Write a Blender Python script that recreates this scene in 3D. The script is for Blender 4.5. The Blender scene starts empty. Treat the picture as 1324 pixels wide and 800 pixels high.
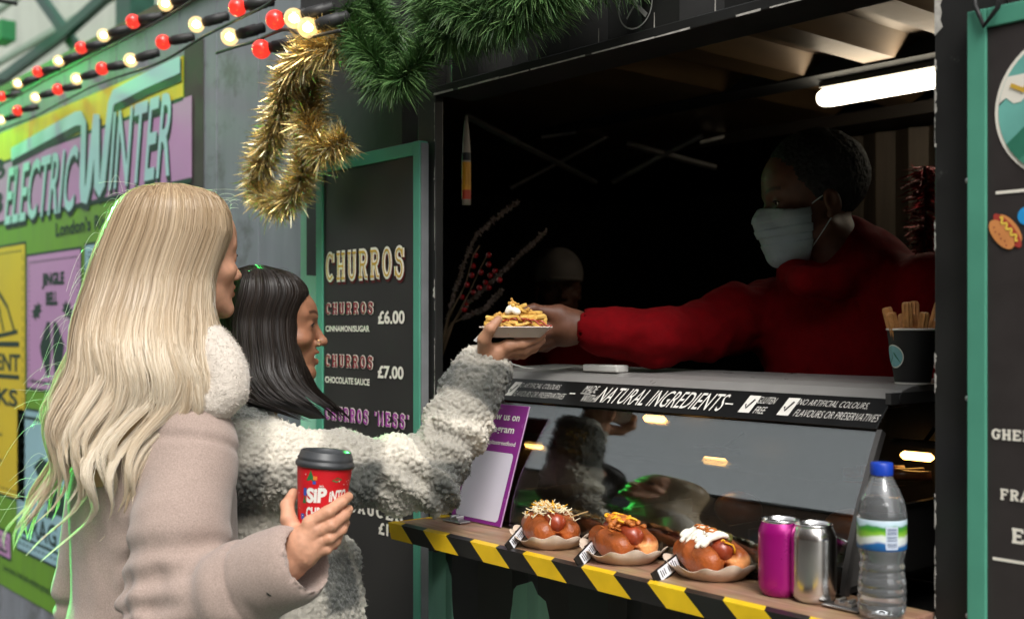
import bpy, bmesh, math, random
import numpy as np
from mathutils import Vector, Matrix

random.seed(7); rng = np.random.default_rng(7)
SC = bpy.context.scene
COL = SC.collection

# ------------------------------------------------------------------ camera
CAM = Vector((0.0, -1.5, 1.5)); FPX = 1455.0; U0, V0 = 662.0, 421.0
AX = Vector((-0.759, 0.651, 0.0)).normalized(); RT = Vector((AX.y, -AX.x, 0.0))
cd = bpy.data.cameras.new("camera"); cam = bpy.data.objects.new("camera", cd); COL.objects.link(cam)
cam.location = CAM; cam.rotation_euler = (math.radians(90), 0, math.atan2(-AX.x, AX.y))
cd.sensor_width = 36.0; cd.lens = 36.0 * FPX / 1324.0; cd.shift_y = 21.0 / 1324.0
cd.clip_start = 0.05; cd.clip_end = 400
cd.dof.use_dof = True; cd.dof.focus_distance = 2.1; cd.dof.aperture_fstop = 3.6
SC.camera = cam

# ------------------------------------------------------------------ world, sun, exposure
w = bpy.data.worlds.new("World"); SC.world = w; w.use_nodes = True
nt = w.node_tree; nt.nodes.clear()
wo = nt.nodes.new("ShaderNodeOutputWorld"); bg = nt.nodes.new("ShaderNodeBackground")
sky = nt.nodes.new("ShaderNodeTexSky"); sky.sky_type = 'NISHITA'; sky.sun_disc = False
SUN_EL, SUN_AZ = 52.0, 120.0      # azimuth measured clockwise from +Y
sky.sun_elevation = math.radians(SUN_EL); sky.sun_rotation = math.radians(SUN_AZ)
sky.air_density = 1.0; sky.dust_density = 4.0; sky.ozone_density = 1.0
hs = nt.nodes.new("ShaderNodeHueSaturation"); hs.inputs['Saturation'].default_value = 0.10
nt.links.new(sky.outputs[0], hs.inputs['Color']); nt.links.new(hs.outputs[0], bg.inputs['Color'])
nt.links.new(bg.outputs[0], wo.inputs[0]); bg.inputs['Strength'].default_value = 0.15
ld = bpy.data.lights.new("sun", 'SUN'); ld.energy = 1.2; ld.angle = math.radians(22); ld.color = (1, .96, .9)
so = bpy.data.objects.new("sun", ld); COL.objects.link(so)
sd = Vector((math.sin(math.radians(SUN_AZ)) * math.cos(math.radians(SUN_EL)), math.cos(math.radians(SUN_AZ)) * math.cos(math.radians(SUN_EL)), math.sin(math.radians(SUN_EL))))
so.rotation_euler = sd.to_track_quat('Z', 'Y').to_euler()
SC.view_settings.view_transform = 'Standard'; SC.view_settings.look = 'None'
SC.view_settings.exposure = 0.8; SC.view_settings.gamma = 1.0; SC.view_settings.use_curve_mapping = False
SC.render.engine = 'CYCLES'; SC.cycles.use_denoising = True
SC.cycles.max_bounces = 10; SC.cycles.transparent_max_bounces = 24; SC.cycles.transmission_bounces = 10; SC.cycles.glossy_bounces = 5; SC.cycles.diffuse_bounces = 4
SC.cycles.caustics_reflective = False; SC.cycles.caustics_refractive = False; SC.cycles.sample_clamp_indirect = 6.0

# ------------------------------------------------------------------ helpers
def ray(u, v):
    return AX + RT * ((u - U0) / FPX) + Vector((0, 0, (V0 - v) / FPX))
def Py(u, v, y):                       # point on the plane y = const
    d = ray(u, v); return CAM + d * ((y - CAM.y) / d.y)
def Pz(u, v, z):
    d = ray(u, v); return CAM + d * ((z - CAM.z) / d.z)
def Ps(u, v, s):                       # point at axial distance s
    return CAM + ray(u, v) * s
def lin(c):
    c = c / 255.0
    return c / 12.92 if c <= 0.04045 else ((c + 0.055) / 1.055) ** 2.4
def S(r, g, b): return (lin(r), lin(g), lin(b), 1.0)

MATS = {}
def pm(name, col, rough=0.5, metal=0.0, var=0.12, scale=18.0, bump=0.0, bscale=60.0, spec=0.5, sss=0.0, emit=None, estr=0.0, alpha=None, coat=0.0, detail=4.0, tint=None, stretch=None, trans=0.0, ior=1.45, sheen=0.0, dirt=None, attr=None, aniso=0.0):
    """procedural principled material: base colour with noise variation, roughness variation, bump"""
    if name in MATS: return MATS[name]
    m = bpy.data.materials.new(name); MATS[name] = m; m.use_nodes = True
    n = m.node_tree.nodes; l = m.node_tree.links; b = n["Principled BSDF"]
    tc = n.new("ShaderNodeTexCoord"); mp = n.new("ShaderNodeMapping"); l.new(tc.outputs['Object'], mp.inputs[0])
    if stretch: mp.inputs['Scale'].default_value = stretch
    nz = n.new("ShaderNodeTexNoise"); nz.inputs['Scale'].default_value = scale; nz.inputs['Detail'].default_value = detail; l.new(mp.outputs[0], nz.inputs['Vector'])
    rp = n.new("ShaderNodeValToRGB"); l.new(nz.outputs['Fac'], rp.inputs[0])
    c2 = tint if tint else tuple(min(1, c * (1 + var)) for c in col[:3]) + (1,)
    c1 = tuple(c * (1 - var) for c in col[:3]) + (1,)
    rp.color_ramp.elements[0].position = 0.3; rp.color_ramp.elements[1].position = 0.7
    rp.color_ramp.elements[0].color = c1; rp.color_ramp.elements[1].color = c2
    out = rp.outputs[0]
    if attr:
        at = n.new("ShaderNodeAttribute"); at.attribute_name = attr
        mx = n.new("ShaderNodeMix"); mx.data_type = 'RGBA'; mx.blend_type = 'MULTIPLY'; mx.inputs[0].default_value = 1.0
        l.new(out, mx.inputs[6]); l.new(at.outputs['Color'], mx.inputs[7]); out = mx.outputs[2]
    if dirt:                                   # (colour, scale, amount)
        dn = n.new("ShaderNodeTexNoise"); dn.inputs['Scale'].default_value = dirt[1]; dn.inputs['Detail'].default_value = 8; dn.inputs['Roughness'].default_value = .7; l.new(tc.outputs['Object'], dn.inputs['Vector'])
        dr = n.new("ShaderNodeValToRGB"); l.new(dn.outputs['Fac'], dr.inputs[0]); dr.color_ramp.elements[0].position = 1 - dirt[2] - .06; dr.color_ramp.elements[1].position = 1 - dirt[2] + .04
        mx = n.new("ShaderNodeMix"); mx.data_type = 'RGBA'; l.new(dr.outputs[0], mx.inputs[0]); l.new(out, mx.inputs[6]); mx.inputs[7].default_value = dirt[0]; out = mx.outputs[2]
    l.new(out, b.inputs['Base Color'])
    rr = n.new("ShaderNodeMapRange"); rr.inputs[3].default_value = max(0.02, rough - .08); rr.inputs[4].default_value = min(1, rough + .1); l.new(nz.outputs['Fac'], rr.inputs[0]); l.new(rr.outputs[0], b.inputs['Roughness'])
    b.inputs['Metallic'].default_value = metal; b.inputs['Specular IOR Level'].default_value = spec
    b.inputs['IOR'].default_value = ior
    if sss: b.inputs['Subsurface Weight'].default_value = sss; b.inputs['Subsurface Radius'].default_value = (.012, .005, .003); b.inputs['Subsurface Scale'].default_value = 1.0
    if coat: b.inputs['Coat Weight'].default_value = coat; b.inputs['Coat Roughness'].default_value = .12
    if sheen: b.inputs['Sheen Weight'].default_value = sheen; b.inputs['Sheen Roughness'].default_value = .5
    if trans: b.inputs['Transmission Weight'].default_value = trans
    if aniso: b.inputs['Anisotropic'].default_value = aniso
    if emit: b.inputs['Emission Color'].default_value = emit; b.inputs['Emission Strength'].default_value = estr
    if bump:
        bn = n.new("ShaderNodeTexNoise"); bn.inputs['Scale'].default_value = bscale; bn.inputs['Detail'].default_value = 5; l.new(mp.outputs[0], bn.inputs['Vector'])
        bp = n.new("ShaderNodeBump"); bp.inputs['Strength'].default_value = bump; bp.inputs['Distance'].default_value = .004; l.new(bn.outputs['Fac'], bp.inputs['Height']); l.new(bp.outputs[0], b.inputs['Normal'])
    return m

class MB:
    """collects geometry, then links it as ONE mesh object"""
    def __init__(self): self.v = []; self.f = []; self.mi = []; self.off = 0; self.V = []
    def add(self, V, F, mi=0):
        V = np.asarray(V, float).reshape(-1, 3); o = self.off
        self.V.append(V); self.off += len(V)
        for f in F: self.f.append(tuple(int(i) + o for i in f)); self.mi.append(mi)
        return self
    def box(self, lo, hi, mi=0, M=None):
        x0, y0, z0 = lo; x1, y1, z1 = hi
        V = [(x0,y0,z0),(x1,y0,z0),(x1,y1,z0),(x0,y1,z0),(x0,y0,z1),(x1,y0,z1),(x1,y1,z1),(x0,y1,z1)]
        if M is not None: V = [tuple(M @ Vector(p)) for p in V]
        return self.add(V, [(0,3,2,1),(4,5,6,7),(0,1,5,4),(1,2,6,5),(2,3,7,6),(3,0,4,7)], mi)
    def tube(self, pts, r, n=10, mi=0, caps=True, flat=None):
        pts = [Vector(p) for p in pts]; k = len(pts)
        rs = r if hasattr(r, '__len__') else [r] * k
        T = [(pts[min(i+1,k-1)] - pts[max(i-1,0)]).normalized() for i in range(k)]
        a = T[0].orthogonal().normalized(); V = []
        for i in range(k):
            a = (a - T[i] * a.dot(T[i])).normalized(); b = T[i].cross(a)
            for j in range(n):
                q = 2 * math.pi * j / n
                V.append(pts[i] + (a * math.cos(q) + b * math.sin(q)) * rs[i])
        F = [(i*n+j, i*n+(j+1)%n, (i+1)*n+(j+1)%n, (i+1)*n+j) for i in range(k-1) for j in range(n)]
        if caps: F += [tuple(range(n-1,-1,-1)), tuple(range((k-1)*n, k*n))]
        return self.add([tuple(p) for p in V], F, mi)
    def lathe(self, prof, n=32, c=(0,0,0), mi=0, M=None, closed=True):
        V = []
        for (r, z) in prof:
            for j in range(n):
                q = 2*math.pi*j/n; p = Vector((r*math.cos(q), r*math.sin(q), z))
                V.append((M @ p) if M is not None else p + Vector(c))
        k = len(prof)
        F = [(i*n+j, i*n+(j+1)%n, (i+1)*n+(j+1)%n, (i+1)*n+j) for i in range(k-1) for j in range(n)]
        if closed:
            F.append(tuple(range(n-1,-1,-1))); F.append(tuple(range((k-1)*n, k*n)))
        return self.add([tuple(p) for p in V], F, mi)
    def sphere(self, c, r, n=16, m=10, mi=0, M=None):
        rr = r if hasattr(r, '__len__') else (r, r, r); V = []
        for i in range(m+1):
            th = math.pi*i/m
            for j in range(n):
                q = 2*math.pi*j/n; p = Vector((rr[0]*math.sin(th)*math.cos(q), rr[1]*math.sin(th)*math.sin(q), rr[2]*math.cos(th)))
                if M is not None: p = M @ p
                V.append(tuple(p + Vector(c)))
        F = [(i*n+j, (i+1)*n+j, (i+1)*n+(j+1)%n, i*n+(j+1)%n) for i in range(m) for j in range(n)]
        return self.add(V, F, mi)
    def prism(self, pts, o, X, Y, d, mi=0):
        """2-D outline pts in the frame o + x*X + y*Y, extruded by vector d"""
        o, X, Y, d = Vector(o), Vector(X), Vector(Y), Vector(d); n = len(pts)
        A = [tuple(o + X*p[0] + Y*p[1]) for p in pts]; B = [tuple(Vector(a) + d) for a in A]
        F = [tuple(range(n-1,-1,-1)), tuple(range(n, 2*n))] + [(i, (i+1)%n, n+(i+1)%n, n+i) for i in range(n)]
        return self.add(A + B, F, mi)
    def build(self, name, mats, parent=None, smooth=False, bevel=0.0, angle=None, seg=2):
        me = bpy.data.meshes.new(name)
        V = np.concatenate(self.V) if self.V else np.zeros((0,3))
        me.from_pydata(V.tolist(), [], self.f)
        mats = mats if isinstance(mats, (list, tuple)) else [mats]
        for m in mats: me.materials.append(m)
        if len(mats) > 1: me.polygons.foreach_set('material_index', np.array(self.mi, dtype=np.int32))
        me.validate()
        if smooth or angle: me.shade_smooth()
        if angle:
            me.set_sharp_from_angle(angle=math.radians(angle))
        o = bpy.data.objects.new(name, me); COL.objects.link(o)
        if bevel:
            b = o.modifiers.new("bevel", 'BEVEL'); b.width = bevel; b.segments = seg; b.limit_method = 'ANGLE'
        put(o, parent); return o

def put(o, parent):
    if parent is not None:
        o.parent = parent; o.matrix_parent_inverse = INV.get(parent.name, Matrix())
INV = {}
def tag(o, label=None, cat=None, group=None, kind=None):
    if label: o['label'] = label
    if cat: o['category'] = cat
    if group: o['group'] = group
    if kind: o['kind'] = kind
    return o
def thing(name, label, cat, loc=(0,0,0), group=None, rot=None):
    """Empty at the thing's base; children are built in WORLD coordinates and keep them"""
    e = bpy.data.objects.new(name, None); COL.objects.link(e); e.empty_display_size = .05
    e.location = loc
    if rot: e.rotation_euler = rot
    M = Matrix.Translation(Vector(loc))
    if rot:
        from mathutils import Euler
        M = M @ Euler(rot).to_matrix().to_4x4()
    INV[e.name] = M.inverted()
    return tag(e, label, cat, group)
def local_thing(name, label, cat, M, group=None):
    """Empty with matrix M; children are built in LOCAL coordinates"""
    e = bpy.data.objects.new(name, None); COL.objects.link(e); e.matrix_world = M; e.empty_display_size = .05
    return tag(e, label, cat, group)
def copy_tree(o, parent=None):
    c = o.copy(); COL.objects.link(c)
    if parent is not None: c.parent = parent; c.matrix_parent_inverse = o.matrix_parent_inverse.copy()
    for ch in list(o.children): copy_tree(ch, c)
    return c
def struct(o): o['kind'] = 'structure'; return o

# ---- lettering -------------------------------------------------------
_TC = {}
def glyphs(s, bold=0.0):
    """flat lettering of string s, scaled so that its bounding box is the unit square"""
    k = (s, bold)
    if k in _TC: return _TC[k]
    c = bpy.data.curves.new("t", 'FONT'); c.body = s; c.offset = bold; c.resolution_u = 3
    o = bpy.data.objects.new("t", c); COL.objects.link(o)
    dg = bpy.context.evaluated_depsgraph_get(); dg.update()
    me = bpy.data.meshes.new_from_object(o.evaluated_get(dg))
    V = np.array([v.co[:] for v in me.vertices]); F = [tuple(p.vertices) for p in me.polygons]
    bpy.data.objects.remove(o); bpy.data.curves.remove(c); bpy.data.meshes.remove(me)
    lo = V.min(0); hi = V.max(0); V = (V - lo) / np.maximum(hi - lo, 1e-6); _TC[k] = (V, F)
    return _TC[k]
def lay(mb, VF, BL, BR, TL, lift=0.001, mi=0, nrm=None):
    V, F = VF; BL, BR, TL = Vector(BL), Vector(BR), Vector(TL)
    X, Y = BR - BL, TL - BL; N = nrm or X.cross(Y).normalized()
    mb.add([tuple(BL + X*float(a[0]) + Y*float(a[1]) + N*lift) for a in V], F, mi)
def write(mb, s, BL, BR, TL, bold=0.0, lift=0.001, mi=0): lay(mb, glyphs(s, bold), BL, BR, TL, lift, mi)

def strip(pts, wd, closed=False):
    """polyline -> strip of quads of width wd (2-D)"""
    P = np.array(pts, float); n = len(P)
    if closed: T = np.roll(P, -1, 0) - np.roll(P, 1, 0)
    else:
        T = np.zeros_like(P); T[1:-1] = P[2:] - P[:-2]; T[0] = P[1]-P[0]; T[-1] = P[-1]-P[-2]
    T /= np.maximum(np.linalg.norm(T, axis=1), 1e-9)[:, None]
    N = np.stack([-T[:,1], T[:,0]], 1)
    V = np.concatenate([P + N*wd/2, P - N*wd/2])
    m = n if closed else n-1
    F = [(i, n+i, n+(i+1)%n, (i+1)%n) for i in range(m)]
    return V, F
def arc(cx, cy, rx, ry, a0, a1, n=14):
    return [(cx + rx*math.cos(math.radians(a0+(a1-a0)*i/n)), cy + ry*math.sin(math.radians(a0+(a1-a0)*i/n))) for i in range(n+1)]
SLAB = {
 'C': [arc(.31,.5,.24,.42,48,312,18), [(.55,.64),(.55,.95)], [(.47,.14),(.53,.2)]],
 'H': [[(.13,.04),(.13,.96)], [(.51,.04),(.51,.96)], [(.13,.5),(.51,.5)], [(0,.08),(.26,.08)], [(0,.92),(.26,.92)], [(.38,.08),(.64,.08)], [(.38,.92),(.64,.92)]],
 'U': [[(.13,.96),(.13,.3)] + arc(.32,.3,.19,.22,180,360,10) + [(.51,.96)], [(0,.92),(.26,.92)], [(.38,.92),(.64,.92)]],
 'R': [[(.13,.04),(.13,.96)], [(0,.92),(.34,.92)] + arc(.34,.71,.19,.21,90,-90,10) + [(.13,.5)], [(.33,.5),(.5,.08),(.64,.08)], [(0,.08),(.26,.08)]],
 'O': [arc(.32,.5,.24,.42,0,360,24)],
 'S': [[(.52,.74)] + arc(.31,.73,.2,.19,20,270,12) + arc(.31,.285,.21,.255,90,-160,12), [(.54,.64),(.54,.94)], [(.08,.06),(.08,.36)]],
 'M': [[(.11,.04),(.11,.96),(.37,.3),(.63,.96),(.63,.04)], [(0,.08),(.22,.08)], [(.52,.08),(.74,.08)], [(0,.92),(.14,.92)], [(.6,.92),(.74,.92)]],
 'E': [[(.13,.04),(.13,.96)], [(0,.92),(.54,.92),(.54,.72)], [(0,.08),(.56,.08),(.56,.28)], [(.13,.5),(.38,.5)], [(.38,.4),(.38,.6)]],
 'F': [[(.13,.04),(.13,.96)], [(0,.92),(.54,.92),(.54,.7)], [(0,.08),(.28,.08)], [(.13,.5),(.38,.5)], [(.38,.4),(.38,.6)]],
 'G': [arc(.31,.5,.24,.42,48,300,18) + [(.5,.2),(.5,.44)], [(.36,.44),(.62,.44)], [(.55,.66),(.55,.94)]],
 'A': [[(.1,.08),(.31,.94),(.54,.08)], [(.18,.34),(.46,.34)], [(0,.08),(.22,.08)], [(.42,.08),(.66,.08)]],
 "'": [[(.1,.96),(.05,.66)]], ' ': [],
 'N': [[(.12,.04),(.12,.94),(.5,.06),(.5,.96)], [(0,.08),(.24,.08)], [(0,.92),(.15,.92)], [(.4,.92),(.62,.92)]],
}
def slab(s, wd, gap=.14):
    V = []; F = []; off = 0; x = 0; zz = 0
    for ch in s:
        w_ = .74 if ch == 'M' else (.15 if ch == "'" else (.3 if ch == ' ' else .64))
        for pl in SLAB[ch]:
            a, f = strip([(p[0]+x, p[1]) for p in pl], wd)
            V += [(q[0], q[1], zz) for q in a]; F += [tuple(i+off for i in g) for g in f]; off += len(a); zz += 1
        x += w_ + gap
    V = np.array(V); V[:, 0] /= (x - gap); V[:, 2] *= 0.00003
    return V, F
def lay_slab(mb, s, wd, BL, BR, TL, lift, mi=0, gap=.14):
    V, F = slab(s, wd, gap); BL, BR, TL = Vector(BL), Vector(BR), Vector(TL); X, Y = BR-BL, TL-BL; N = X.cross(Y).normalized()
    mb.add([tuple(BL + X*float(a[0]) + Y*float(a[1]) + N*(lift+float(a[2]))) for a in V], F, mi)
def lay_line(mb, pts, wd, lift, mi=0, closed=False, N=Vector((0,-1,0)), X=Vector((1,0,0)), Y=Vector((0,0,1)), o=Vector((0,0,0))):
    """stroke in a plane: pts are (x, z) in the frame"""
    V, F = strip(pts, wd, closed)
    mb.add([tuple(o + X*float(a[0]) + Y*float(a[1]) + N*(lift + .00002*i/len(V))) for i, a in enumerate(V)], F, mi)
def lay_poly(mb, pts, lift, mi=0, N=Vector((0,-1,0)), X=Vector((1,0,0)), Y=Vector((0,0,1)), o=Vector((0,0,0))):
    mb.add([tuple(o + X*p[0] + Y*p[1] + N*lift) for p in pts], [tuple(range(len(pts)))], mi)
def XZ(u, v, y): p = Py(u, v, y); return (p.x, p.z)
# ================================================================== materials
BLACK = pm("black_paint", S(34,34,33), .42, var=.25, scale=9, bump=.12, bscale=35, dirt=((.09,.09,.085,1), 26, .27))
BLACK2 = pm("black_panel", S(40,39,38), .5, var=.15, scale=14, bump=.05, dirt=((.07,.07,.066,1), 40, .2))
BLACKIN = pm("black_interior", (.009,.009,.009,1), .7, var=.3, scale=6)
MINT = pm("mint_paint", S(150,206,182), .5, var=.1, scale=6, bump=.08, stretch=(3,3,.5), dirt=(S(104,150,130), 14, .25))
MINTF = pm("mint_frame", S(80,150,126), .42, var=.08, scale=10, bump=.04)
CHIP = pm("bare_chip", S(178,174,166), .6, var=.3, scale=60)
METAL = pm("galvanised_metal", (.19,.115,.055,1), .40, .65, var=.3, scale=7, bump=.1, stretch=(1,.3,1))
ALU = pm("brushed_aluminium", (.55,.54,.53,1), .34, 1.0, var=.08, scale=40, bump=.03, stretch=(.1,3,3))
WHITEP = pm("white_vinyl", S(225,222,214), .5, var=.05, scale=30)
GREYWALL = pm("grey_wall_paint", S(128,132,140), .55, var=.12, scale=4, bump=.15, bscale=14, stretch=(4,4,.6), dirt=(S(104,106,110), 5, .4))
DKSTEEL = pm("dark_steel", S(52,52,52), .4, .6, var=.2)

# ================================================================== setting: ground, street, backdrop
m = MB(); m.add([(-60,-60,0),(60,-60,0),(60,60,0),(-60,60,0)], [(0,1,2,3)])
def paving():
    mt = bpy.data.materials.new("paving_slabs"); mt.use_nodes = True; n = mt.node_tree.nodes; l = mt.node_tree.links; b = n["Principled BSDF"]
    tc = n.new("ShaderNodeTexCoord"); br = n.new("ShaderNodeTexBrick"); l.new(tc.outputs['Object'], br.inputs['Vector'])
    br.inputs['Scale'].default_value = 1.6; br.inputs['Mortar Size'].default_value = .012; br.offset = .5
    br.inputs['Color1'].default_value = (.10,.098,.094,1); br.inputs['Color2'].default_value = (.14,.136,.13,1); br.inputs['Mortar'].default_value = (.03,.03,.03,1)
    nz = n.new("ShaderNodeTexNoise"); nz.inputs['Scale'].default_value = 5; l.new(tc.outputs['Object'], nz.inputs['Vector'])
    mx = n.new("ShaderNodeMix"); mx.data_type = 'RGBA'; mx.blend_type = 'MULTIPLY'; mx.inputs[0].default_value = .5; l.new(br.outputs[0], mx.inputs[6]); l.new(nz.outputs['Color'], mx.inputs[7]); l.new(mx.outputs[2], b.inputs['Base Color'])
    b.inputs['Roughness'].default_value = .6; return mt
struct(m.build("ground", paving()))

# building across the street (seen only as a reflection in the glass)
BRICK = pm("dark_brick", S(92,72,62), .85, var=.25, scale=30, bump=.2)
DGLASS = pm("dark_window_glass", (.02,.025,.03,1), .1, var=.1)
t = thing("brick_building", "dark brick building facing the stall across the walkway", "building", (0,-14,0))
m = MB(); m.box((-26,-18,0),(22,-13,11)); m.build("wall", BRICK, t)
m = MB(); m.box((-26.3,-18.3,11.002),(22.3,-12.8,11.3)); m.build("roof", pm("roof_felt", (.05,.05,.05,1), .8), t)
for i in range(16):
    zq = 5.4*(i//8); i = i % 8
    m = MB(); m.box((-23+i*5.6,-13.02,1.0+zq),(-20.6+i*5.6,-12.98,3.6+zq)); f = m.build("window", DGLASS, t)
    m = MB(); m.box((-23.1+i*5.6,-13.03,.9+zq),(-20.5+i*5.6,-12.96,.99+zq)); m.build("sill", pm("stone_sill", (.3,.29,.27,1), .7), f)

# ---- station-like steel and glass structure beyond the wall (top left of the photo)
GSTEEL = pm("green_steel", S(30,72,58), .45, .1, var=.2, scale=8)
PALE = pm("pale_daylight_wall", S(188,194,180), .6, var=.12, scale=1.3, stretch=(1,1,.35), bump=.1)  # pale wall colour stands in for daylight through the roof glass
t = thing("station_shed", "green braced steel shed, pale wall standing in for daylit glass, beyond grey wall", "building", (-13,6,0))
m = MB(); m.add([(-40,7,-.0),(8,7,0),(8,7,12),(-40,7,12)], [(0,1,2,3)]); m.box((-40,7.01,0),(8,7.4,12)); m.build("daylight_wall", PALE, t)
def beam(mb, a, b, wd, dp):
    a, b = Vector(a), Vector(b); d = (b-a).normalized(); s = d.cross(Vector((0,1,0))).normalized()*wd/2; y = Vector((0,dp,0))
    A = [a+s, a-s, b-s, b+s]; V = [tuple(p) for p in A] + [tuple(p+y) for p in A]
    mb.add(V, [(0,3,2,1),(4,5,6,7),(0,1,5,4),(1,2,6,5),(2,3,7,6),(3,0,4,7)])
yb = 4.6
def Q(u, v): return tuple(Py(u, v, yb))
m = MB(); beam(m, Q(-60,145), Q(82,40), .17, .12); beam(m, Q(82,40), Q(150,-22), .17, .12); m.build("brace", GSTEEL, t)
m = MB(); beam(m, Vector(Q(20,-30)) + Vector((0,.14,0)), Vector(Q(110,100)) + Vector((0,.14,0)), .17, .12); m.build("brace", GSTEEL, t)
p = Py(168, 60, yb); m = MB(); m.box((p.x-.26,yb-.1,0),(p.x+.26,yb+.25,9)); m.build("column", GSTEEL, t)
p = Py(-90, 60, yb); m = MB(); m.box((p.x-.26,yb-.1,0),(p.x+.26,yb+.25,9)); m.build("column", GSTEEL, t)
zr = Py(100, 82, 5.2).z; m = MB(); m.box((-30,5.2,zr-.06),(0,5.3,zr+.06)); m.build("rail", GSTEEL, t)
zr = Py(100, 20, 5.6).z
for dz in (0, 1.1): 
    m = MB(); m.box((-30,5.6,zr+dz-.05),(0,5.7,zr+dz+.05)); m.build("rail", pm("pale_green_steel", S(140,160,142), .5), t)
# hanging green sign-like lamp box near the left edge
p = Py(8, 42, 4.2); t2 = thing("lamp_box", "green boxed lamp hanging in front of the pale shed at the top left edge", "lamp", (p.x,4.2,p.z))
m = MB(); m.box((p.x-.32,4.05,p.z-.17),(p.x+.2,4.3,p.z+.16)); m.build("housing", pm("green_box", S(30,110,60), .5), t2, bevel=.02)
m = MB(); m.tube([(p.x,4.17,p.z+.16),(p.x,4.17,6.5)], .02); m.build("rod", GSTEEL, t2)

# ================================================================== grey wall with poster
YW = 0.25
t = thing("grey_wall", "weathered grey painted panel wall behind the two women", "wall", (-5,YW,0))
m = MB(); xs = np.arange(-12.0, -2.55, .3)
for i, x in enumerate(xs[:-1]):
    x2 = xs[i+1]
    m.box((x+.003, YW, 0), (x2-.003, YW+.05, 2.66))
m.build("panelling", GREYWALL, t, bevel=.002)
m = MB(); m.box((-12,YW-.02,2.66),(-2.6,YW+.07,2.70)); m.build("capping", pm("brown_capping", S(96,82,70), .6), t)

GRN = pm("poster_green", S(104,152,40), .45, var=.12, scale=3, bump=.3, bscale=4, stretch=(6,6,1), dirt=(S(84,120,44), 6, .3))
YEL = pm("poster_yellow", S(214,196,44), .45, var=.08, scale=3, stretch=(6,6,1))
YEL2 = pm("poster_panel_yellow", S(212,184,40), .45, var=.06, scale=3, bump=.3, bscale=7, dirt=((.25,.24,.22,1), 5, .14))
PINK = pm("poster_pink", S(188,140,186), .45, var=.06, scale=3, bump=.3, bscale=7, dirt=((.25,.24,.22,1), 5, .14))
BLUE = pm("poster_blue", S(150,188,200), .45, var=.06, scale=3, bump=.3, bscale=7, dirt=((.25,.24,.22,1), 5, .14))
LBLUE = pm("poster_lettering_blue", S(166,212,212), .45, var=.05, scale=3)
INK = pm("poster_ink", S(22,54,44), .5, var=.1)
LBAR = pm("poster_bar", S(190,200,190), .45, var=.06)
pl = Py(0,745,YW); PX1 = XZ(239,70,YW)[0]; PX0 = -6.6; PZ1 = XZ(239,72,YW)[1]; PZ0 = XZ(40,776,YW)[1]
t = thing("event_poster", "big green, yellow and pink winter event poster on the grey wall", "poster", (PX1-1.5, YW, PZ0))
N = Vector((0,-1,0)); oP = Vector((0,YW,0))
m = MB(); m.box((PX0, YW-.004, PZ0), (PX1, YW-.001, PZ1)); m.build("sheet", GRN, t)
def rect(mb, x0, z0, x1, z1, lift, mi=0): lay_poly(mb, [(x0,z0),(x1,z0),(x1,z1),(x0,z1)], lift, mi, o=oP)
# dark backing strip at the right side
xe = XZ(264,70,YW)[0]
m = MB(); m.box((PX1+.001, YW-.003, PZ0+.2), (xe, YW-.001, PZ1+.03)); m.build("edge_strip", pm("poster_backing", S(66,58,58), .6, var=.2), t)
zb0 = XZ(120,262,YW)[1]; zb1 = XZ(120,170,YW)[1]; xb = XZ(250,200,YW)[0]
m = MB(); rect(m, PX0, zb1+.001, PX1-.002, PZ1-.002, .0052); m.build("top_field", YEL, t)
m = MB(); rect(m, PX0, zb0, xb, zb1, .0062); m.build("title_band", PINK, t)
m = MB(); lay_line(m, [(PX0,zb0),(xb,zb0)], .018, .0068, o=oP); lay_line(m, [(PX0,zb1),(PX1,zb1)], .014, .0068, o=oP); m.build("band_rule", INK, t)
# title lettering
def PW(u, v): return Py(u, v, YW)
ti = MB(); sh = Vector((.013,0,-.022))
def title(s, bl, br, tl, bold):
    BL, BR, TL = PW(*bl), PW(*br), PW(*tl); BR.z = BL.z
    write(ti, s, BL+sh, BR+sh, TL+sh, bold+.012, .0075, 1); write(ti, s, BL+sh*.5, BR+sh*.5, TL+sh*.5, bold+.012, .0082, 1); write(ti, s, BL, BR, TL, bold, .0092, 0)
title("ELECTRIC", (8,292), (97,266), (14,217), .008)
title("INTER", (143,246), (222,222), (150,146), .008)
def pts(l): return [XZ(u, v, YW) for u, v in l]
Wp = [(17,200),(60,176),(100,154),(107,153),(111,160),(110,200),(109,240),(110,256),(113,257),(117,240),(127,150),(128,150),(128,200),(128,240),(131,246),(135,238),(141,180),(146,136),(150,126),(156,123),(190,105),(236,84)]
wp = pts(Wp)
lay_line(ti, [(x+.010,z-.022) for x, z in wp], .082, .0078, 1, o=oP); lay_line(ti, wp, .062, .0095, 0, o=oP)
ti.build("title_lettering", [LBLUE, INK], t)
m = MB()
BL = PW(74,306); BR = PW(178,287); BR.z = BL.z; write(m, "London's Riverside", BL, BR, PW(74,288), .02, .0075)
for s_, a, b_, c in (("CLUB",(-60,252),(9,243),(-60,228)), ("2023",(-60,292),(6,278),(-60,266))):
    BL, BR = PW(*a), PW(*b_); BR.z = BL.z; write(m, s_, BL, BR, PW(*c), .03, .0075)
BL = PW(6,738); BR = PW(84,792); BR.z = BL.z; write(m, "Live music, food and wintery group bookings", BL, BR, PW(6,727), .01, .0075)
m.build("caption_lettering", INK, t)
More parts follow.
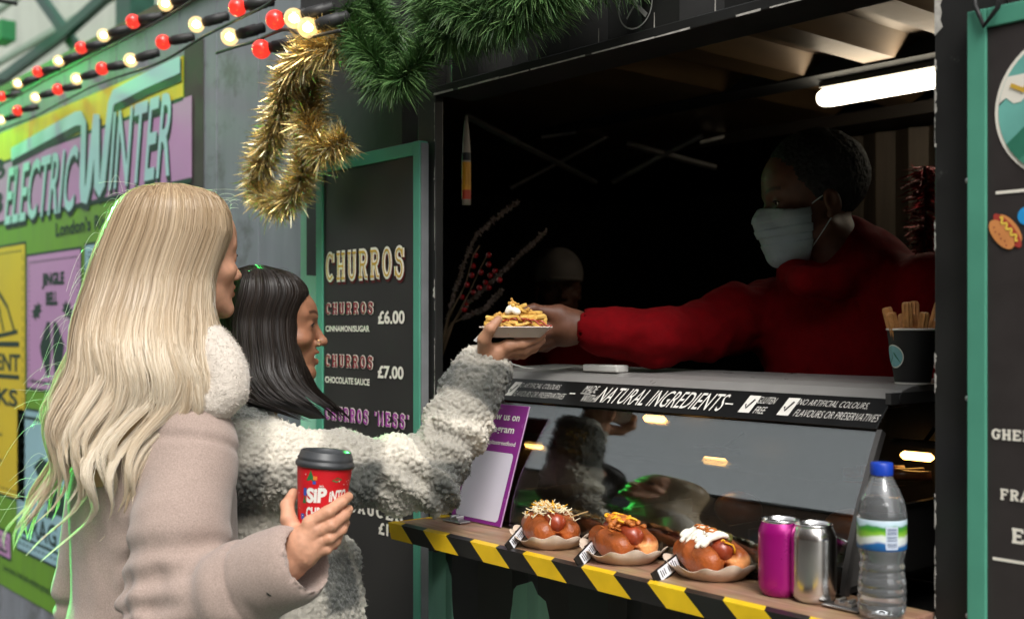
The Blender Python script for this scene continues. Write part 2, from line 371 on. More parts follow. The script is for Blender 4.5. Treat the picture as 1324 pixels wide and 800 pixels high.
# panels
def panel(px, mat, build):
    (x0, z1), (x1, z0) = XZ(px[0], px[1], YW), XZ(px[2], px[3], YW)
    m = MB(); rect(m, x0-.012, z0-.012, x1+.012, z1+.012, .0056, 1); rect(m, x0, z0, x1, z1, .0064, 0)
    for (a, b2) in (((x0+.03,z0+.03),(x1-.03,z0+.03)), ((x0+.03,z1-.03),(x1-.03,z1-.03)), ((x0+.03,z0+.03),(x0+.03,z1-.03)), ((x1-.03,z0+.03),(x1-.03,z1-.03))):
        for k in range(24):
            f0, f1 = k/24, (k+.55)/24
            lay_line(m, [(a[0]+(b2[0]-a[0])*f0, a[1]+(b2[1]-a[1])*f0), (a[0]+(b2[0]-a[0])*f1, a[1]+(b2[1]-a[1])*f1)], .008, .007, 1, o=oP)
    p = m.build("panel", [mat, INK], t)
    m = MB(); fx = lambda a, b: (x0+(x1-x0)*a, z0+(z1-z0)*b)
    def wr(s, a, b, c, d, bold=.03):
        q = [Vector((fx(a,b)[0], YW, fx(a,b)[1])), Vector((fx(c,b)[0], YW, fx(c,b)[1])), Vector((fx(a,d)[0], YW, fx(a,d)[1]))]; write(m, s, q[0], q[1], q[2], bold, .0075)
    def po(P): lay_poly(m, [fx(*q) for q in P], .0074 + po.k, o=oP); po.k += .00004
    po.k = 0
    def ln(P, wd): lay_line(m, [fx(*q) for q in P], wd, .0074 + po.k, o=oP); po.k += .00004
    build(wr, po, ln); m.build("artwork", INK, p)
def p1(wr, po, ln):      # yellow: big tent
    for k in range(7): ln([(.5,.93),(.2+.1*k,.74+.006*abs(3-k)),(.12+.127*k,.66)], .022)
    ln([(.08,.65),(.5,.625),(.92,.66)], .02); ln([(.06,.60),(.94,.61)], .025)
    wr("EVENT TENT", .05,.50,.95,.57); ln([(.06,.47),(.94,.48)], .02); wr("DRINKS", .12,.36,.92,.43)
    for k, s in enumerate(("street food &","cocktails, four","days a week plus","live music","quiz nights","and dj sets","every friday")): wr(s, .12,.30-.035*k,.66+.04*(k%3),.318-.035*k,.01)
def p2(wr, po, ln):      # pink: jingle bell
    wr("JINGLE", .3,.74,.72,.86,.06); wr("BELL", .38,.62,.6,.72,.06)
    for c, sg in ((.2,1),(.78,-1)):
        P = []
        for k in range(16):
            r_ = .105 if k % 2 == 0 else .062
            q = 2*math.pi*k/16; P.append((c + sg*.03*math.sin(q) + r_*math.cos(q), .58 + r_*.72*math.sin(q)))
        po(P)
    po([(.46,.50),(.40,.50),(.26,.32),(.28,.26),(.4,.10),(.44,.10),(.48,.30)]); po([(.52,.50),(.58,.50),(.72,.34),(.70,.26),(.6,.09),(.55,.09),(.51,.30)])
    wr("Every Thursday", .1,.03,.9,.07,.01)
def p3(wr, po, ln):      # blue: dancing figures + lettering
    wr("DRAG BRUNCH", .06,.12,.97,.27,.02); ln([(.03,.09),(.97,.09)], .012)
    po([(.18,.62),(.26,.70),(.34,.66),(.33,.58),(.24,.54)]); po([(.28,.56),(.42,.60),(.5,.44),(.46,.34),(.34,.34),(.3,.44)]); po([(.3,.35),(.38,.34),(.36,.30),(.28,.30)])
    po([(.42,.86),(.45,.9),(.48,.86),(.46,.7),(.43,.7)]); po([(.56,.60),(.66,.66),(.74,.62),(.78,.44),(.7,.34),(.6,.36),(.55,.46)]); ln([(.05,.95),(.97,.95)], .014)
def p4(wr, po, ln): 
    wr("Carols", .3,.66,.85,.76); wr("quiz nights", .2,.42,.95,.52,.01); ln([(.1,.2),(.95,.2)], .01); wr("with mulled wine", .1,.3,.9,.36,.01)
def p5(wr, po, ln): ln([(.1,.9),(.9,.9)], .012); wr("SKATE", .1,.7,.9,.84)
panel((-64,332,34,648), YEL2, p1)
panel((37,332,106,509), PINK, p2)
panel((24,528,168,775), BLUE, p3)
panel((-64,655,15,722), PINK, p4)
panel((112,318,170,480), BLUE, p5)

# ================================================================== container stall
XL, XA, XB, XR, ZS, ZH = -2.60, -2.000, -0.819, 1.6, 1.05, 2.008
t = stall = thing("container_stall", "black shipping container food stall with mint painted waves and a serving hatch", "stall", (-1.4,0,0))
PER, DEP = .28, .036
def corr(x):       # corrugation depth at x (0 = outer flat, DEP = recess), outer flat centred on x=-1.905
    if x < -2.2: return 0
    q = (x + 1.905) % PER
    if q < .045: return 0
    if q < .115: return DEP*(q-.045)/.07
    if q < .165: return DEP
    if q < .235: return DEP*(1-(q-.165)/.07)
    return 0
def xcuts(x0, x1):
    xs = {x0, x1}; k0 = int((x0+1.905)/PER)-2
    for k in range(k0, k0+40):
        for q in (.045,.115,.165,.235):
            x = -1.905 + k*PER + q
            if x0 < x < x1: xs.add(x)
    return sorted(xs)
def wave(x):       # upper edge of the mint paint
    if x < -2.57: return 1.92
    if x < -2.02: return 1.62 + .012*math.sin(9*x)
    pts_ = [(-2.1,.99),(-2.0,.972),(-1.955,.95),(-1.945,.86),(-1.88,.70),(-1.82,.72),(-1.795,.88),(-1.785,.955),(-1.71,.982),(-1.645,.955),(-1.628,.90),(-1.62,.70),(-1.5,.62),(-1.4,.75),(-1.36,.93),(-1.28,.95),(-1.2,.7),(-1.0,.6),(-.8,.9),(-.6,.7),(2,.7)]
    return float(np.interp(x, [p[0] for p in pts_], [p[1] for p in pts_]))
def cwall(name, x0, x1, z0, z1, mint, parent):
    xs = xcuts(x0, x1)
    if mint: xs = sorted(set(xs) | set(np.round(np.arange(x0, x1, .01), 4)))
    xs = [x for i, x in enumerate(xs) if i == 0 or x - xs[i-1] > 1e-4]
    m = MB()
    for a, b in zip(xs[:-1], xs[1:]):
        ya, yb_ = corr(a), corr(b)
        if mint:
            za, zb = min(max(wave(a+1e-5), z0), z1), min(max(wave(b-1e-5), z0), z1)
            m.add([(a,ya,z0),(b,yb_,z0),(b,yb_,zb),(a,ya,za)], [(0,1,2,3)], 1)
            if za < z1 or zb < z1: m.add([(a,ya,za),(b,yb_,zb),(b,yb_,z1),(a,ya,z1)], [(0,1,2,3)], 0)
        else: m.add([(a,ya,z0),(b,yb_,z0),(b,yb_,z1),(a,ya,z1)], [(0,1,2,3)], 0)
    return m.build(name, [BLACK, MINT], parent)
cwall("side_panel", XL, -2.066, .1, 2.6, True, t)
cwall("front_panel", -2.066, XB+.3, .1, ZS, True, t)
cwall("header", -2.066, XB+.3, ZH+.022, 2.7, False, t)
m = MB(); m.box((XB+.1,.0,.1),(XR,.03,2.7)); m.build("end_panel", BLACK2, t)
m = MB(); m.box((XL-.02,-.012,0),(XR,.06,.098)); m.build("base_rail", BLACK, t)
m = MB(); m.box((XL-.02,-.012,2.702),(XR,.06,2.85)); m.build("top_rail", BLACK, t)
# hatch frame: posts, lip, sill
m = MB(); m.box((-2.066,-.008,.999),(XA,.014,ZH+.02)); m.build("hatch_post", BLACK, t, bevel=.002)
m = MB(); m.box((XB,-.010,.1),(XB+.098,.075,2.7)); m.build("hatch_post", BLACK, t, bevel=.002)
m = MB(); m.box((XA+.002,-.012,ZH),(XB-.002,.10,ZH+.02)); m.build("hatch_lip", BLACK, t, bevel=.002)
m = MB(); m.box((XA+.002,.002,ZS-.04),(XB-.002,.5,ZS-.002)); m.build("hatch_sill", BLACK, t)
# chipped, bare edges of the opening
m = MB(); rr = random.Random(3)
def chips(x, z0, z1, y, sgn, dens, wmax):
    z = z0
    while z < z1:
        h = rr.uniform(.004,.03) if rr.random() < .8 else rr.uniform(.03,.09)
        if rr.random() < dens:
            wd = rr.uniform(.0008, wmax)*(1 if rr.random() < .85 else 2.6)
            k = 6; P = [(x, z)] + [(x + sgn*wd*rr.uniform(.4,1), z + h*i/k) for i in range(1, k)] + [(x, z+h)]
            m.add([(p[0], y, p[1]) for p in (P if sgn < 0 else P[::-1])], [tuple(range(len(P)))])
        z += h*rr.uniform(.8,1.2)
chips(XA-.0005, 1.05, 1.99, -.0092, -1, .75, .0034); chips(XB+.0005, .9, 2.7, -.0112, 1, .6, .0052)
x = XA
while x < XB:                                   # bright worn line along the lip
    L = rr.uniform(.02,.16)
    if rr.random() < .86:
        wd = rr.uniform(.002,.0042); m.add([(x,-.0128,ZH),(x+L,-.0128,ZH),(x+L,-.0128,ZH+wd),(x,-.0128,ZH+wd*rr.uniform(.6,1.2))], [(0,1,2,3)])
    x += L + rr.uniform(.0,.02)
for xq in (-1.36,-1.50,-1.222,-1.08): m.add([(xq,-.0005,ZH+.02),(xq+.003,-.0005,ZH+.02),(xq+.0025,-.0005,ZH+.05),(xq+.001,-.0005,ZH+.05)], [(0,1,2,3)])
tag(m.build("paint_chip", CHIP, t), kind="stuff")
# rivets / screws on the posts
for xx, yy, zz, r_s in [(-2.045,-.009,z_,.003) for z_ in (1.88,1.66,1.42,1.2)] + [(XB+.05,-.011,z_,.0045) for z_ in (2.02,1.7,1.4,1.1)]:
    m = MB(); m.sphere((xx,yy,zz), r_s, 8, 5); m.build("screw", pm("screw_steel", (.5,.5,.5,1), .35, 1.0), t, smooth=True)
# round emblem with crossed cutlery on the header
m = MB(); c = Vector((-1.41, 0, 2.145)); cx, cz = XZ(822,8,0); r0 = .041
lay_line(m, [(cx+r0*math.cos(q*math.pi/24), cz+r0*1.0*math.sin(q*math.pi/24)) for q in range(48)], .0028, .0016, closed=True)
lay_line(m, [(cx-.021,cz-.02),(cx+.02,cz+.026)], .004, .0017); lay_line(m, [(cx+.012,cz+.028),(cx+.024,cz+.02)], .010, .0018)
lay_line(m, [(cx+.028,cz-.023),(cx+.008,cz-.004)], .0085, .0019); lay_line(m, [(cx+.008,cz-.004),(cx-.02,cz+.026)], .0045, .00195)
m.build("round_emblem", pm("emblem_white", S(150,150,146), .6), t)
# inside: back wall, floor, side walls, ceiling
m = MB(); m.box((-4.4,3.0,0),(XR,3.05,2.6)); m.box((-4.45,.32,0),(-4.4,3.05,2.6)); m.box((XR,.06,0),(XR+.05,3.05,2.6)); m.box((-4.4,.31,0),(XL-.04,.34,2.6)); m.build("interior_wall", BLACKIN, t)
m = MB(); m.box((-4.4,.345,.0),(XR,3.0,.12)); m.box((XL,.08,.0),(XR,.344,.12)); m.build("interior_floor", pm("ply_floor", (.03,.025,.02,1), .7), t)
m = MB(); xs = xcuts(-4.4, XR); 
for a, b in zip(xs[:-1], xs[1:]):
    za, zb = 2.20 + corr(a)*1.1, 2.20 + corr(b)*1.1
    y0 = .1 if a > XL else .35
    m.add([(a,y0,za),(b,y0,zb),(b,1.75,zb),(a,1.75,za)], [(0,3,2,1)])
m.build("ceiling", METAL, t)
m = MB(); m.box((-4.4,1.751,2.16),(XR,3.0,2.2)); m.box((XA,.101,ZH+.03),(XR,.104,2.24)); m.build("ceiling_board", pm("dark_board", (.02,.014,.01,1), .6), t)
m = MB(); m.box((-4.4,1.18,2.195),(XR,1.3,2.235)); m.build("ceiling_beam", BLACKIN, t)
m = MB(); m.box((-4.4,.345,2.60),(XR,3.0,2.63)); m.box((XL,.04,2.60),(XR,.344,2.63)); m.build("roof", BLACK, t)
# pale ribbed sheet low on the far right back wall, catching the tube
RIB = pm("tarnished_sheet", (.06,.045,.032,1), .5, .5, var=.4, scale=5, stretch=(9,9,.4))
m = MB(); xs = np.arange(-2.2, .6, .06)
for i, (a, b) in enumerate(zip(xs[:-1], xs[1:])): m.add([(a,1.9+.02*(i%2),.1),(b,1.9+.02*((i+1)%2),.1),(b,1.9+.02*((i+1)%2),2.15),(a,1.9+.02*(i%2),2.15)], [(0,1,2,3)])
xs_ = m.build("rear_sheet", RIB, t)

# lit tube light
LIT = pm("lit_tube", (.9,.88,.8,1), .5, emit=(1,.90,.70,1), estr=6)
tl = thing("tube_light", "lit fluorescent tube under the metal ceiling of the stall", "light", (-1.3,1.28,2.155))
m = MB(); m.tube([(-1.885+d, 1.28, 2.152) for d in (0,.006,.016,.04,1.16,1.184,1.194,1.2)], [.010,.019,.024,.027,.027,.024,.019,.010], 16); m.build("diffuser", LIT, tl, smooth=True)
m = MB(); m.box((-1.86,1.245,2.176),(-.71,1.315,2.192)); m.build("housing", pm("lamp_housing", S(120,116,108), .5), tl)
# folded gazebo frame behind
BAR = pm("dull_alloy_bar", (.32,.31,.29,1), .4, .9, var=.2)
t = thing("canopy_frame", "grey metal canopy frame with crossed bars in the dark behind the counter", "frame", (-2.5,1.8,0))
def bar(u0, v0, s0, u1, v1, s1, r=.012):
    m = MB(); m.tube([Ps(u0,v0,s0), Ps(u1,v1,s1)], r, 6); m.build("bar", BAR, t)
bar(602,150,3.6, 668,184,3.6); bar(668,184,3.6, 770,236,3.9, .010); bar(792,236,4.1, 858,200,4.0); bar(858,200,4.0, 908,176,3.9,.009); bar(810,186,4.0, 926,217,4.0); bar(700,178,4.0, 745,172,4.0,.007); bar(660,244,4.1, 795,172,4.2,.008); bar(905,185,4.1,1000,160,4.1,.009)
# ================================================================== menu boards
CREAM = pm("sign_cream", S(236,230,216), .55, var=.04); MAROON = pm("sign_maroon", S(140,40,50), .5); GOLD = pm("sign_gold", S(205,165,60), .5)
DRED = pm("sign_dark_red", S(92,18,20), .5); PURP = pm("sign_purple", S(170,70,165), .5)
BOARD = pm("menu_black", S(46,44,42), .4, var=.15, scale=8, bump=.06, bscale=9, dirt=((.045,.044,.042,1), 7, .3))
yb = -.03
xr = XZ(545,300,yb)[0]; xl = XZ(411,300,yb)[0]; zt = XZ(545,182,yb)[1]
t = thing("menu_board", "tall black churros menu board with mint frame left of the serving hatch", "menu board", (xl,yb,.2))
FW = .03
m = MB(); m.box((xl+FW,yb-.001,.2+FW),(xr-FW*.8,yb+.016,zt-FW)); pnl = m.build("panel", BOARD, t)
m = MB(); m.box((xl,yb-.006,.2),(xl+FW,yb+.018,zt)); m.build("frame", MINTF, t, bevel=.0015)
m = MB(); m.box((xr-FW*.8,yb-.006,.2),(xr,yb+.018,zt)); m.build("frame", MINTF, t, bevel=.0015)
m = MB(); m.box((xl+FW+.0006,yb-.005,zt-FW),(xr-FW*.8-.0006,yb+.017,zt-.0005)); m.build("frame", MINTF, t, bevel=.0015)
m = MB(); m.box((xl+FW+.0006,yb-.005,.2005),(xr-FW*.8-.0006,yb+.017,.2+FW)); m.build("frame", MINTF, t, bevel=.0015)
m = MB(); m.box((xr+.0008,yb-.003,.25),(xr+.0045,yb+.016,zt-.005)); m.build("edge_trim", pm("white_trim", S(120,122,124), .5), t)
def PB(u, v): return Py(u, v, yb-.0012)
def slabline(s, BL, BR, TL, layers, par, gap=.14):
    m = MB(); BL, BR, TL = PB(*BL), PB(*BR), PB(*TL); BR.z = BL.z; mats = []
    h = (TL-BL).length
    for i, (wd, mat, dx, dz) in enumerate(layers):
        d = Vector((dx*h, 0, dz*h)); lay_slab(m, s, wd, BL+d, BR+d, TL+d, .0012+.0013*i, i, gap); mats.append(mat)
    m.build("lettering", mats, par)
def plain(items, mat, par, lift=.0015, P=None, name="lettering"):
    P = P or PB; m = MB()
    for s, BL, BR, TL, bold in items:
        BL, BR, TL = P(*BL), P(*BR), P(*TL); BR.z = BL.z; write(m, s, BL, BR, TL, bold, lift)
    return m.build(name, mat, par)
slabline("CHURROS", (423,364), (524,360), (423,327), [(.23,DRED,.02,-.09),(.23,CREAM,0,0),(.07,GOLD,0,0)], pnl, .22)
slabline("CHURROS", (422.5,406.5), (483.5,405.5), (422.5,392), [(.28,CREAM,0,0),(.15,MAROON,0,0)], pnl, .3)
slabline("CHURROS", (422,473.5), (483,474.5), (422,458), [(.28,CREAM,0,0),(.15,MAROON,0,0)], pnl, .3)
slabline("CHURROS 'MESS'", (422,541.5), (529.5,551), (422,524.5), [(.28,CREAM,0,0),(.16,PURP,0,0)], pnl, .3)
slabline("SAUCES", (452,660), (522,667), (452,646), [(.2,CREAM,0,0)], pnl, .2)
plain([("CINNAMON/SUGAR",(421.7,428.5),(478.5,428.5),(421.7,420.8),.03), ("£6.00",(489.3,419),(524,418.3),(489.3,401.5),.035),
       ("CHOCOLATE SAUCE",(421,494.3),(478.5,496.7),(421,486),.03), ("£7.00",(489,488.7),(522.5,490.5),(489,472),.035),
       ("£8.50",(494.5,575),(529,578),(494.5,559),.035), ("£1.00",(490,690),(524,696),(490,674),.035)], CREAM, pnl)

# right-hand board
yb = -.03
x0 = XZ(1253,400,yb)[0]; zt = XZ(1258,16,yb)[1]; x1, z0 = .14, .55; FW = .026
t = thing("menu_board", "large black menu board with mint frame and round mountain emblem right of the hatch", "menu board", (x0,yb,z0))
m = MB(); m.box((x0+FW,yb-.001,z0+FW),(x1-FW,yb+.016,zt-FW)); pnl = m.build("panel", pm("menu_charcoal", S(52,47,46), .42, var=.08, scale=30), t)
for lo, hi in (((x0,yb-.006,z0),(x0+FW,yb+.018,zt)), ((x1-FW,yb-.006,z0),(x1,yb+.018,zt)), ((x0+FW+.0006,yb-.005,zt-FW),(x1-FW-.0006,yb+.017,zt)), ((x0+FW+.0006,yb-.005,z0),(x1-FW-.0006,yb+.017,z0+FW))):
    m = MB(); m.box(lo, hi); m.build("frame", MINTF, t, bevel=.0015)
yl = yb-.001; oB = Vector((0,yl,0))
cx, cz = XZ(1384,133,yl); R = .0975
def circ(r, n=64): return [(cx+r*math.cos(2*math.pi*k/n), cz+r*math.sin(2*math.pi*k/n)) for k in range(n)]
TEAL = pm("emblem_teal", S(110,178,166), .5); DTEAL = pm("emblem_dark_teal", S(50,120,96), .5)
m = MB(); lay_poly(m, circ(R), .0012, 0, o=oB); lay_poly(m, circ(R-.005), .0018, 1, o=oB)
def chord(f0, f1): return [(cx + (R-.0055)*math.cos(a), cz + (R-.0055)*math.sin(a)) for a in np.linspace(math.radians(f0), math.radians(f1), 40)]
cl = [(cx+(R-.0056)*math.cos(a), cz+(R-.0056)*math.sin(a)) for a in np.linspace(math.radians(150), math.radians(174), 12)]
low = [(cx-.092+.01*k, cz+.012+.006*math.sin(k*1.9)+.0006*k) for k in range(12)]
lay_poly(m, cl + low + [(cx+.03,cz+.03),(cx+.03,cz+.05)], .0022, 0, o=oB)
lay_poly(m, chord(208,300) + [(cx+.02,cz+.045),(cx-.02,cz+.01)], .0026, 2, o=oB)
lay_poly(m, chord(225,290) + [(cx-.01,cz-.0),(cx-.04,cz-.02),(cx-.03,cz-.04)], .003, 3, o=oB)
for ch, a in (("L",152),("A",128),("C",100),("O",80),("C",60),("I",45)):
    a_ = math.radians(a); c_ = Vector((cx+(R-.026)*math.cos(a_), yl, cz+(R-.026)*math.sin(a_))); up = Vector((math.cos(a_),0,math.sin(a_))); sx = Vector((math.sin(a_),0,-math.cos(a_)))
    write(m, ch, c_-sx*.008-up*.011, c_+sx*.008-up*.011, c_-sx*.008+up*.011, .03, .0036, 4)
m.build("round_emblem", [CREAM, TEAL, DTEAL, pm("emblem_mid_teal", S(70,140,116), .5), GOLD], pnl)
m = MB(); hx, hz = XZ(1301,300,yl)
def rot(P, a): return [(hx + (x*math.cos(a)-z*math.sin(a))*1.0, hz + (x*math.sin(a)+z*math.cos(a))) for x, z in P]
A = math.radians(-52)
el = lambda a_, b_, dx=0, dz=0: [(dx+a_*math.cos(q*math.pi/14), dz+b_*math.sin(q*math.pi/14)) for q in range(28)]
lay_poly(m, rot(el(.024,.0105,0,.006), A), .0012, 0, o=oB); lay_poly(m, rot(el(.029,.0085,0,.003), A), .0016, 1, o=oB); lay_poly(m, rot(el(.024,.0115,-.001,-.006), A), .002, 0, o=oB)
lay_line(m, rot([(-.02+.002*k, .006+.0028*math.sin(k*1.25)) for k in range(21)], A), .003, .0026, 2, o=oB)
for k in range(6): lay_poly(m, rot(el(.001,.001,-.015+.006*k,-.008-.002*(k%2)), A), .0024, 3, o=oB)
m.build("hot_dog_icon", [pm("icon_bun", S(214,140,80), .5), pm("icon_sausage", S(170,60,50), .5), pm("icon_mustard", S(235,200,80), .5), MAROON], pnl)
m = MB(); bx, bz = XZ(1328,279,yl); lay_poly(m, [(bx+.012*math.cos(q*math.pi/16), bz+.012*math.sin(q*math.pi/16)) for q in range(32)], .0012, o=oB); m.build("blue_dot", pm("icon_blue", S(40,150,215), .5), pnl)
for u, v in ((1288,249.5),(1284,721)):
    m = MB(); x_, z_ = XZ(u, v, yl); lay_line(m, [(x_,z_),(x1-FW-.02,z_)], .004, .0012, o=oB); m.build("rule_line", CREAM, pnl)
m = MB()
def sl2(s, BL, hpx, W):
    b = Py(BL[0], BL[1], yl); h = hpx*b.y*0 + hpx*((b-CAM).dot(AX))/FPX; lay_slab(m, s, .2, b, b+Vector((W,0,0)), b+Vector((0,0,h)), .0012, 0, .12)
sl2("GHER", (1283,567), 13.5, .054); sl2("FRA", (1294,645), 14, .038); sl2("E", (1309,701), 19, .0165); m.build("lettering", CREAM, pnl)
m = MB(); p = Py(1330,-3,-.05); m.tube([Py(1258,-30,-.045), Py(1261,8,-.042), Py(1272,34,-.042), Py(1290,10,-.045), Py(1300,-30,-.045)], .0035, 8); tag(m.build("black_cable", pm("rubber_cable", (.015,.015,.015,1), .5), None, smooth=True), "thin black cable looped over the corner of the mint framed mountain board", "cable")

# ================================================================== serving shelf
SZ = 1.093
WOODM = bpy.data.materials.new("ply_shelf"); WOODM.use_nodes = True
def wood(mt):
    n = mt.node_tree.nodes; l = mt.node_tree.links; b = n["Principled BSDF"]; tc = n.new("ShaderNodeTexCoord"); mp = n.new("ShaderNodeMapping"); mp.inputs['Scale'].default_value = (1.5, 16, 6); l.new(tc.outputs['Object'], mp.inputs[0])
    nz = n.new("ShaderNodeTexNoise"); nz.inputs['Scale'].default_value = 5; nz.inputs['Detail'].default_value = 6; nz.inputs['Distortion'].default_value = .8; l.new(mp.outputs[0], nz.inputs['Vector'])
    r = n.new("ShaderNodeValToRGB"); r.color_ramp.elements[0].position = .3; r.color_ramp.elements[1].position = .72; r.color_ramp.elements[0].color = S(140,104,80); r.color_ramp.elements[1].color = S(190,154,124); l.new(nz.outputs['Fac'], r.inputs[0])
    sc = n.new("ShaderNodeTexNoise"); sc.inputs['Scale'].default_value = 22; sc.inputs['Detail'].default_value = 8; l.new(tc.outputs['Object'], sc.inputs['Vector'])
    mx = n.new("ShaderNodeMix"); mx.data_type = 'RGBA'; mx.blend_type = 'MULTIPLY'; mx.inputs[0].default_value = .45; l.new(r.outputs[0], mx.inputs[6]); l.new(sc.outputs['Color'], mx.inputs[7]); l.new(mx.outputs[2], b.inputs['Base Color'])
    b.inputs['Roughness'].default_value = .45
wood(WOODM)
yf, ybk, xl, xr = -.178, .0, -1.93, -.79
t = thing("serving_shelf", "wooden serving shelf edged with black and yellow hazard tape", "shelf", (xl, yf, SZ-.03))
m = MB(); m.box((xl,yf,SZ-.03),(XB-.004,ybk,SZ)); m.build("shelf_board", WOODM, t, bevel=.002)
HY = pm("hazard_yellow", S(228,186,30), .38, var=.1, scale=20, dirt=(S(120,92,20), 30, .2)); HB = pm("hazard_black", S(30,29,28), .38, var=.2, scale=20)
m = MB(); X = xl - .001; k = 0; P_ = .150; sl = .040
x = xl - .03
while x < XB - .01:                                # slanted stripes that wrap the front edge
    for mi in (0, 1):
        a0, a1 = max(x, xl-.0015), min(x+P_/2, XB-.005); b0, b1 = max(x+sl, xl-.0015), min(x+P_/2+sl, XB-.005)
        t0, t1 = max(x-.012, xl-.0015), min(x+P_/2-.012, XB-.005)
        if a1 > a0 and b1 > b0: m.add([(b0,yf-.0025,SZ-.031),(b1,yf-.0025,SZ-.031),(a1,yf-.0025,SZ+.0012),(a0,yf-.0025,SZ+.0012)], [(0,1,2,3)], mi)
        if t1 > t0 and a1 > a0: m.add([(a0,yf-.0025,SZ+.0012),(a1,yf-.0025,SZ+.0012),(t1,yf+.018,SZ+.0018),(t0,yf+.018,SZ+.0018)], [(0,1,2,3)], mi)
        x += P_/2
m.build("hazard_tape", [HY, HB], t)
m = MB(); m.add([(xl-.0018,yf,SZ-.02),(xl-.0018,ybk,SZ-.02),(xl-.0018,ybk,SZ+.0008),(xl-.0018,yf,SZ+.0008)],[(0,3,2,1)]); m.add([(xl-.0018,-.09,SZ+.0009),(xl+.02,-.09,SZ+.0012),(xl+.03,-.002,SZ+.0012),(xl-.0018,-.002,SZ+.0009)],[(0,1,2,3)]); m.build("hazard_tape", HY, t)
# small metal latch plates on the shelf
for (u, v), lab in (((590,675),"small metal latch plate lying at the left end of the wooden shelf"), ((1092,787),"small metal latch plate beside the water bottle on the shelf")):
    p = Pz(u, v, SZ); m = MB(); m.box((p.x-.03,p.y-.014,SZ+.002),(p.x+.03,p.y+.014,SZ+.005)); m.box((p.x-.012,p.y-.008,SZ+.005),(p.x+.016,p.y+.008,SZ+.011)); m.tube([(p.x-.006,p.y-.01,SZ+.012),(p.x-.006,p.y+.01,SZ+.012)], .004, 8); m.tube([(p.x+.01,p.y-.01,SZ+.012),(p.x+.01,p.y+.01,SZ+.012)], .004, 8)
    tag(m.build("latch_plate", pm("latch_steel", (.42,.42,.42,1), .35, 1.0), None, bevel=.001), lab, "latch")

# ================================================================== glass display case
XC0, XC1 = -1.985, -.960
prof = [(.068,1.338),(.050,1.306),(.029,1.264),(.012,1.232),(-.003,1.200),(-.018,1.160),(-.028,1.128),(-.034,1.098)]
pf = []
for i in range(len(prof)-1):
    for k in range(3):
        a, b = prof[i], prof[i+1]; pf.append((a[0]+(b[0]-a[0])*k/3, a[1]+(b[1]-a[1])*k/3))
pf.append(prof[-1])
pf = np.array(pf)
for _ in range(6): pf[1:-1] = .5*pf[1:-1] + .25*(pf[2:]+pf[:-2])
GL = bpy.data.materials.new("case_glass"); GL.use_nodes = True
def glassmat(mt, tint=(.93,.96,.95,1), boost=1.0):
    n = mt.node_tree.nodes; l = mt.node_tree.links; n.clear(); o = n.new("ShaderNodeOutputMaterial"); tr = n.new("ShaderNodeBsdfTransparent"); tr.inputs[0].default_value = tint
    g = n.new("ShaderNodeBsdfGlossy"); g.inputs['Roughness'].default_value = .015; fr = n.new("ShaderNodeFresnel"); fr.inputs[0].default_value = 1.52
    ma = n.new("ShaderNodeMath"); ma.operation = 'MULTIPLY'; ma.inputs[1].default_value = boost; ma.use_clamp = True; ge = n.new("ShaderNodeNewGeometry"); inv = n.new("ShaderNodeMath"); inv.operation = 'SUBTRACT'; inv.inputs[0].default_value = 1.0; l.new(ge.outputs['Backfacing'], inv.inputs[1]); mb_ = n.new("ShaderNodeMath"); mb_.operation = 'MULTIPLY'; l.new(fr.outputs[0], mb_.inputs[0]); l.new(inv.outputs[0], mb_.inputs[1]); l.new(mb_.outputs[0], ma.inputs[0])
    tc = n.new("ShaderNodeTexCoord"); nz = n.new("ShaderNodeTexNoise"); nz.inputs['Scale'].default_value = 2.2; l.new(tc.outputs['Object'], nz.inputs['Vector']); sm = n.new("ShaderNodeTexNoise"); sm.inputs['Scale'].default_value = 9; sm.inputs['Detail'].default_value = 7; l.new(tc.outputs['Object'], sm.inputs['Vector']); rr_ = n.new("ShaderNodeMapRange"); rr_.inputs[1].default_value = .45; rr_.inputs[2].default_value = .75; rr_.inputs[3].default_value = .01; rr_.inputs[4].default_value = .10; l.new(sm.outputs['Fac'], rr_.inputs[0]); l.new(rr_.outputs[0], g.inputs['Roughness']); bp = n.new("ShaderNodeBump"); bp.inputs['Strength'].default_value = .02; bp.inputs['Distance'].default_value = .02; l.new(nz.outputs['Fac'], bp.inputs['Height']); l.new(bp.outputs[0], g.inputs['Normal'])
    mx = n.new("ShaderNodeMixShader"); l.new(ma.outputs[0], mx.inputs[0]); l.new(tr.outputs[0], mx.inputs[1]); l.new(g.outputs[0], mx.inputs[2]); l.new(mx.outputs[0], o.inputs[0])
glassmat(GL, boost=12.0)
GE = bpy.data.materials.new("end_glass"); GE.use_nodes = True; glassmat(GE, boost=1.6)
t = case = thing("display_case", "curved glass food display case with black slogan band on the serving counter", "display case", (XC0,.0,SZ))
def sheet(mb, P, x0, x1, mi=0):
    n = len(P); V = [(x0,p[0],p[1]) for p in P] + [(x1,p[0],p[1]) for p in P]; mb.add(V, [(i, n+i, n+i+1, i+1) for i in range(n-1)], mi)
def outset(P, d):
    P = np.array(P); T = np.zeros_like(P); T[1:-1] = P[2:]-P[:-2]; T[0] = P[1]-P[0]; T[-1] = P[-1]-P[-2]; T /= np.linalg.norm(T, axis=1)[:,None]
    return P + np.stack([T[:,1], -T[:,0]], 1)*d           # towards the street for a profile that runs downwards
inn = outset(pf, -.003)
m = MB(); sheet(m, pf, XC0, XC1); n0 = len(pf)
sheet(m, inn[::-1], XC0, XC1); m.build("front_glass", GL, t, smooth=True)
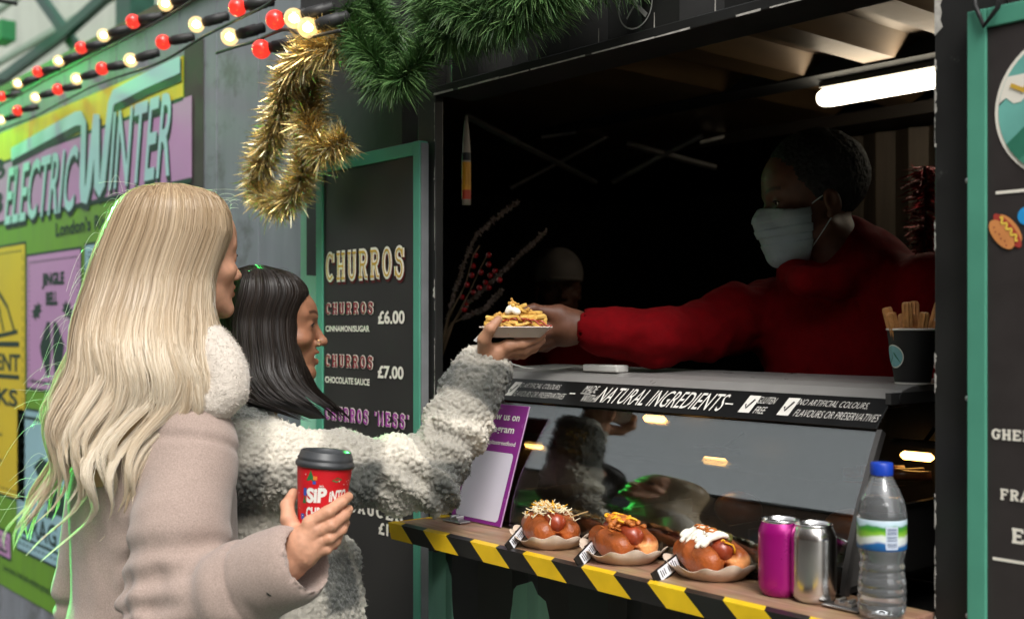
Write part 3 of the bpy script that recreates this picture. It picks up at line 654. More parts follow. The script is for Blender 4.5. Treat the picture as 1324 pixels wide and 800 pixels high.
def rim(x):
    m = MB(); A = outset(pf, .003); B = outset(pf, -.010); n = len(pf); d = .0045
    V = [(x-d,p[0],p[1]) for p in A] + [(x+d,p[0],p[1]) for p in A] + [(x-d,p[0],p[1]) for p in B] + [(x+d,p[0],p[1]) for p in B]
    F = []
    for i in range(n-1): F += [(i,n+i,n+i+1,i+1),(2*n+i,2*n+i+1,3*n+i+1,3*n+i),(i,i+1,2*n+i+1,2*n+i),(n+i,3*n+i,3*n+i+1,n+i+1)]
    F += [(0,2*n,3*n,n),(n-1,2*n-1,4*n-1,3*n-1)]
    m.add(V, F); return m.build("edge_rim", pm("rim_grey", S(90,88,86), .35, .6), t, smooth=True, angle=40)
rim(XC1+.0085); rim(XC0-.0085)
m = MB(); T_ = [(.345,1.395),(.345,1.408),(.165,1.404),(.135,1.398),(.113,1.384),(.113,1.376),(.150,1.392)]
m.prism([(p[0],p[1]) for p in T_][::-1], (XC0-.004,0,0), (0,1,0), (0,0,1), (XC1-XC0+.012,0,0)); m.build("top_rail", pm("satin_grey", S(152,150,147), .3, .25, var=.05), t, bevel=.0015)
A, B = Vector((0,.113,1.3832)), Vector((0,.068,1.338)); Yb = (A-B).normalized(); Nb = Vector((1,0,0)).cross(Yb).normalized(); Lb = (A-B).length
m = MB(); m.prism([(0,0),(XC1-XC0+.003,0),(XC1-XC0+.003,Lb-.001),(0,Lb-.001)], Vector((XC0,0,0))+B, (1,0,0), Yb, Nb*.0035); band = m.build("slogan_band", pm("band_black", S(22,22,22), .3), t, bevel=.0008)
m = MB()
def bx(u, f, y=None):   # band coordinate -> world (u pixel column at fraction f of the band height)
    P = B + (A-B)*f; q = Py(u, 500, P.y); return Vector((q.x, P.y, P.z)) + Nb*.0036
def bw(s, u0, u1, f0, f1, bold=.01, sh=.22):
    BL, BR = bx(u0, f0), bx(u1, f0); H = (f1-f0)*Lb; TL = BL + Yb*H + Vector((sh*H,0,0)); write(m, s, BL, BR - Vector((sh*H*.8,0,0)), TL, bold, .0006)
def dash(u0, u1):
    a, b2 = bx(u0,.47), bx(u1,.47); lay_line(m, [(0,0),((b2-a).length,0)], .003, .0006, N=Nb, X=Vector((1,0,0)), Y=Yb, o=a)
bm = MB()
def check(u0, u1):
    a, b2 = bx(u0,.2), bx(u1,.2); W = (b2-a).length*.66; H = .62*Lb; q = Vector((.16*H,0,0))
    m.add([tuple(p + Nb*.0006) for p in (a, a+Vector((W,0,0)), a+Vector((W,0,0))+Yb*H+q, a+Yb*H+q)], [(0,1,2,3)])
    lay_line(bm, [(.35*W,.48*H),(.5*W,.24*H),(.92*W,.78*H)], .0038, .0012, N=Nb, X=Vector((1,0,0)), Y=Yb, o=a)
bw("NO ARTIFICIAL COLOURS,", 668, 724, .56, .80, -.012); bw("FLAVOURS OR PRESERVATIVES", 663, 729, .2, .44, -.012); check(653, 667)
dash(738, 745); bw("MADE", 754, 772, .55, .84, -.01); bw("WITH", 750, 769, .17, .46, -.01); lay_line(m, [(0,0),(.028,0)], .0016, .0006, N=Nb, X=Vector((1,0,0)), Y=Yb, o=bx(752,.5))
bw("NATURAL INGREDIENTS", 769, 934, .18, .82, .0); dash(939, 949)
check(955, 977); bw("GLUTEN", 979, 1003, .56, .80, -.01); bw("FREE", 974, 989, .2, .44, -.01); check(1005, 1028); bw("NO ARTIFICIAL COLOURS,", 1031, 1123, .56, .80, -.012); bw("FLAVOURS OR PRESERVATIVES", 1026, 1136, .2, .44, -.012)
m.build("lettering", WHITEP, band); bm.build("tick_mark", HB, band)
# case interior: deck, back wall, end panels, warm lamps
m = MB(); m.box((XC0,-.03,SZ+.002),(XC1,.34,SZ+.012)); m.build("deck", pm("case_deck", (.03,.028,.026,1), .4, .5), t)
m = MB(); m.box((XC0,.34,SZ-.04),(XC1,.35,1.394)); m.build("back_panel", pm("case_back", (.018,.017,.016,1), .35, .3), t)
ENDG = pm("end_panel_metal", S(84,82,80), .4, .4, var=.1)
for x, s_ in ((XC1,1),(XC0-.004,1)):
    lo = [(p[0]+.019,p[1]) for p in pf if p[1] < 1.212]
    m = MB(); m.prism([(.339,SZ+.013),(.339,1.212)] + lo + [(lo[-1][0],SZ+.013)], (x,0,0), (0,1,0), (0,0,1), (.004,0,0)); m.build("end_panel", ENDG, t)
    up = [(p[0]+.019,p[1]) for p in pf if p[1] >= 1.216]
    m = MB(); m.prism([(.339,1.216),(.339,1.376),(.10,1.37)] + up, (x,0,0), (0,1,0), (0,0,1), (.003,0,0)); m.build("end_glass", GE, t)
m = MB(); m.box((XC1-.004,.03,1.2125),(XC1+.008,.345,1.2155)); m.build("end_rail", DKSTEEL, t)
m = MB(); m.box((XC1-.001,.098,1.376),(XC1+.009,.345,1.394)); m.tube([(XC1+.006,.128,1.386),(XC1+.0105,.128,1.386)], .007, 12); m.build("end_cap", pm("cap_grey", S(60,60,60), .4), t)
m = MB(); m.box((XC0+.01,.15,1.235),(XC1-.02,.335,1.239)); m.build("glass_shelf", GE, t)
WARM = pm("warm_lamp", (.9,.5,.15,1), .5, emit=(1,.47,.11,1), estr=8)
for (u, v, y) in ((690,575,.27),(846,541,.27),(924,596,.25),(1196,602,.235)):
    q = Py(u, v, y); x, z = q.x, q.z
    if u > 1100: x, y, z = -1.005, .27, 1.278
    m = MB(); m.tube([(x-.03,y,z),(x-.024,y,z),(x+.024,y,z),(x+.03,y,z)], [.003,.0075,.0075,.003], 10); m.build("heat_lamp", WARM, t, smooth=True)
    m = MB(); m.box((x-.045,y-.012,z+.016),(x+.045,y+.022,z+.026)); m.tube([(x,y+.02,z+.02),(x,.338,z+.05)], .004, 6); m.build("lamp_holder", DKSTEEL, t)
# pastries kept inside the case
BUN = pm("baked_bun", S(150,78,34), .32, var=.35, scale=22, bump=.15, bscale=40, coat=.25)
TRAYM = pm("steel_tray", (.35,.34,.33,1), .3, 1.0)
for i, x in enumerate((-1.72,-1.40,-1.10)):
    m = MB(); m.box((x-.13,.04+.06*(i!=9),SZ+.014),(x+.13,.30,SZ+.022)); m.box((x-.13,.1,SZ+.0221),(x-.125,.30,SZ+.05)); m.box((x+.125,.1,SZ+.0221),(x+.13,.30,SZ+.05))
    tag(m.build("serving_tray", TRAYM, None), ["steel tray inside the left third of the glass case","steel tray inside the middle of the glass case","steel tray inside the case beside its curved end"][i], "tray")
for i, (x, y) in enumerate(((-1.36,.24),(-1.10,.22))):
    m = MB(); m.sphere((x,y,SZ+.055), (.05,.04,.034), 24, 14); tag(m.build("bread_roll", BUN, None, smooth=True), ["bread roll in the middle steel tray inside the glass case","bread roll in the steel tray near the curved end of the case"][i], "bread roll")

for k in range(5):
    x, y = -1.06+.018*k, .20+.012*(k%2); m = MB(); m.tube([(x-.03,y-.02,1.250+.004*(k%3)),(x+.03,y+.03,1.252+.004*(k%2))], .0085, 10)
    tag(m.build("fried_snack", BUN, None, smooth=True), "golden fried snack on the warm glass shelf inside the case end", "fried snack", "fried snacks under the heat lamp")
# ================================================================== implicit-surface modelling (smooth unions -> one continuous mesh)
class Field:
    def __init__(s, lo, hi, h):
        s.lo = np.array(lo, float); s.h = h; s.n = np.ceil((np.array(hi)-s.lo)/h).astype(int)+1
        s.F = np.full(s.n, 1.0, np.float32)
    def _sub(s, lo, hi):
        a = np.clip(np.floor((np.array(lo)-s.lo)/s.h).astype(int), 0, s.n); b = np.clip(np.ceil((np.array(hi)-s.lo)/s.h).astype(int)+1, 0, s.n)
        if np.any(b <= a): return None
        sl = tuple(slice(i,j) for i,j in zip(a,b)); g = [s.lo[k]+s.h*np.arange(a[k],b[k]) for k in range(3)]
        X = g[0][:,None,None]; Y = g[1][None,:,None]; Z = g[2][None,None,:]
        return sl, X, Y, Z
    def _mix(s, sl, d, k, sub):
        A = s.F[sl]; d = d.astype(np.float32)
        if sub: d = -d; h = np.clip(.5-.5*(A-d)/k, 0, 1); s.F[sl] = A*(1-h)+d*h + k*h*(1-h) if k > 1e-6 else np.maximum(A, d)
        else: h = np.clip(.5+.5*(A-d)/k, 0, 1); s.F[sl] = A*(1-h)+d*h - k*h*(1-h)
        return s
    def cone(s, a, b, ra, rb, k=.01, sub=False, fl=None):
        """tapered capsule; fl=(direction, factor) flattens it along a direction"""
        a = np.array(a, float); b = np.array(b, float); m = max(ra, rb)+2*k+2*s.h
        if fl: m = m*max(1, 1/fl[1]*0+1)
        q = s._sub(np.minimum(a,b)-m, np.maximum(a,b)+m)
        if q is None: return s
        sl, X, Y, Z = q; ab = b-a; L = max(float(ab@ab), 1e-9)
        px, py, pz = X-a[0], Y-a[1], Z-a[2]
        t = np.clip((px*ab[0]+py*ab[1]+pz*ab[2])/L, 0, 1)
        dx, dy, dz = px-t*ab[0], py-t*ab[1], pz-t*ab[2]
        if fl:
            u = np.array(fl[0], float); u /= np.linalg.norm(u); c = (dx*u[0]+dy*u[1]+dz*u[2]); f = 1/fl[1]-1
            dx, dy, dz = dx+c*u[0]*f, dy+c*u[1]*f, dz+c*u[2]*f
        d = np.sqrt(dx*dx+dy*dy+dz*dz)-(ra+t*(rb-ra))
        return s._mix(sl, d, k, sub)
    def ell(s, c, r, k=.01, R=None, sub=False):
        c = np.array(c, float); r = np.array(r, float); m = max(r)+2*k+2*s.h
        q = s._sub(c-m, c+m)
        if q is None: return s
        sl, X, Y, Z = q; px, py, pz = X-c[0], Y-c[1], Z-c[2]
        if R is not None:
            R = np.array(R); px, py, pz = [R[0][i]*px+R[1][i]*py+R[2][i]*pz for i in range(3)]
        k0 = np.sqrt((px/r[0])**2+(py/r[1])**2+(pz/r[2])**2); k1 = np.sqrt((px/r[0]**2)**2+(py/r[1]**2)**2+(pz/r[2]**2)**2)
        d = k0*(k0-1)/np.maximum(k1, 1e-6)
        return s._mix(sl, d, k, sub)
    def chain(s, P, R, k=.01, fl=None, sub=False):
        for i in range(len(P)-1): s.cone(P[i], P[i+1], R[i], R[i+1], k, sub, fl)
        return s
    def merge(s, o, k):
        h = np.clip(.5+.5*(s.F-o.F)/k, 0, 1); s.F = s.F*(1-h)+o.F*h-k*h*(1-h); return s
    def copy_empty(s):
        f = Field.__new__(Field); f.lo = s.lo; f.h = s.h; f.n = s.n; f.F = np.full(s.n, 1.0, np.float32); return f
    def mesh(s, smooth=2):
        F = s.F; n = np.array(F.shape); ins = F < 0
        c = [(i,j,k) for i in (0,1) for j in (0,1) for k in (0,1)]
        sl = lambda o: tuple(slice(o[a], n[a]-1+o[a]) for a in range(3))
        cnt = np.zeros(n-1, np.int8)
        for o in c: cnt += ins[sl(o)]
        mix = (cnt > 0) & (cnt < 8); I = np.argwhere(mix); idx = np.full(n-1, -1, np.int64); idx[mix] = np.arange(len(I))
        acc = np.zeros((len(I),3)); num = np.zeros(len(I)); 
        E = [(a,b) for a in c for b in c if sum(abs(a[i]-b[i]) for i in range(3)) == 1 and a < b]
        for a, b in E:
            fa = F[tuple((I+a).T)]; fb = F[tuple((I+b).T)]; x = (fa < 0) != (fb < 0)
            t = np.where(x, fa/np.where(np.abs(fa-fb) < 1e-12, 1, fa-fb), 0)
            p = np.array(a)+t[:,None]*(np.array(b)-np.array(a)); acc += np.where(x[:,None], p, 0); num += x
        V = s.lo+s.h*(I+acc/np.maximum(num,1)[:,None]); Q = []
        for ax in range(3):
            b1, b2 = (ax+1)%3, (ax+2)%3
            s0 = [slice(None)]*3; s1 = [slice(None)]*3; s0[ax] = slice(0,n[ax]-1); s1[ax] = slice(1,n[ax])
            for b in (b1,b2): s0[b] = slice(1,n[b]-1); s1[b] = slice(1,n[b]-1)
            A = ins[tuple(s0)]; B = ins[tuple(s1)]; X = np.argwhere(A != B); X[:,b1] += 1; X[:,b2] += 1
            flip = ins[tuple(X.T)]
            def cell(d1, d2):
                Y = X.copy(); Y[:,b1] -= d1; Y[:,b2] -= d2; return idx[tuple(Y.T)]
            q = np.stack([cell(1,1), cell(0,1), cell(0,0), cell(1,0)], 1)
            q[~flip] = q[~flip][:,::-1]; Q.append(q)
        Q = np.concatenate(Q); Q = Q[(Q >= 0).all(1)]
        for _ in range(smooth): V = lap(V, Q, .5)
        return V, Q
def lap(V, Q, f):
    S_ = np.zeros_like(V); N_ = np.zeros(len(V))
    for i in range(Q.shape[1]):
        a, b = Q[:,i], Q[:,(i+1)%Q.shape[1]]
        for k in range(3): S_[:,k] += np.bincount(a, V[b,k], len(V)) + np.bincount(b, V[a,k], len(V))
        N_ += np.bincount(a, minlength=len(V)) + np.bincount(b, minlength=len(V))
    return V*(1-f)+f*S_/np.maximum(N_,1)[:,None]
def normals(V, Q):
    n = np.cross(V[Q[:,2]]-V[Q[:,0]], V[Q[:,3]]-V[Q[:,1]]); N_ = np.zeros_like(V)
    for i in range(4):
        for k in range(3): N_[:,k] += np.bincount(Q[:,i], n[:,k], len(V))
    return N_/np.maximum(np.linalg.norm(N_, axis=1), 1e-12)[:,None]
def hash3(I, s=0):
    I = I.astype(np.int64); h = (I[...,0]*73856093) ^ (I[...,1]*19349663) ^ (I[...,2]*83492791) ^ (s*2654435761)
    h = (h ^ (h >> 13))*1274126177 & 0x7fffffff; h = h ^ (h >> 16); return (h & 0xffffff)/float(0xffffff)
def vnoise(P, s=0):
    """smooth value noise in [0,1]"""
    I = np.floor(P); f = P-I; f = f*f*(3-2*f); r = 0
    for i in (0,1):
        for j in (0,1):
            for k in (0,1):
                r = r+hash3(I+np.array([i,j,k]), s)*(f[:,0] if i else 1-f[:,0])*(f[:,1] if j else 1-f[:,1])*(f[:,2] if k else 1-f[:,2])
    return r
def fbm(P, s=0, o=4):
    r = 0; a = .5
    for k in range(o): r = r+a*vnoise(P*2**k, s+k); a *= .5
    return r
def vor(P, s=0):
    """distance to the nearest and second nearest jittered point"""
    I = np.floor(P); d1 = np.full(len(P), 9.); d2 = d1.copy()
    for i in (-1,0,1):
        for j in (-1,0,1):
            for k in (-1,0,1):
                C_ = I+np.array([i,j,k]); q = C_+np.stack([hash3(C_, s), hash3(C_, s+1), hash3(C_, s+2)], 1)
                d = np.linalg.norm(P-q, axis=1); d2 = np.where(d < d1, d1, np.minimum(d2, d)); d1 = np.minimum(d1, d)
    return d1, d2
def mesh_obj(name, V, Q, mats, parent=None, smooth=True, mi=None, attr=None):
    me = bpy.data.meshes.new(name); k = Q.shape[1]
    me.vertices.add(len(V)); me.vertices.foreach_set('co', np.asarray(V, np.float32).ravel())
    me.loops.add(Q.size); me.loops.foreach_set('vertex_index', Q.astype(np.int32).ravel())
    me.polygons.add(len(Q)); me.polygons.foreach_set('loop_start', np.arange(0, Q.size, k, dtype=np.int32))
    mats = mats if isinstance(mats, (list, tuple)) else [mats]
    for m_ in mats: me.materials.append(m_)
    if mi is not None: me.polygons.foreach_set('material_index', np.asarray(mi, np.int32))
    me.update(calc_edges=True); me.validate()
    if smooth: me.shade_smooth()
    if attr is not None:
        for nm, c in attr.items():
            a = me.color_attributes.new(nm, 'FLOAT_COLOR', 'POINT'); a.data.foreach_set('color', np.concatenate([c, np.ones((len(c),1))], 1).astype(np.float32).ravel())
    o = bpy.data.objects.new(name, me); COL.objects.link(o); put(o, parent); return o
def ribbons(paths, wd, up=None, taper=True, sides=2):
    """many strands -> thin tubes/ribbons.  paths: (S, n, 3); wd: (S,) or scalar width.  sides=2: flat ribbon facing up[] ; 3: tube"""
    P = np.asarray(paths, float); S_, n, _ = P.shape; wd = np.broadcast_to(np.asarray(wd, float), (S_,))
    T = np.empty_like(P); T[:,1:-1] = P[:,2:]-P[:,:-2]; T[:,0] = P[:,1]-P[:,0]; T[:,-1] = P[:,-1]-P[:,-2]; T /= np.maximum(np.linalg.norm(T, axis=2), 1e-9)[...,None]
    r = np.broadcast_to(rng.normal(size=(S_,1,3)), P.shape) if up is None else np.broadcast_to(up, P.shape)
    A = np.cross(T, r); A /= np.maximum(np.linalg.norm(A, axis=2), 1e-9)[...,None]
    tp = np.ones(n) if not taper else np.clip(np.minimum(1, (1-np.linspace(0,1,n))*2.2)+.12, 0, 1)
    W = wd[:,None,None]*tp[None,:,None]*.5
    if sides == 2:
        V = np.stack([P-A*W, P+A*W], 2).reshape(-1,3); k = 2
        b = (np.arange(S_)[:,None]*n+np.arange(n-1)[None,:])*2; Q = np.stack([b, b+1, b+3, b+2], -1).reshape(-1,4)
    else:
        B = np.cross(T, A); V = np.stack([P+(A*math.cos(q)+B*math.sin(q))*W for q in np.arange(sides)*2*math.pi/sides], 2).reshape(-1,3)
        b = (np.arange(S_)[:,None]*n+np.arange(n-1)[None,:])*sides; Q = np.concatenate([np.stack([b+i, b+(i+1)%sides, b+sides+(i+1)%sides, b+sides+i], -1).reshape(-1,4) for i in range(sides)])
    return V, Q
# ================================================================== food and small things on the shelf
KRAFT = pm("paper_boat", S(206,186,166), .75, var=.08, scale=40, bump=.1)
def hotdog_frame(u, v, yaw):
    p = Pz(u, v, SZ); return Matrix.Translation((p.x, p.y, SZ)) @ Matrix.Rotation(yaw, 4, 'Z') @ Matrix.Scale(.90, 4)
def boat_mesh(mb, L=.095, W=.081, H=.025, seed=0, lift=.001):
    n = 96; r_ = random.Random(seed); ph = r_.uniform(0,6)
    rings = []
    for j, (f, z) in enumerate(((0,0),(.62,0),(.72,.004),(.86,.5),(1.0,1.0))):
        rings.append([])
        for i in range(n):
            a = 2*math.pi*i/n; fl = (math.sin(11*a+ph)+.4*math.sin(5*a+1))*(.05 if j == 4 else .03 if j == 3 else 0)
            zz = H*z*(1+(.16*math.sin(11*a+ph+.8)+.10*math.sin(4*a+ph))*(j == 4) + .16*math.cos(2*a)*(j == 4)) + lift
            rings[-1].append((L*f*(1+fl)*math.cos(a), W*f*(1+fl)*math.sin(a), zz))
    V = [p for R_ in rings for p in R_]; F = [(j*n+i, j*n+(i+1)%n, (j+1)*n+(i+1)%n, (j+1)*n+i) for j in range(4) for i in range(n)]
    mb.add(V, F)
BUNM = pm("brioche_crust", S(150,76,32), .38, var=.35, scale=26, bump=.35, bscale=190, coat=.04, attr="tint", detail=6)
SAUS = pm("sausage", S(142,58,32), .34, var=.25, scale=40, bump=.1, coat=.3)
CHW = pm("grated_cheese", S(236,224,190), .5, var=.06, scale=50); CHY = pm("mustard", S(232,172,40), .35, var=.1, scale=50); ONI = pm("crispy_onion", S(178,104,44), .5, var=.4, scale=80, bump=.3); MAYO = pm("mayo", S(238,232,216), .3, var=.03, scale=30); FLK = pm("dark_flakes", S(52,44,26), .6, var=.4); RELISH = pm("green_relish", S(96,92,40), .4, var=.4, scale=90, bump=.4)
def hot_dog(name, label, u, v, yaw, kind, seed, cut):
    M = hotdog_frame(u, v, yaw); t = local_thing(name, label, "hot dog", M, "hot dogs in paper boats along the shelf")
    r_ = np.random.default_rng(seed)
    f = Field((-.092,-.062,-.005), (.088,.062,.095), .0019)
    for s_ in (-1,1):
        f.chain([(-.058,s_*.022,.034),(0,s_*.0265,.036),(.050,s_*.024,.033)], [.024,.0295,.0255], .006)
    f.ell((0,0,.020), (.056,.036,.016), .012)
    f.cone((-.07,0,.058),(.08,0,.054), .0175, .0175, .006, sub=True)
    f.cone((.025,0,.018),(.08,0,.03), .003, .008, .005, sub=True)
    V, Q = f.mesh(3); V[:,2] = np.maximum(V[:,2], .004)
    N_ = normals(V, Q); V = V + N_*((fbm(V*55, seed)-.5)*.0035)[:,None]
    tint = np.ones((len(V),3))*(.45+1.05*fbm(V*34, seed+3))[:,None]
    low = np.clip((.014-V[:,2])/.01, 0, 1)[:,None]; tint = tint*(1-low)+low*np.array([1.5,1.7,2.0])          # paler underside of the crust
    if cut:                                                                                            # torn face of white crumb at the front
        fr = np.clip((V[:,0]-.050+.25*(fbm(V*60,5)-.5)*.04)/.004, 0, 1)*np.clip((.047-V[:,2])/.008, 0, 1)*np.clip((V[:,1]*cut-.002)/.006, 0, 1); fr = fr[:,None]; tint = tint*(1-fr)+fr*np.array([2.5,4.6,8.5])
    b = mesh_obj("bun", V, Q, BUNM, t, attr={"tint": tint})
    m = MB(); xs_ = np.linspace(-.0624,.0624,21); rr_ = [.0192*math.sqrt(max(0,1-max(0,(abs(x)-.046)/.0165)**2)) + .0006 for x in xs_]; m.tube([(x, .0018*math.sin(x*40), .0520-.5*x*x) for x in xs_], rr_, 18); m.build("sausage", SAUS, t, smooth=True)
    m = MB(); boat_mesh(m, seed=seed); o = m.build("paper_boat", KRAFT, t, smooth=True); so_ = o.modifiers.new("thickness", 'SOLIDIFY'); so_.thickness = .0009
    def top(n, sx, sy, z0, cx=-.004): 
        x = r_.normal(cx, sx, n).clip(-.058,.05); y = r_.normal(0, sy, n).clip(-.045,.045); return np.stack([x, y, .0735 - 9*y*y - 3.0*np.maximum(0,abs(x)-.03)*abs(x) + z0], 1)
    if kind == 'cheese':
        for mat, n, nm in ((CHW, 240, "grated_cheese"), (CHY, 110, "orange_cheese")):
            c = top(n, .026, .019, .002) if mat is CHW else top(n, .022, .016, .003, -.012)
            d = r_.normal(size=(n,3)); d[:,2] *= .45; d /= np.linalg.norm(d, axis=1)[:,None]; L = r_.uniform(.006,.012,n)[:,None]; k = np.linspace(-1,1,4); bend = r_.normal(size=(n,3))*.0015; bend[:,2] -= .001
            P = c[:,None,:]+d[:,None,:]*L[:,None,:]*k[None,:,None]+bend[:,None,:]*(k**2)[None,:,None]; P[...,2] = np.maximum(P[...,2], .012) + r_.uniform(0,.006,n)[:,None]
            V, Q = ribbons(P, .0022, taper=False, sides=4); mesh_obj(nm, V, Q, mat, t, smooth=False)
        m = MB(); m.tube([(.058,-.02,.07),(.052,-.012,.062),(.055,-.016,.05),(.056,-.014,.04)], .0017, 6); m.build("cheese_strand", CHW, t, smooth=True)
    if kind == 'onion':
        f = Field((-.06,-.04,.055), (.055,.04,.105), .0016)
        for c in top(70, .022, .014, .003): f.ell(c, r_.uniform(.004,.0075,3), .003)
        V, Q = f.mesh(1); N_ = normals(V, Q); V = V+N_*((fbm(V*260, 4)-.45)*.004)[:,None]; mesh_obj("onion_topping", V, Q, ONI, t)
        for z_, mt, nm in ((0,CHY,"mustard_drizzle"),):
            for yo in (-.014, .006): 
                m = MB(); m.tube([(x, yo+.008*math.sin(x*210+yo*90), .081-6*yo*yo+.002*math.sin(x*300)) for x in np.linspace(-.042,.036,44)], .0026, 7); m.build(nm, mt, t, smooth=True)
        m = MB()
        for k in range(10):                                       # little fried rings on the crust
            a = r_.uniform(0,6.28); c = np.array([.02+r_.normal()*.012, -.026+r_.normal()*.006, .064]); R_ = r_.uniform(.004,.006); m.tube([(c[0]+R_*math.cos(q), c[1]+R_*.8*math.sin(q), c[2]-.5*R_*math.sin(q)-0*q) for q in np.linspace(a,a+5,14)], .0012, 5)
        m.build("onion_ring", ONI, t, smooth=True)
    if kind == 'mayo':
        f = Field((-.065,-.05,.035), (.06,.045,.1), .0016)
        for k in range(9):
            x = -.05+.0105*k; P = [(x+.006*math.sin(k), y, .0765-11*y*y+.0015*math.sin(90*y+k)) for y in np.linspace(-.034-.006*(k%3==1),.012+.004*math.sin(k*2),12)]; f.chain(P, [.0048+.001*math.sin(i+k) for i in range(12)], .003)
        V, Q = f.mesh(2); N_ = normals(V, Q); V = V+N_*((fbm(V*120, 9)-.5)*.003)[:,None]; mesh_obj("mayo_drizzle", V, Q, MAYO, t)
        m = MB()
        for c in top(120, .022, .014, .0055): m.sphere(c, (r_.uniform(.0008,.0016), r_.uniform(.0006,.0012), .0007), 5, 4)
        m.build("herb_flakes", FLK, t)
        for yo in (-.012,-.002): 
            m = MB(); m.tube([(x, yo+.007*math.sin(x*170+yo*400), .0835-8*yo*yo+.001*math.sin(x*300)) for x in np.linspace(-.045,.03,40)], .0016, 6); m.build("orange_drizzle", pm("chipotle", S(196,110,40), .35), t, smooth=True)
        m = MB(); m.tube([(.0595,-.006+.001*k,.074-.0003*k*k) for k in range(-3,5)] + [(.0605,.013,.064),(.061,.0165,.056),(.0605,.016,.049)], .0017, 6); m.build("mustard_line", CHY, t, smooth=True)
        f = Field((-.06,.0,.05), (.06,.05,.1), .0017)
        for k in range(26): f.ell((r_.uniform(-.04,.04), r_.uniform(.014,.028), r_.uniform(.066,.073)), r_.uniform(.004,.007,3), .003)
        V, Q = f.mesh(1); N_ = normals(V, Q); V = V+N_*((fbm(V*240, 14)-.45)*.003)[:,None]; mesh_obj("green_relish", V, Q, RELISH, t)
    return t
YAWH = math.radians(-27)
hot_dog("hot_dog", "hot dog topped with grated pale and orange cheese in a paper boat", 711, 703, YAWH, 'cheese', 11, 0)
hot_dog("hot_dog", "hot dog topped with crispy onions and mustard in a paper boat", 805, 722, YAWH+.1, 'onion', 12, 1)
hot_dog("hot_dog", "hot dog with white drizzle, dark flakes and green relish in a paper boat", 919, 742, YAWH+.05, 'mayo', 13, 1)
m = MB(); a = Pz(735,672,SZ+.05); m.tube([Ps(737,668,2.02), Ps(760,661,2.10)], [.0013,.001], 6); tag(m.build("wooden_skewer", pm("skewer_wood", S(196,160,110), .6), None), "thin wooden skewer sticking out behind the cheese topped hot dog", "skewer")
# little clip tags leaning against the boats
TAGW = pm("tag_paper", S(226,228,232), .5, var=.04); TAGM = pm("tag_mark", S(70,70,74), .6)
for (u0,v0,u1,v1), lab in (((657,709,678,684), "small black clip tag with white label by the cheese topped hot dog"), ((747,729,771,703), "small black clip tag with white label by the onion topped hot dog"), ((846,749,878,724), "small black clip tag with white label by the hot dog with white drizzle")):
    p0 = Pz(u0, v0, SZ+.0035); d0 = Pz(u1, v1+14, SZ); p1 = Ps(u1, v1, (d0-CAM).dot(AX)-.01)
    Yv = (p1-p0); L = Yv.length; Yv.normalize(); vd = (CAM-p0).normalized(); Wv = Yv.cross(vd).normalized(); Wv = (Wv*.93 + Yv.cross(Wv)*.3).normalized(); Nv = Yv.cross(Wv).normalized()
    if Nv.dot(CAM-p0) < 0: Nv = -Nv
    t = thing("clip_tag", lab, "tag", tuple(p0), "clip tags beside the hot dogs")
    hw = .0100 if u0 < 700 else .0115
    m = MB(); prs = [(-hw,0),(hw,0),(hw,L),(-hw,L)]
    q0 = p0
    m.prism(prs, q0, Wv, Yv, Nv*-.0022); tail = p1 - Nv*.0022
    m.prism([(-hw*.7,0),(hw*.7,0),(hw*.7,.02),(-hw*.7,.02)], tail, Wv, (Yv*-.45-Nv*.9).normalized(), Nv*.0015); m.build("clip", HB, t)
    m = MB(); lay_poly(m, [(-hw*.78,L*.2),(hw*.78,L*.2),(hw*.78,L*.95),(-hw*.78,L*.95)], .0004, 0, N=Nv, X=Wv, Y=Yv, o=q0); m.build("label", TAGW, t)
    m = MB()
    for k in range(9):
        w_ = random.uniform(.3,.62)*hw; c_ = random.uniform(-.1,.1)*hw; z_ = L*(.28+.07*k)
        if k in (3,): continue
        lay_line(m, [(c_-w_,z_),(c_+w_,z_)], L*.03, .0008, N=Nv, X=Wv, Y=Yv, o=q0)
    m.build("small_print", TAGM, t)

# drink cans
def can(u, v, label, mat, name="drink_can", rot=0):
    p = Pz(u, v, SZ); t = thing(name, label, "drink can", (p.x,p.y,SZ), "drink cans on the shelf")
    c = (p.x,p.y,SZ); R = .033
    m = MB(); m.lathe([(.0001,.006),(.021,.0045),(.0235,.0005),(.026,.0008),(.0285,.004),(.0322,.011),(R,.017),(R,.093),(.0326,.097),(.0305,.1035),(.0283,.1085),(.0272,.111)], 48, c, closed=False); m.build("can_body", mat, t, smooth=True)
    m = MB(); m.lathe([(.0272,.1108),(.0278,.1125),(.0276,.1146),(.0268,.1152),(.0258,.1146),(.0252,.111),(.0235,.1088),(.0001,.1092)], 48, c, closed=False); m.build("can_lid", ALUC, t, smooth=True)
    m = MB(); a = rot; X_ = Vector((math.cos(a),math.sin(a),0)); Y_ = Vector((-math.sin(a),math.cos(a),0)); o = Vector(c)+Vector((0,0,.1103))
    m.prism([(.012*math.cos(q)-.002 if math.cos(q) < 0 else .014*math.cos(q), .0075*math.sin(q)) for q in np.linspace(0,2*math.pi,24)[:-1]], o, X_, Y_, (0,0,.0012)); m.build("ring_pull", ALUC, t)
ALUC = pm("can_aluminium", (.72,.71,.70,1), .2, 1.0, var=.05, scale=30, aniso=.5)
can(1009, 768, "magenta pink drink can standing left of the silver can", pm("can_magenta", S(160,14,116), .28, .35, var=.05, scale=20, coat=.2), rot=2.2)
can(1052, 776, "plain silver drink can between the magenta can and the water bottle", pm("can_silver", (.66,.63,.60,1), .22, 1.0, var=.05, scale=20), rot=2.6)

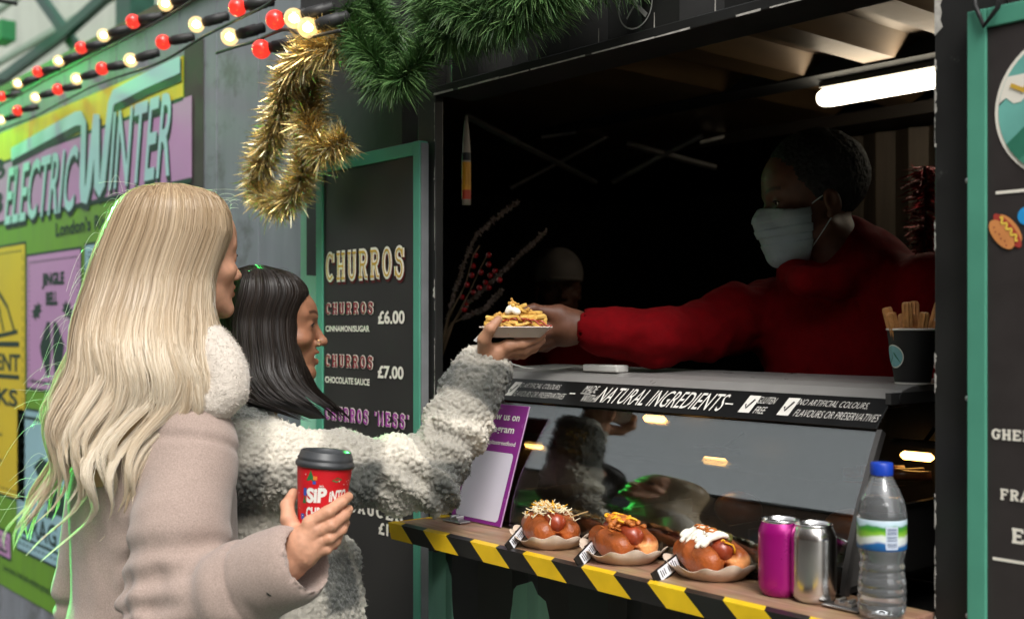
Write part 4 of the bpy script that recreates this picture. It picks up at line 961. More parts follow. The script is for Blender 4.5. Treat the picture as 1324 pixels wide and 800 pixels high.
# water bottle
p = Pz(1140, 798, SZ); c = (p.x, p.y, SZ)
t = thing("water_bottle", "clear plastic water bottle with blue cap and green and blue label", "bottle", c)
PET = bpy.data.materials.new("clear_bottle"); PET.use_nodes = True; glassmat(PET, (.94,.95,.96,1), 2.2)
n = PET.node_tree.nodes; l = PET.node_tree.links; o_ = [x for x in n if x.type == 'OUTPUT_MATERIAL'][0]; sh_ = o_.inputs[0].links[0].from_socket; df = n.new("ShaderNodeBsdfDiffuse"); df.inputs[0].default_value = (.75,.78,.8,1); mx = n.new("ShaderNodeMixShader"); mx.inputs[0].default_value = .11; l.new(sh_, mx.inputs[1]); l.new(df.outputs[0], mx.inputs[2]); l.new(mx.outputs[0], o_.inputs[0])  # pale diffuse mixed in, standing in for sky reflected by the plastic
WAT = bpy.data.materials.new("water"); WAT.use_nodes = True
b_ = WAT.node_tree.nodes["Principled BSDF"]; b_.inputs['Transmission Weight'].default_value = 1; b_.inputs['IOR'].default_value = 1.33; b_.inputs['Roughness'].default_value = .03; b_.inputs['Base Color'].default_value = (.93,.96,.97,1)
BP = [(.010,.003),(.024,.0015),(.030,.004),(.0322,.012)]
z = .014
for k in range(6):
    BP += [(.0326,z),(.0330,z+.004),(.0318,z+.008),(.0316,z+.0095)] if k < 4 else [(.0305,z),(.0312,z+.004),(.0296,z+.008),(.0294,z+.0095)]
    z += .0112
BP += [(.0296,.083),(.0318,.092),(.0330,.098),(.0330,.140),(.0334,.142),(.0334,.146),(.0328,.149),(.0316,.157),(.0285,.168),(.0235,.180),(.0180,.190),(.0150,.196),(.0138,.199),(.0138,.203)]
m = MB(); m.lathe(BP, 56, c, closed=False); m.build("bottle_body", PET, t, smooth=True)
m = MB(); WP = [(.0001,.0052)] + [(max(r-.0012,.001), max(z_,.006)) for r, z_ in BP if z_ < .176]; WP += [(.0001, WP[-1][1])]; m.lathe(WP, 48, c, closed=False); m.build("water", WAT, t, smooth=True)
m = MB(); m.lathe([(.0001,.2165),(.0142,.2165),(.0152,.2150),(.0154,.2030),(.0150,.1995),(.0146,.1992)], 48, c, closed=False); m.build("cap", pm("cap_blue", S(24,62,170), .35, var=.08), t, smooth=True, angle=40)
LB = bpy.data.materials.new("bottle_label"); LB.use_nodes = True
n = LB.node_tree.nodes; l = LB.node_tree.links; b_ = n["Principled BSDF"]; tc = n.new("ShaderNodeTexCoord"); sx = n.new("ShaderNodeSeparateXYZ"); l.new(tc.outputs['Object'], sx.inputs[0])
nz = n.new("ShaderNodeTexNoise"); nz.inputs['Scale'].default_value = 26; l.new(tc.outputs['Object'], nz.inputs['Vector'])
ad = n.new("ShaderNodeMath"); ad.operation = 'MULTIPLY_ADD'; l.new(nz.outputs['Fac'], ad.inputs[0]); ad.inputs[1].default_value = .024; l.new(sx.outputs['Z'], ad.inputs[2])
mr = n.new("ShaderNodeMapRange"); mr.inputs[1].default_value = SZ+.099+.012; mr.inputs[2].default_value = SZ+.139+.012; l.new(ad.outputs[0], mr.inputs[0])
rp = n.new("ShaderNodeValToRGB"); l.new(mr.outputs[0], rp.inputs[0]); e = rp.color_ramp; e.elements[0].color = S(30,86,150); e.elements[0].position = 0; e.elements[1].color = S(186,204,214); e.elements[1].position = 1
for ps, cc in ((.2,S(40,110,176)),(.3,S(226,232,232)),(.46,S(222,230,220)),(.54,S(140,190,60)),(.70,S(70,140,40)),(.80,S(60,128,60)),(.88,S(170,196,204))): q = e.elements.new(ps); q.color = cc
l.new(rp.outputs[0], b_.inputs['Base Color']); b_.inputs['Roughness'].default_value = .3
m = MB(); m.lathe([(.0333,.0985),(.0336,.099),(.0336,.1395),(.0333,.140)], 64, c, closed=False); lab = m.build("label", LB, t, smooth=True)
m = MB(); bw_ = MB(); ca = math.atan2(CAM.y-c[1], CAM.x-c[0]) + .42
def cyl(a, z_, r=.0339): return (c[0]+r*math.cos(a), c[1]+r*math.sin(a), SZ+z_)
def patch(mb, a0, a1, z0_, z1_, r):
    k = 6; V = [cyl(a0+(a1-a0)*i/k, z_, r) for z_ in (z0_,z1_) for i in range(k+1)]; mb.add(V, [(i,i+1,k+2+i,k+1+i) for i in range(k)])
patch(m, ca-.26, ca+.26, .101, .132, .0338); m.build("barcode_panel", pm("barcode_white", S(196,206,220), .4), lab)
for k in range(15):
    z_ = .1035+.0018*k
    if k not in (4,9): patch(bw_, ca-.2, ca+.2, z_, z_+(.0010 if k % 3 else .0006), .03395)
bw_.build("barcode", pm("barcode_ink", S(70,84,120), .5), lab)

# purple sign leaning on the glass
a = Pz(592,668,SZ); b2 = Pz(652,682,SZ); a.y = b2.y = -.040
t = thing("purple_sign", "purple and white acrylic follow us sign leaning on the case glass", "sign", (a.x,a.y,SZ))
Xv = Vector((1,0,0)); Yv = Vector((0,.080,.245)).normalized(); Nv = Xv.cross(Yv).normalized(); Wd = b2.x-a.x; Hh = .252; o = Vector((a.x,-.042,SZ+.001)) 
m = MB(); m.prism([(0,0),(Wd,0),(Wd,Hh),(0,Hh)], o, Xv, Yv, Nv*.003); m.build("acrylic_plate", pm("clear_acrylic_edge", S(190,150,190), .2), t, bevel=.0006)
m = MB(); lay_poly(m, [(.0008,.0008),(Wd-.0008,.0008),(Wd-.0008,Hh-.0008),(.0008,Hh-.0008)], .0034, N=Nv, X=Xv, Y=Yv, o=o); f = m.build("printed_face", pm("sign_magenta", S(126,40,124), .25, var=.04), t)
rc = []
for cx_, cz_, a0 in ((Wd-.012-.008,.008+.008,-90),(Wd-.012-.008,.150-.008,0),(.012+.008,.150-.008,90),(.012+.008,.008+.008,180)): rc += [(cx_+.008*math.cos(math.radians(a0+9*k)), cz_+.008*math.sin(math.radians(a0+9*k))) for k in range(11)]
m = MB(); lay_poly(m, rc, .0038, N=Nv, X=Xv, Y=Yv, o=o); m.build("white_panel", pm("sign_white", S(204,198,210), .3, var=.02), f)
m = MB()
for s_, x0_, x1_, z0_, z1_, bd in (("Follow us on",.022,Wd-.020,.218,.234,.02),("Instagram",.030,Wd-.028,.187,.207,.02),("@lacocinitastreetfood",.016,Wd-.014,.163,.175,.015)):
    BL = o+Xv*x0_+Yv*z0_; write(m, s_, BL, o+Xv*x1_+Yv*z0_, o+Xv*x0_+Yv*z1_, bd, .0040)
m.build("lettering", WHITEP, f)

# churros cup on top of the case
p = Py(1180, 500, .20); zt_ = 1.4045
c = (p.x, .20, zt_); t = thing("churros_cup", "black ripple paper cup full of churros standing on the glass case", "cup", c)
BC = pm("black_ripple_card", S(30,29,29), .6, var=.1)
n = 72; m = MB(); V = []
for j in range(9):
    f_ = j/8; r0 = .0275+.0125*f_
    for i in range(n): q = 2*math.pi*i/n; r_ = r0*(1+(.018 if i % 2 else 0)*(0 < j < 8)); V.append((c[0]+r_*math.cos(q), c[1]+r_*math.sin(q), zt_+.088*f_+.001))
m.add(V, [(j*n+i, j*n+(i+1)%n, (j+1)*n+(i+1)%n, (j+1)*n+i) for j in range(8) for i in range(n)]); m.build("cup_body", BC, t, smooth=True)
m = MB(); m.tube([(c[0]+.0402*math.cos(q), c[1]+.0402*math.sin(q), zt_+.0895) for q in np.linspace(0,2*math.pi,49)], .0018, 8); m.lathe([(.038,.084),(.0001,.080)], 32, c, closed=False); m.build("rim", WHITEP, t, smooth=True)
m = MB(); m.lathe([(.0278,.0005),(.0284,.0035)], 48, c, closed=False); m.build("base_ring", WHITEP, t, smooth=True)
m = MB(); ca = math.atan2(CAM.y-c[1], CAM.x-c[0]) - .95
def cp(a_, zf, e=.0012): r_ = (.0275+.0125*zf)*1.018+e; return Vector((c[0]+r_*math.cos(a_), c[1]+r_*math.sin(a_), zt_+.088*zf))
def disc(mb, R_, e, mi, cz_=.52, cut=None):
    n_ = 28; V = [tuple(cp(ca, cz_, e))]+[tuple(cp(ca+R_*math.cos(q)/.034, max(cz_+R_*math.sin(q)/.088, cut if cut else -9) if True else 0, e)) for q in np.linspace(0,2*math.pi,n_+1)[:-1]]; mb.add(V, [(0,1+i,1+(i+1)%n_) for i in range(n_)], mi)
disc(m, .019, .0010, 0); disc(m, .0175, .0014, 1)
m.add([tuple(cp(ca-.012/.034,.40,.0018)), tuple(cp(ca+.014/.034,.40,.0018)), tuple(cp(ca+.002/.034,.60,.0018))], [(0,1,2)], 2); m.build("round_emblem", [CREAM, pm("emblem_aqua", S(120,172,176), .5), DTEAL], t)
CHUR = pm("churro_crust", S(196,140,84), .6, var=.3, scale=60, bump=.3, bscale=200)
r_ = random.Random(5)
for k in range(9):
    q = 2*math.pi*k/8+.3 if k < 8 else 0; rd = .025 if k < 8 else 0; bx_, by_ = c[0]+rd*.55*math.cos(q), c[1]+rd*.55*math.sin(q); tx, ty = c[0]+rd*1.12*math.cos(q)+r_.uniform(-.004,.004), c[1]+rd*1.12*math.sin(q)+r_.uniform(-.004,.004)
    H = r_.uniform(.022,.048); m = MB(); ax_ = Vector((tx-bx_, ty-by_, .06)).normalized(); a_ = ax_.orthogonal().normalized(); b_ = ax_.cross(a_); V = []
    L = .075+H
    for j, (f_, s_) in enumerate(((0,1),(.25,1.05),(.5,.98),(.75,1.04),(.97,1),(1.0,.8))):
        for i in range(16): w_ = 2*math.pi*i/16; rr_ = .0082*s_*(1.0 if i % 2 else .74); V.append(tuple(Vector((bx_,by_,zt_+.018))+ax_*(L*f_)+(a_*math.cos(w_+.3*f_)+b_*math.sin(w_+.3*f_))*rr_))
    m.add(V, [(j*16+i, j*16+(i+1)%16, (j+1)*16+(i+1)%16, (j+1)*16+i) for j in range(5) for i in range(16)] + [tuple(range(80,96))])
    m.build("churro", CHUR, t)
# white adapter with its cable on the case top
p = Py(778, 482, .155); m = MB(); t = thing("power_adapter", "white power adapter with a white cable lying on the case top rail", "adapter", (p.x,.17,1.405))
m.box((p.x-.052,.150,1.4045),(p.x+.048,.186,1.4195)); m.build("adapter_body", pm("white_plastic", S(206,204,198), .35, var=.04), t, bevel=.003)
m = MB(); z_ = 1.411; m.tube([Vector((p.x-.05,.168,z_)), Vector((p.x-.09,.17,z_+.002)), Py(705,479,.175), Py(680,476,.18), Py(660,470,.19), Py(645,462,.2), Py(625,455,.22), Py(600,452,.25)], .0022, 8); m.build("cable", pm("white_cable", S(214,210,204), .4), t, smooth=True)
# sealant cartridge fixed to the inside of the hatch post
p = Py(603, 232, .10); t = thing("sealant_tube", "pale sealant tube with yellow and red bands hanging inside the hatch post", "tube", (p.x,.1,p.z))
def ct(v): return Py(603, v, .10).z
m = MB(); c = (p.x, .10, 0); m.lathe([(.010,ct(265)),(.0102,ct(246)),(.0102,ct(210)),(.0098,ct(196)),(.009,ct(188)),(.0055,ct(165)),(.003,ct(150))], 20, c); m.build("cartridge", pm("dusty_white", S(150,140,126), .5), t, smooth=True)
for v0, v1, cc, nm in ((210,246,S(200,140,30),"yellow_band"),(246,258,S(170,60,34),"red_band"),(198,208,S(20,20,20),"dark_band")):
    m = MB(); m.lathe([(.0106,ct(v1)),(.0106,ct(v0))], 24, c, closed=False); m.build(nm, pm("tube_"+nm, cc, .5), t, smooth=True)
# dried stems with red berries behind the counter
t = thing("dried_bouquet", "dried frosted stems with red berries standing behind the counter at the hatch post", "bouquet", tuple(Py(570,470,.34)))
STEM = pm("dry_stem", S(120,96,74), .8, var=.3); FROST = pm("frosted_bloom", S(142,124,116), .85, var=.3, scale=80); BER = pm("red_berry", S(168,14,22), .25, var=.15, coat=.4)
r_ = np.random.default_rng(2); yb_ = .34
def q(u, v, dy=0): return Py(u, v, yb_+dy)
S1 = [q(566,476),q(572,440),q(583,395),q(598,345),q(615,305),q(640,283),q(668,262)]; S2 = [q(566,476,.01),q(580,425,.02),q(605,392,.03),q(640,360,.04),q(672,330,.05),q(706,299,.06)]; S3 = [q(566,476),q(585,420),q(607,378),q(622,345),q(630,330)]; S4 = [q(568,470),q(580,410,-.01),q(602,368,-.01),q(612,330,-.01),q(620,318,-.01)]; S5 = [q(567,470),q(584,418,.02),q(628,398,.02),q(648,375,.02)]
for s_ in (S1,S2,S3,S4,S5): m = MB(); m.tube(s_, [.003]*2+[.0018]*(len(s_)-2), 6); m.build("stem", STEM, t, smooth=True)
def along(P, n, f0=.25):
    P = np.array([tuple(p) for p in P]); d = np.r_[0, np.cumsum(np.linalg.norm(np.diff(P, axis=0), axis=1))]; x = np.linspace(f0, 1, n)*d[-1]; return np.stack([np.interp(x, d, P[:,k]) for k in range(3)], 1)
for s_, f0 in ((S1,.25),(S2,.35),(S5,.5)):
    c_ = np.repeat(along(s_, 90, f0), 9, 0); n = len(c_); d = r_.normal(size=(n,3)); d /= np.linalg.norm(d, axis=1)[:,None]; k = np.linspace(0,1,3); P = c_[:,None,:]+d[:,None,:]*(r_.uniform(.004,.013,n)[:,None]*k[None,:])[...,None]
    V, Q = ribbons(P, .003, taper=True); mesh_obj("frosted_bloom", V, Q, FROST, t, smooth=False)
for u, v in ((603,392),(612,378),(600,400),(622,352),(632,330),(632,342),(634,356),(628,365),(612,344),(646,362),(620,372),(604,368),(610,356),(632,372),(598,384),(640,350),(615,330)):
    m = MB(); m.sphere(q(u, v, r_.uniform(-.02,.03)), .0075, 14, 10); m.build("berry", BER, t, smooth=True)
# ================================================================== festive decoration
NEED = pm("pine_needle", S(48,84,40), .45, var=.35, scale=30, tint=S(84,122,66)); NEED2 = pm("pine_needle_light", S(112,146,88), .4, var=.3, scale=30)
def dense(P, step):
    P = np.array([tuple(p) for p in P]); 
    for _ in range(3): P = np.concatenate([P[:1], np.stack([.75*P[:-1]+.25*P[1:], .25*P[:-1]+.75*P[1:]], 1).reshape(-1,3), P[-1:]])
    d = np.r_[0, np.cumsum(np.linalg.norm(np.diff(P, axis=0), axis=1))]; x = np.linspace(0, d[-1], max(4, int(d[-1]/step))); return np.stack([np.interp(x, d, P[:,k]) for k in range(3)], 1)
def garland(name, label, cat, paths, n_per_m, L, wd, mats, names, stemmat, forward=.55, droop=0.0, seed=1, sides=2, curl=0):
    r_ = np.random.default_rng(seed); t = thing(name, label, cat, tuple(paths[0][0]))
    m = MB()
    for P in paths:
        D = dense(P, .02); m.tube([tuple(p) for p in D], .0035, 6)
    m.build("wire_stem", stemmat, t, smooth=True)
    allP = [[] for _ in mats]
    for P in paths:
        D = dense(P, .004); Ln = np.linalg.norm(np.diff(D, axis=0), axis=1).sum(); n = int(n_per_m*Ln); i = r_.integers(0, len(D)-1, n); c = D[i]; T = D[i+1]-D[i]; T /= np.linalg.norm(T, axis=1)[:,None]
        d = r_.normal(size=(n,3)); d -= (d*T).sum(1)[:,None]*T; d /= np.linalg.norm(d, axis=1)[:,None]; d = d+T*forward*r_.uniform(.3,1.4,n)[:,None]; d[:,2] -= droop; d /= np.linalg.norm(d, axis=1)[:,None]
        ll = L*r_.uniform(.6,1.1,n); k = np.linspace(0,1,4); b = r_.normal(size=(n,3))*L*.10*(1+curl); b[:,2] -= L*.1
        S_ = c[:,None,:]+d[:,None,:]*(ll[:,None]*k[None,:])[...,None]+b[:,None,:]*(k**2)[None,:,None]
        w_ = r_.random(n)
        for q in range(len(mats)):
            lo, hi = (0,.72) if q == 0 else (.72,1)
            if len(mats) == 1: lo, hi = 0, 1
            allP[q].append(S_[(w_ >= lo) & (w_ < hi)])
    for q, mt in enumerate(mats):
        V, Q = ribbons(np.concatenate(allP[q]), wd, taper=True, sides=sides); tag(mesh_obj(names[q], V, Q, mt, t, smooth=False), kind="stuff")
    return t
g = lambda u, v, y=-.10: Py(u, v, y)
BR_ = pm("garland_wire", S(50,44,30), .8)
garland("pine_garland", "thick green artificial pine garland draped along the top of the stall", "garland",
  [[g(446,10),g(462,35),g(476,80),g(496,106,-.13),g(522,104,-.14),g(548,70,-.12),g(566,30),g(580,-20)],
   [g(470,-10,-.06),g(486,20,-.06),g(500,50,-.08),g(520,70,-.08)],
   [g(560,-20),g(590,8,-.12),g(630,22,-.14),g(668,26,-.14),g(700,12,-.12),g(740,-22,-.10)],
   [g(575,-10,-.06),g(580,24,-.06),g(600,36,-.07),g(640,34,-.08),g(672,10,-.08)],
   [g(700,-30,-.06),g(760,-30,-.06),g(820,-40,-.05)],
   [g(548,-30,-.08),g(556,20,-.10),g(578,48,-.11),g(604,40,-.10)], [g(610,-20,-.12),g(650,-4,-.15),g(700,-10,-.14),g(735,-30,-.12)], [g(452,40,-.10),g(470,60,-.12),g(490,84,-.14)]], 6800, .070, .0023, [NEED, NEED2], ["needles","light_needles"], BR_, forward=.75, seed=4)
TIN = pm("gold_tinsel", (.80,.60,.24,1), .28, .75, var=.2, scale=60); TIN2 = pm("pale_gold_tinsel", (.98,.86,.55,1), .22, .7, var=.1, scale=60)
h = lambda u, v, y=-.13: Py(u, v, y)
garland("tinsel_garland", "gold tinsel garland hanging in a loop at the corner of the stall", "tinsel",
  [[h(452,40,-.1),h(436,62,-.14),h(412,64,-.16),h(392,70,-.16),h(372,98,-.15),h(364,140,-.14),h(350,180,-.14),h(336,214,-.14),h(332,244,-.14),h(348,262,-.14),h(374,262,-.13),h(390,232,-.13),h(396,200,-.12),h(400,160,-.1),h(398,120,-.1),h(402,90,-.1)],
   [h(396,150,-.12),h(404,178,-.13),h(416,196,-.13),h(434,188,-.12),h(448,178,-.1)],
   [h(398,40,-.13),h(420,52,-.15),h(440,52,-.13)]], 8200, .050, .0030, [TIN, TIN2], ["tinsel_strands","pale_tinsel_strands"], BR_, forward=.25, seed=8, curl=1)

# strings of round bulbs
WB = bpy.data.materials.new("clear_bulb_glass"); WB.use_nodes = True; glassmat(WB, (1,.93,.78,1), 1.6)
n = WB.node_tree.nodes; l = WB.node_tree.links; o_ = [x for x in n if x.type == 'OUTPUT_MATERIAL'][0]; sh_ = o_.inputs[0].links[0].from_socket; em = n.new("ShaderNodeEmission"); em.inputs[0].default_value = (1,.66,.28,1); em.inputs[1].default_value = .42; ad = n.new("ShaderNodeAddShader"); l.new(sh_, ad.inputs[0]); l.new(em.outputs[0], ad.inputs[1]); l.new(ad.outputs[0], o_.inputs[0])
CORE = pm("lit_filament", S(255,235,190), .2, emit=(1,.80,.46,1), estr=9, var=.0); RB = pm("red_bulb", S(200,20,16), .22, emit=(1,.05,.03,1), estr=.6, var=.05, coat=.3)
SOC = pm("bulb_socket", (.02,.02,.02,1), .5)
def yb_at(u): return float(np.interp(u, [-40,0,75,170,255,340,400], [.16,.14,.1,-.05,-.08,-.18,-.2]))
def string(label, bulbs, cord):
    t = thing("string_lights", label, "string lights", tuple(Py(bulbs[0][0], bulbs[0][1], yb_at(bulbs[0][0]))), "strings of festoon bulbs")
    for u, v, c in bulbs:
        p = Py(u, v, yb_at(u)); ax = Vector((.60,.66,.16 if c == 'r' else .24)).normalized(); r_ = .0235
        m = MB(); m.sphere(p, r_, 20, 14); b_ = m.build("bulb", WB if c == 'w' else RB, t, smooth=True)
        if c == 'w': m = MB(); m.sphere(p, (.012,.012,.010), 14, 10); m.build("filament", CORE, b_, smooth=True)
        m = MB(); o = p+ax*.018; m.tube([o, o+ax*.010, o+ax*.012, o+ax*.056, o+ax*.058, o+ax*.076, o+ax*.08], [.0120,.0125,.0150,.0158,.0135,.0140,.007], 16); m.build("socket", SOC, t, smooth=True)
    m = MB(); D = dense([Py(u, v, yb_at(u)+.01) for u, v in cord], .01); m.tube([tuple(p) for p in D], .0042, 6); m.build("cord", SOC, t, smooth=True)
string("upper string of red and clear festoon bulbs running over the grey wall", [(214,5,'w'),(172,28,'r'),(134,46,'w'),(105,62,'r'),(76,79,'w'),(49,93,'r'),(23,108,'w'),(2,125,'r')], [(300,-40),(262,-8),(222,18),(190,36),(160,52),(128,68),(98,84),(70,98),(44,112),(18,128),(-10,142)])
string("lower string of red and clear festoon bulbs just above the winter poster", [(307,10,'r'),(254,32,'w'),(211,55,'r'),(169,78,'w'),(132,89,'r'),(99,102,'w'),(75,116,'r'),(46,126,'w'),(23,143,'r'),(1,155,'w')], [(380,-22),(345,8),(322,18),(290,34),(258,50),(222,74),(190,88),(150,100),(118,112),(92,126),(68,138),(44,152),(20,160),(-8,172)])
string("short string of festoon bulbs ending behind the gold tinsel", [(356,26,'r'),(297,48,'w'),(398,36,'w'),(380,24,'w'),(338,64,'r')], [(280,69),(300,62),(330,54),(350,44),(372,36),(396,50),(420,44),(440,40)])

# green floodlight beyond the left edge, lighting the women from behind
fl = Vector((-4.35,-.50,2.30)); t = thing("flood_lamp", "green floodlight on a stand beside the poster wall", "lamp", (fl.x,fl.y,0))
m = MB(); m.tube([(fl.x,fl.y,0.03),(fl.x,fl.y,2.15)], .018, 10); m.lathe([(.0001,.03),(.17,.025),(.18,.004),(.0001,.001)], 24, (fl.x,fl.y,0), closed=False); m.build("stand", DKSTEEL, t, smooth=True, angle=40)
tgt = fl + Vector((2.2*math.cos(math.radians(-19)), 2.2*math.sin(math.radians(-19)), -.85)); dz = (tgt-fl).normalized(); Mx = dz.to_track_quat('Z','Y').to_matrix().to_4x4(); Mx.translation = fl
m = MB(); m.box((-.10,-.07,-.06),(.10,.07,-.004), M=Mx); m.build("housing", DKSTEEL, t, bevel=.004)
m = MB(); m.add([tuple(Mx @ Vector(p)) for p in ((-.09,-.06,-.002),(.09,-.06,-.002),(.09,.06,-.002),(-.09,.06,-.002))], [(0,1,2,3)]); m.build("lens", pm("green_lens", S(40,255,90), .4, emit=(.05,1,.14,1), estr=5), t)
gl = bpy.data.lights.new("green_flood", 'SPOT'); gl.energy = 850; gl.color = (.06,1,.14); gl.spot_size = math.radians(47); gl.spot_blend = .22; gl.shadow_soft_size = .08
go = bpy.data.objects.new("green_flood", gl); COL.objects.link(go); go.location = fl+dz*.03; go.rotation_euler = dz.to_track_quat('-Z','Y').to_euler()

p = Py(-105, 50, -.15); t = thing("flood_lamp", "added unseen green floodlight washing the left end of the poster wall", "lamp", tuple(p))
m = MB(); m.box((p.x-.09,p.y-.05,p.z+.03),(p.x+.09,p.y+.05,p.z+.10)); m.build("housing", DKSTEEL, t, bevel=.004); m = MB(); m.tube([(p.x,p.y,p.z+.1),(p.x,p.y+.3,p.z+.25),(p.x,.3,p.z+.25)], .012, 8); m.build("bracket", DKSTEEL, t)
gl = bpy.data.lights.new("green_wash", 'POINT'); gl.energy = 14; gl.color = (.06,1,.14); gl.shadow_soft_size = .06; go = bpy.data.objects.new("green_wash", gl); COL.objects.link(go); go.location = p  # lamp and fixture added out of view for the green glow at left

p = Py(-70, 95, 3.4); t = thing("flood_lamp", "added unseen green floodlight washing the steel of the pale shed", "lamp", tuple(p))
m = MB(); m.box((p.x-.12,p.y+.03,p.z-.09),(p.x+.12,p.y+.14,p.z+.09)); m.build("housing", DKSTEEL, t, bevel=.006); m = MB(); m.tube([(p.x,p.y+.14,p.z),(p.x,4.55,p.z)], .02, 8); m.build("bracket", DKSTEEL, t)
gl = bpy.data.lights.new("green_shed_wash", 'POINT'); gl.energy = 170; gl.color = (.06,1,.14); gl.shadow_soft_size = .1; go = bpy.data.objects.new("green_shed_wash", gl); COL.objects.link(go); go.location = p  # further lamp added out of view to turn the shed steel green
# ================================================================== people
def frame(ox, oy, fx, fy):
    f = np.array([fx,fy,0.]); f /= np.linalg.norm(f); r = np.array([f[1],-f[0],0.]); o = np.array([ox,oy,0.])
    return lambda x, y, z: o+r*x+f*y+np.array([0,0,z]), np.stack([r, f, np.array([0,0,1.])], 1)
def px(u, v, s): return np.array(tuple(Ps(u, v, s)))
def skin(name, col): return pm(name, col, .52, var=.16, scale=45, bump=.14, bscale=700, sss=.07, attr="tint", detail=5)
def head_mesh(scale=1.0, smile=0.0, male=False, jaw=1.0, lipc=(1.0,.62,.60), browc=(.35,.28,.22), h=.0022):
    f = Field((-.1,-.135,-.215), (.1,.145,.14), h)
    f.ell((0,-.008,.034), (.073,.098,.088), .01).ell((0,.035,.04), (.062,.058,.062), .02).ell((0,.035,-.02), (.058,.056,.062), .02).ell((0,.028,-.068), (.046*jaw,.056,.046), .02)
    f.ell((0,.077,-.101), (.02*jaw,.017,.015), .018)
    for s_ in (-1,1):
        f.cone((s_*.050*jaw,-.005,-.055), (s_*.018,.07,-.1), .016, .015, .02).ell((s_*.042,.054,-.028-.0*smile), (.022+.003*smile,.024+.004*smile,.020), .014)
        f.cone((s_*.012,.086,.019), (s_*.045,.068,.024), .009, .007, .012)
    f.ell((0,.070,-.060), (.030,.024,.026), .015)
    for s_ in (-1,1): f.ell((s_*.033,.101,.0), (.018,.015,.0115), .010, sub=True)
    f.cone((0,.085,.008), (0,.106,-.030), .0072, .0088, .010).ell((0,.1085,-.0345), (.0098,.0095,.009), .006)
    for s_ in (-1,1): f.ell((s_*.0115,.097,-.0375), (.0070,.0105,.0070), .005); f.ell((s_*.0062,.1045,-.0452), (.0036,.0050,.0030), .002, sub=True)
    for s_ in (-1,1):
        f.ell((s_*.031,.0735,.0), (.0140,.0140,.0135), .004); f.ell((s_*.032,.0885,-.0006), (.0118,.0080,.0040-.0012*smile), .002, sub=True)
    cz = -.0625+.0065*smile; cw = .021+.004*smile; cy = .082-.004*smile
    for s_ in (-1,1):
        f.cone((s_*cw,cy,cz), (s_*.004,.0965-.002*smile,-.0570), .0035, .0062, .004); f.cone((s_*(cw-.002),cy,cz-.002), (s_*.002,.0950-.003*smile,-.0712-.0045*smile), .0035, .0068, .004)
        if smile: f.cone((s_*.030,.068,-.044), (s_*.034,.062,-.068), .002, .002, .006, sub=True)
    f.ell((0,.100,-.0638-.0005*smile), (cw+.001,.016,.0010+.0042*smile), .002, sub=True)
    for s_ in (-1,1):
        f.ell((s_*.0735,-.014,-.012), (.0075,.0170,.0285), .006, R=[[1,0,0],[0,.97,.24],[0,-.24,.97]]); f.ell((s_*.0805,-.011,-.010), (.0055,.0085,.015), .004, sub=True); f.ell((s_*.0735,-.006,-.038), (.005,.007,.008), .006)
    f.cone((0,-.022,-.08), (0,-.045,-.215), .050 if not male else .058, .054 if not male else .064, .025)
    V, Q = f.mesh(2)
    x, y, z = np.abs(V[:,0]), V[:,1], V[:,2]
    tint = np.ones((len(V),3))*(.93+.14*fbm(V*60, 3))[:,None]
    g_ = lambda a: np.clip(a, 0, 1)[:,None]
    lip = np.exp(-((z+.0640)/.0105)**4)*np.exp(-(x/(cw+.001))**6)*np.clip((y-.079)/.006, 0, 1); tint = tint*(1-g_(lip))+g_(lip)*np.array(lipc)*1.0
    chk = np.exp(-((x-.042)/.018)**2-((z+.03)/.018)**2)*np.clip((y-.03)/.03, 0, 1)*.35; tint = tint*(1-g_(chk))+g_(chk)*np.array([1.08,.86,.82])
    bz = .0235+.006*np.sin(np.clip((x-.012)/.036,0,1)*2.4); br = np.exp(-((z-bz)/.0038)**4)*(x > .011)*(x < .050)*np.clip((y-.045)/.01,0,1)*.92; tint = tint*(1-g_(br))+g_(br)*np.array(browc)
    ln_ = np.exp(-((x-.032)/.0150)**6-((z-.0005)/.0058)**4)*np.clip((y-.076)/.004,0,1)*.45; tint = tint*(1-g_(ln_))+g_(ln_)*np.array([.35,.28,.25])
    inn = np.exp(-(x/(cw-.004))**6-((z+.0643)/.0028)**4)*np.clip((.094-y)/.006,0,1)*(y > .06)*(smile > 0); tint = tint*(1-g_(inn))+g_(inn)*np.array([.5,.2,.2])
    return V*scale, Q, tint
def hand_field(lo, hi, h, fingers, palm, kf=.004, kp=.009, k2=.0022):
    F = Field(lo, hi, h)
    for P, R in palm: F.chain(P, R, .012)
    G = None
    for P, R in fingers:
        f = F.copy_empty(); f.chain(P, R, kf)
        if G is None: G = f
        else: G.merge(f, k2)
    F.merge(G, kp); return F
def join(parts):
    V = []; Q = []; T = []; o = 0
    for v, q, t in parts: V.append(v); Q.append(q+o); T.append(t if t is not None else np.ones((len(v),3))); o += len(v)
    return np.concatenate(V), np.concatenate(Q), np.concatenate(T)
def place(V, R, H): return V @ R.T + H
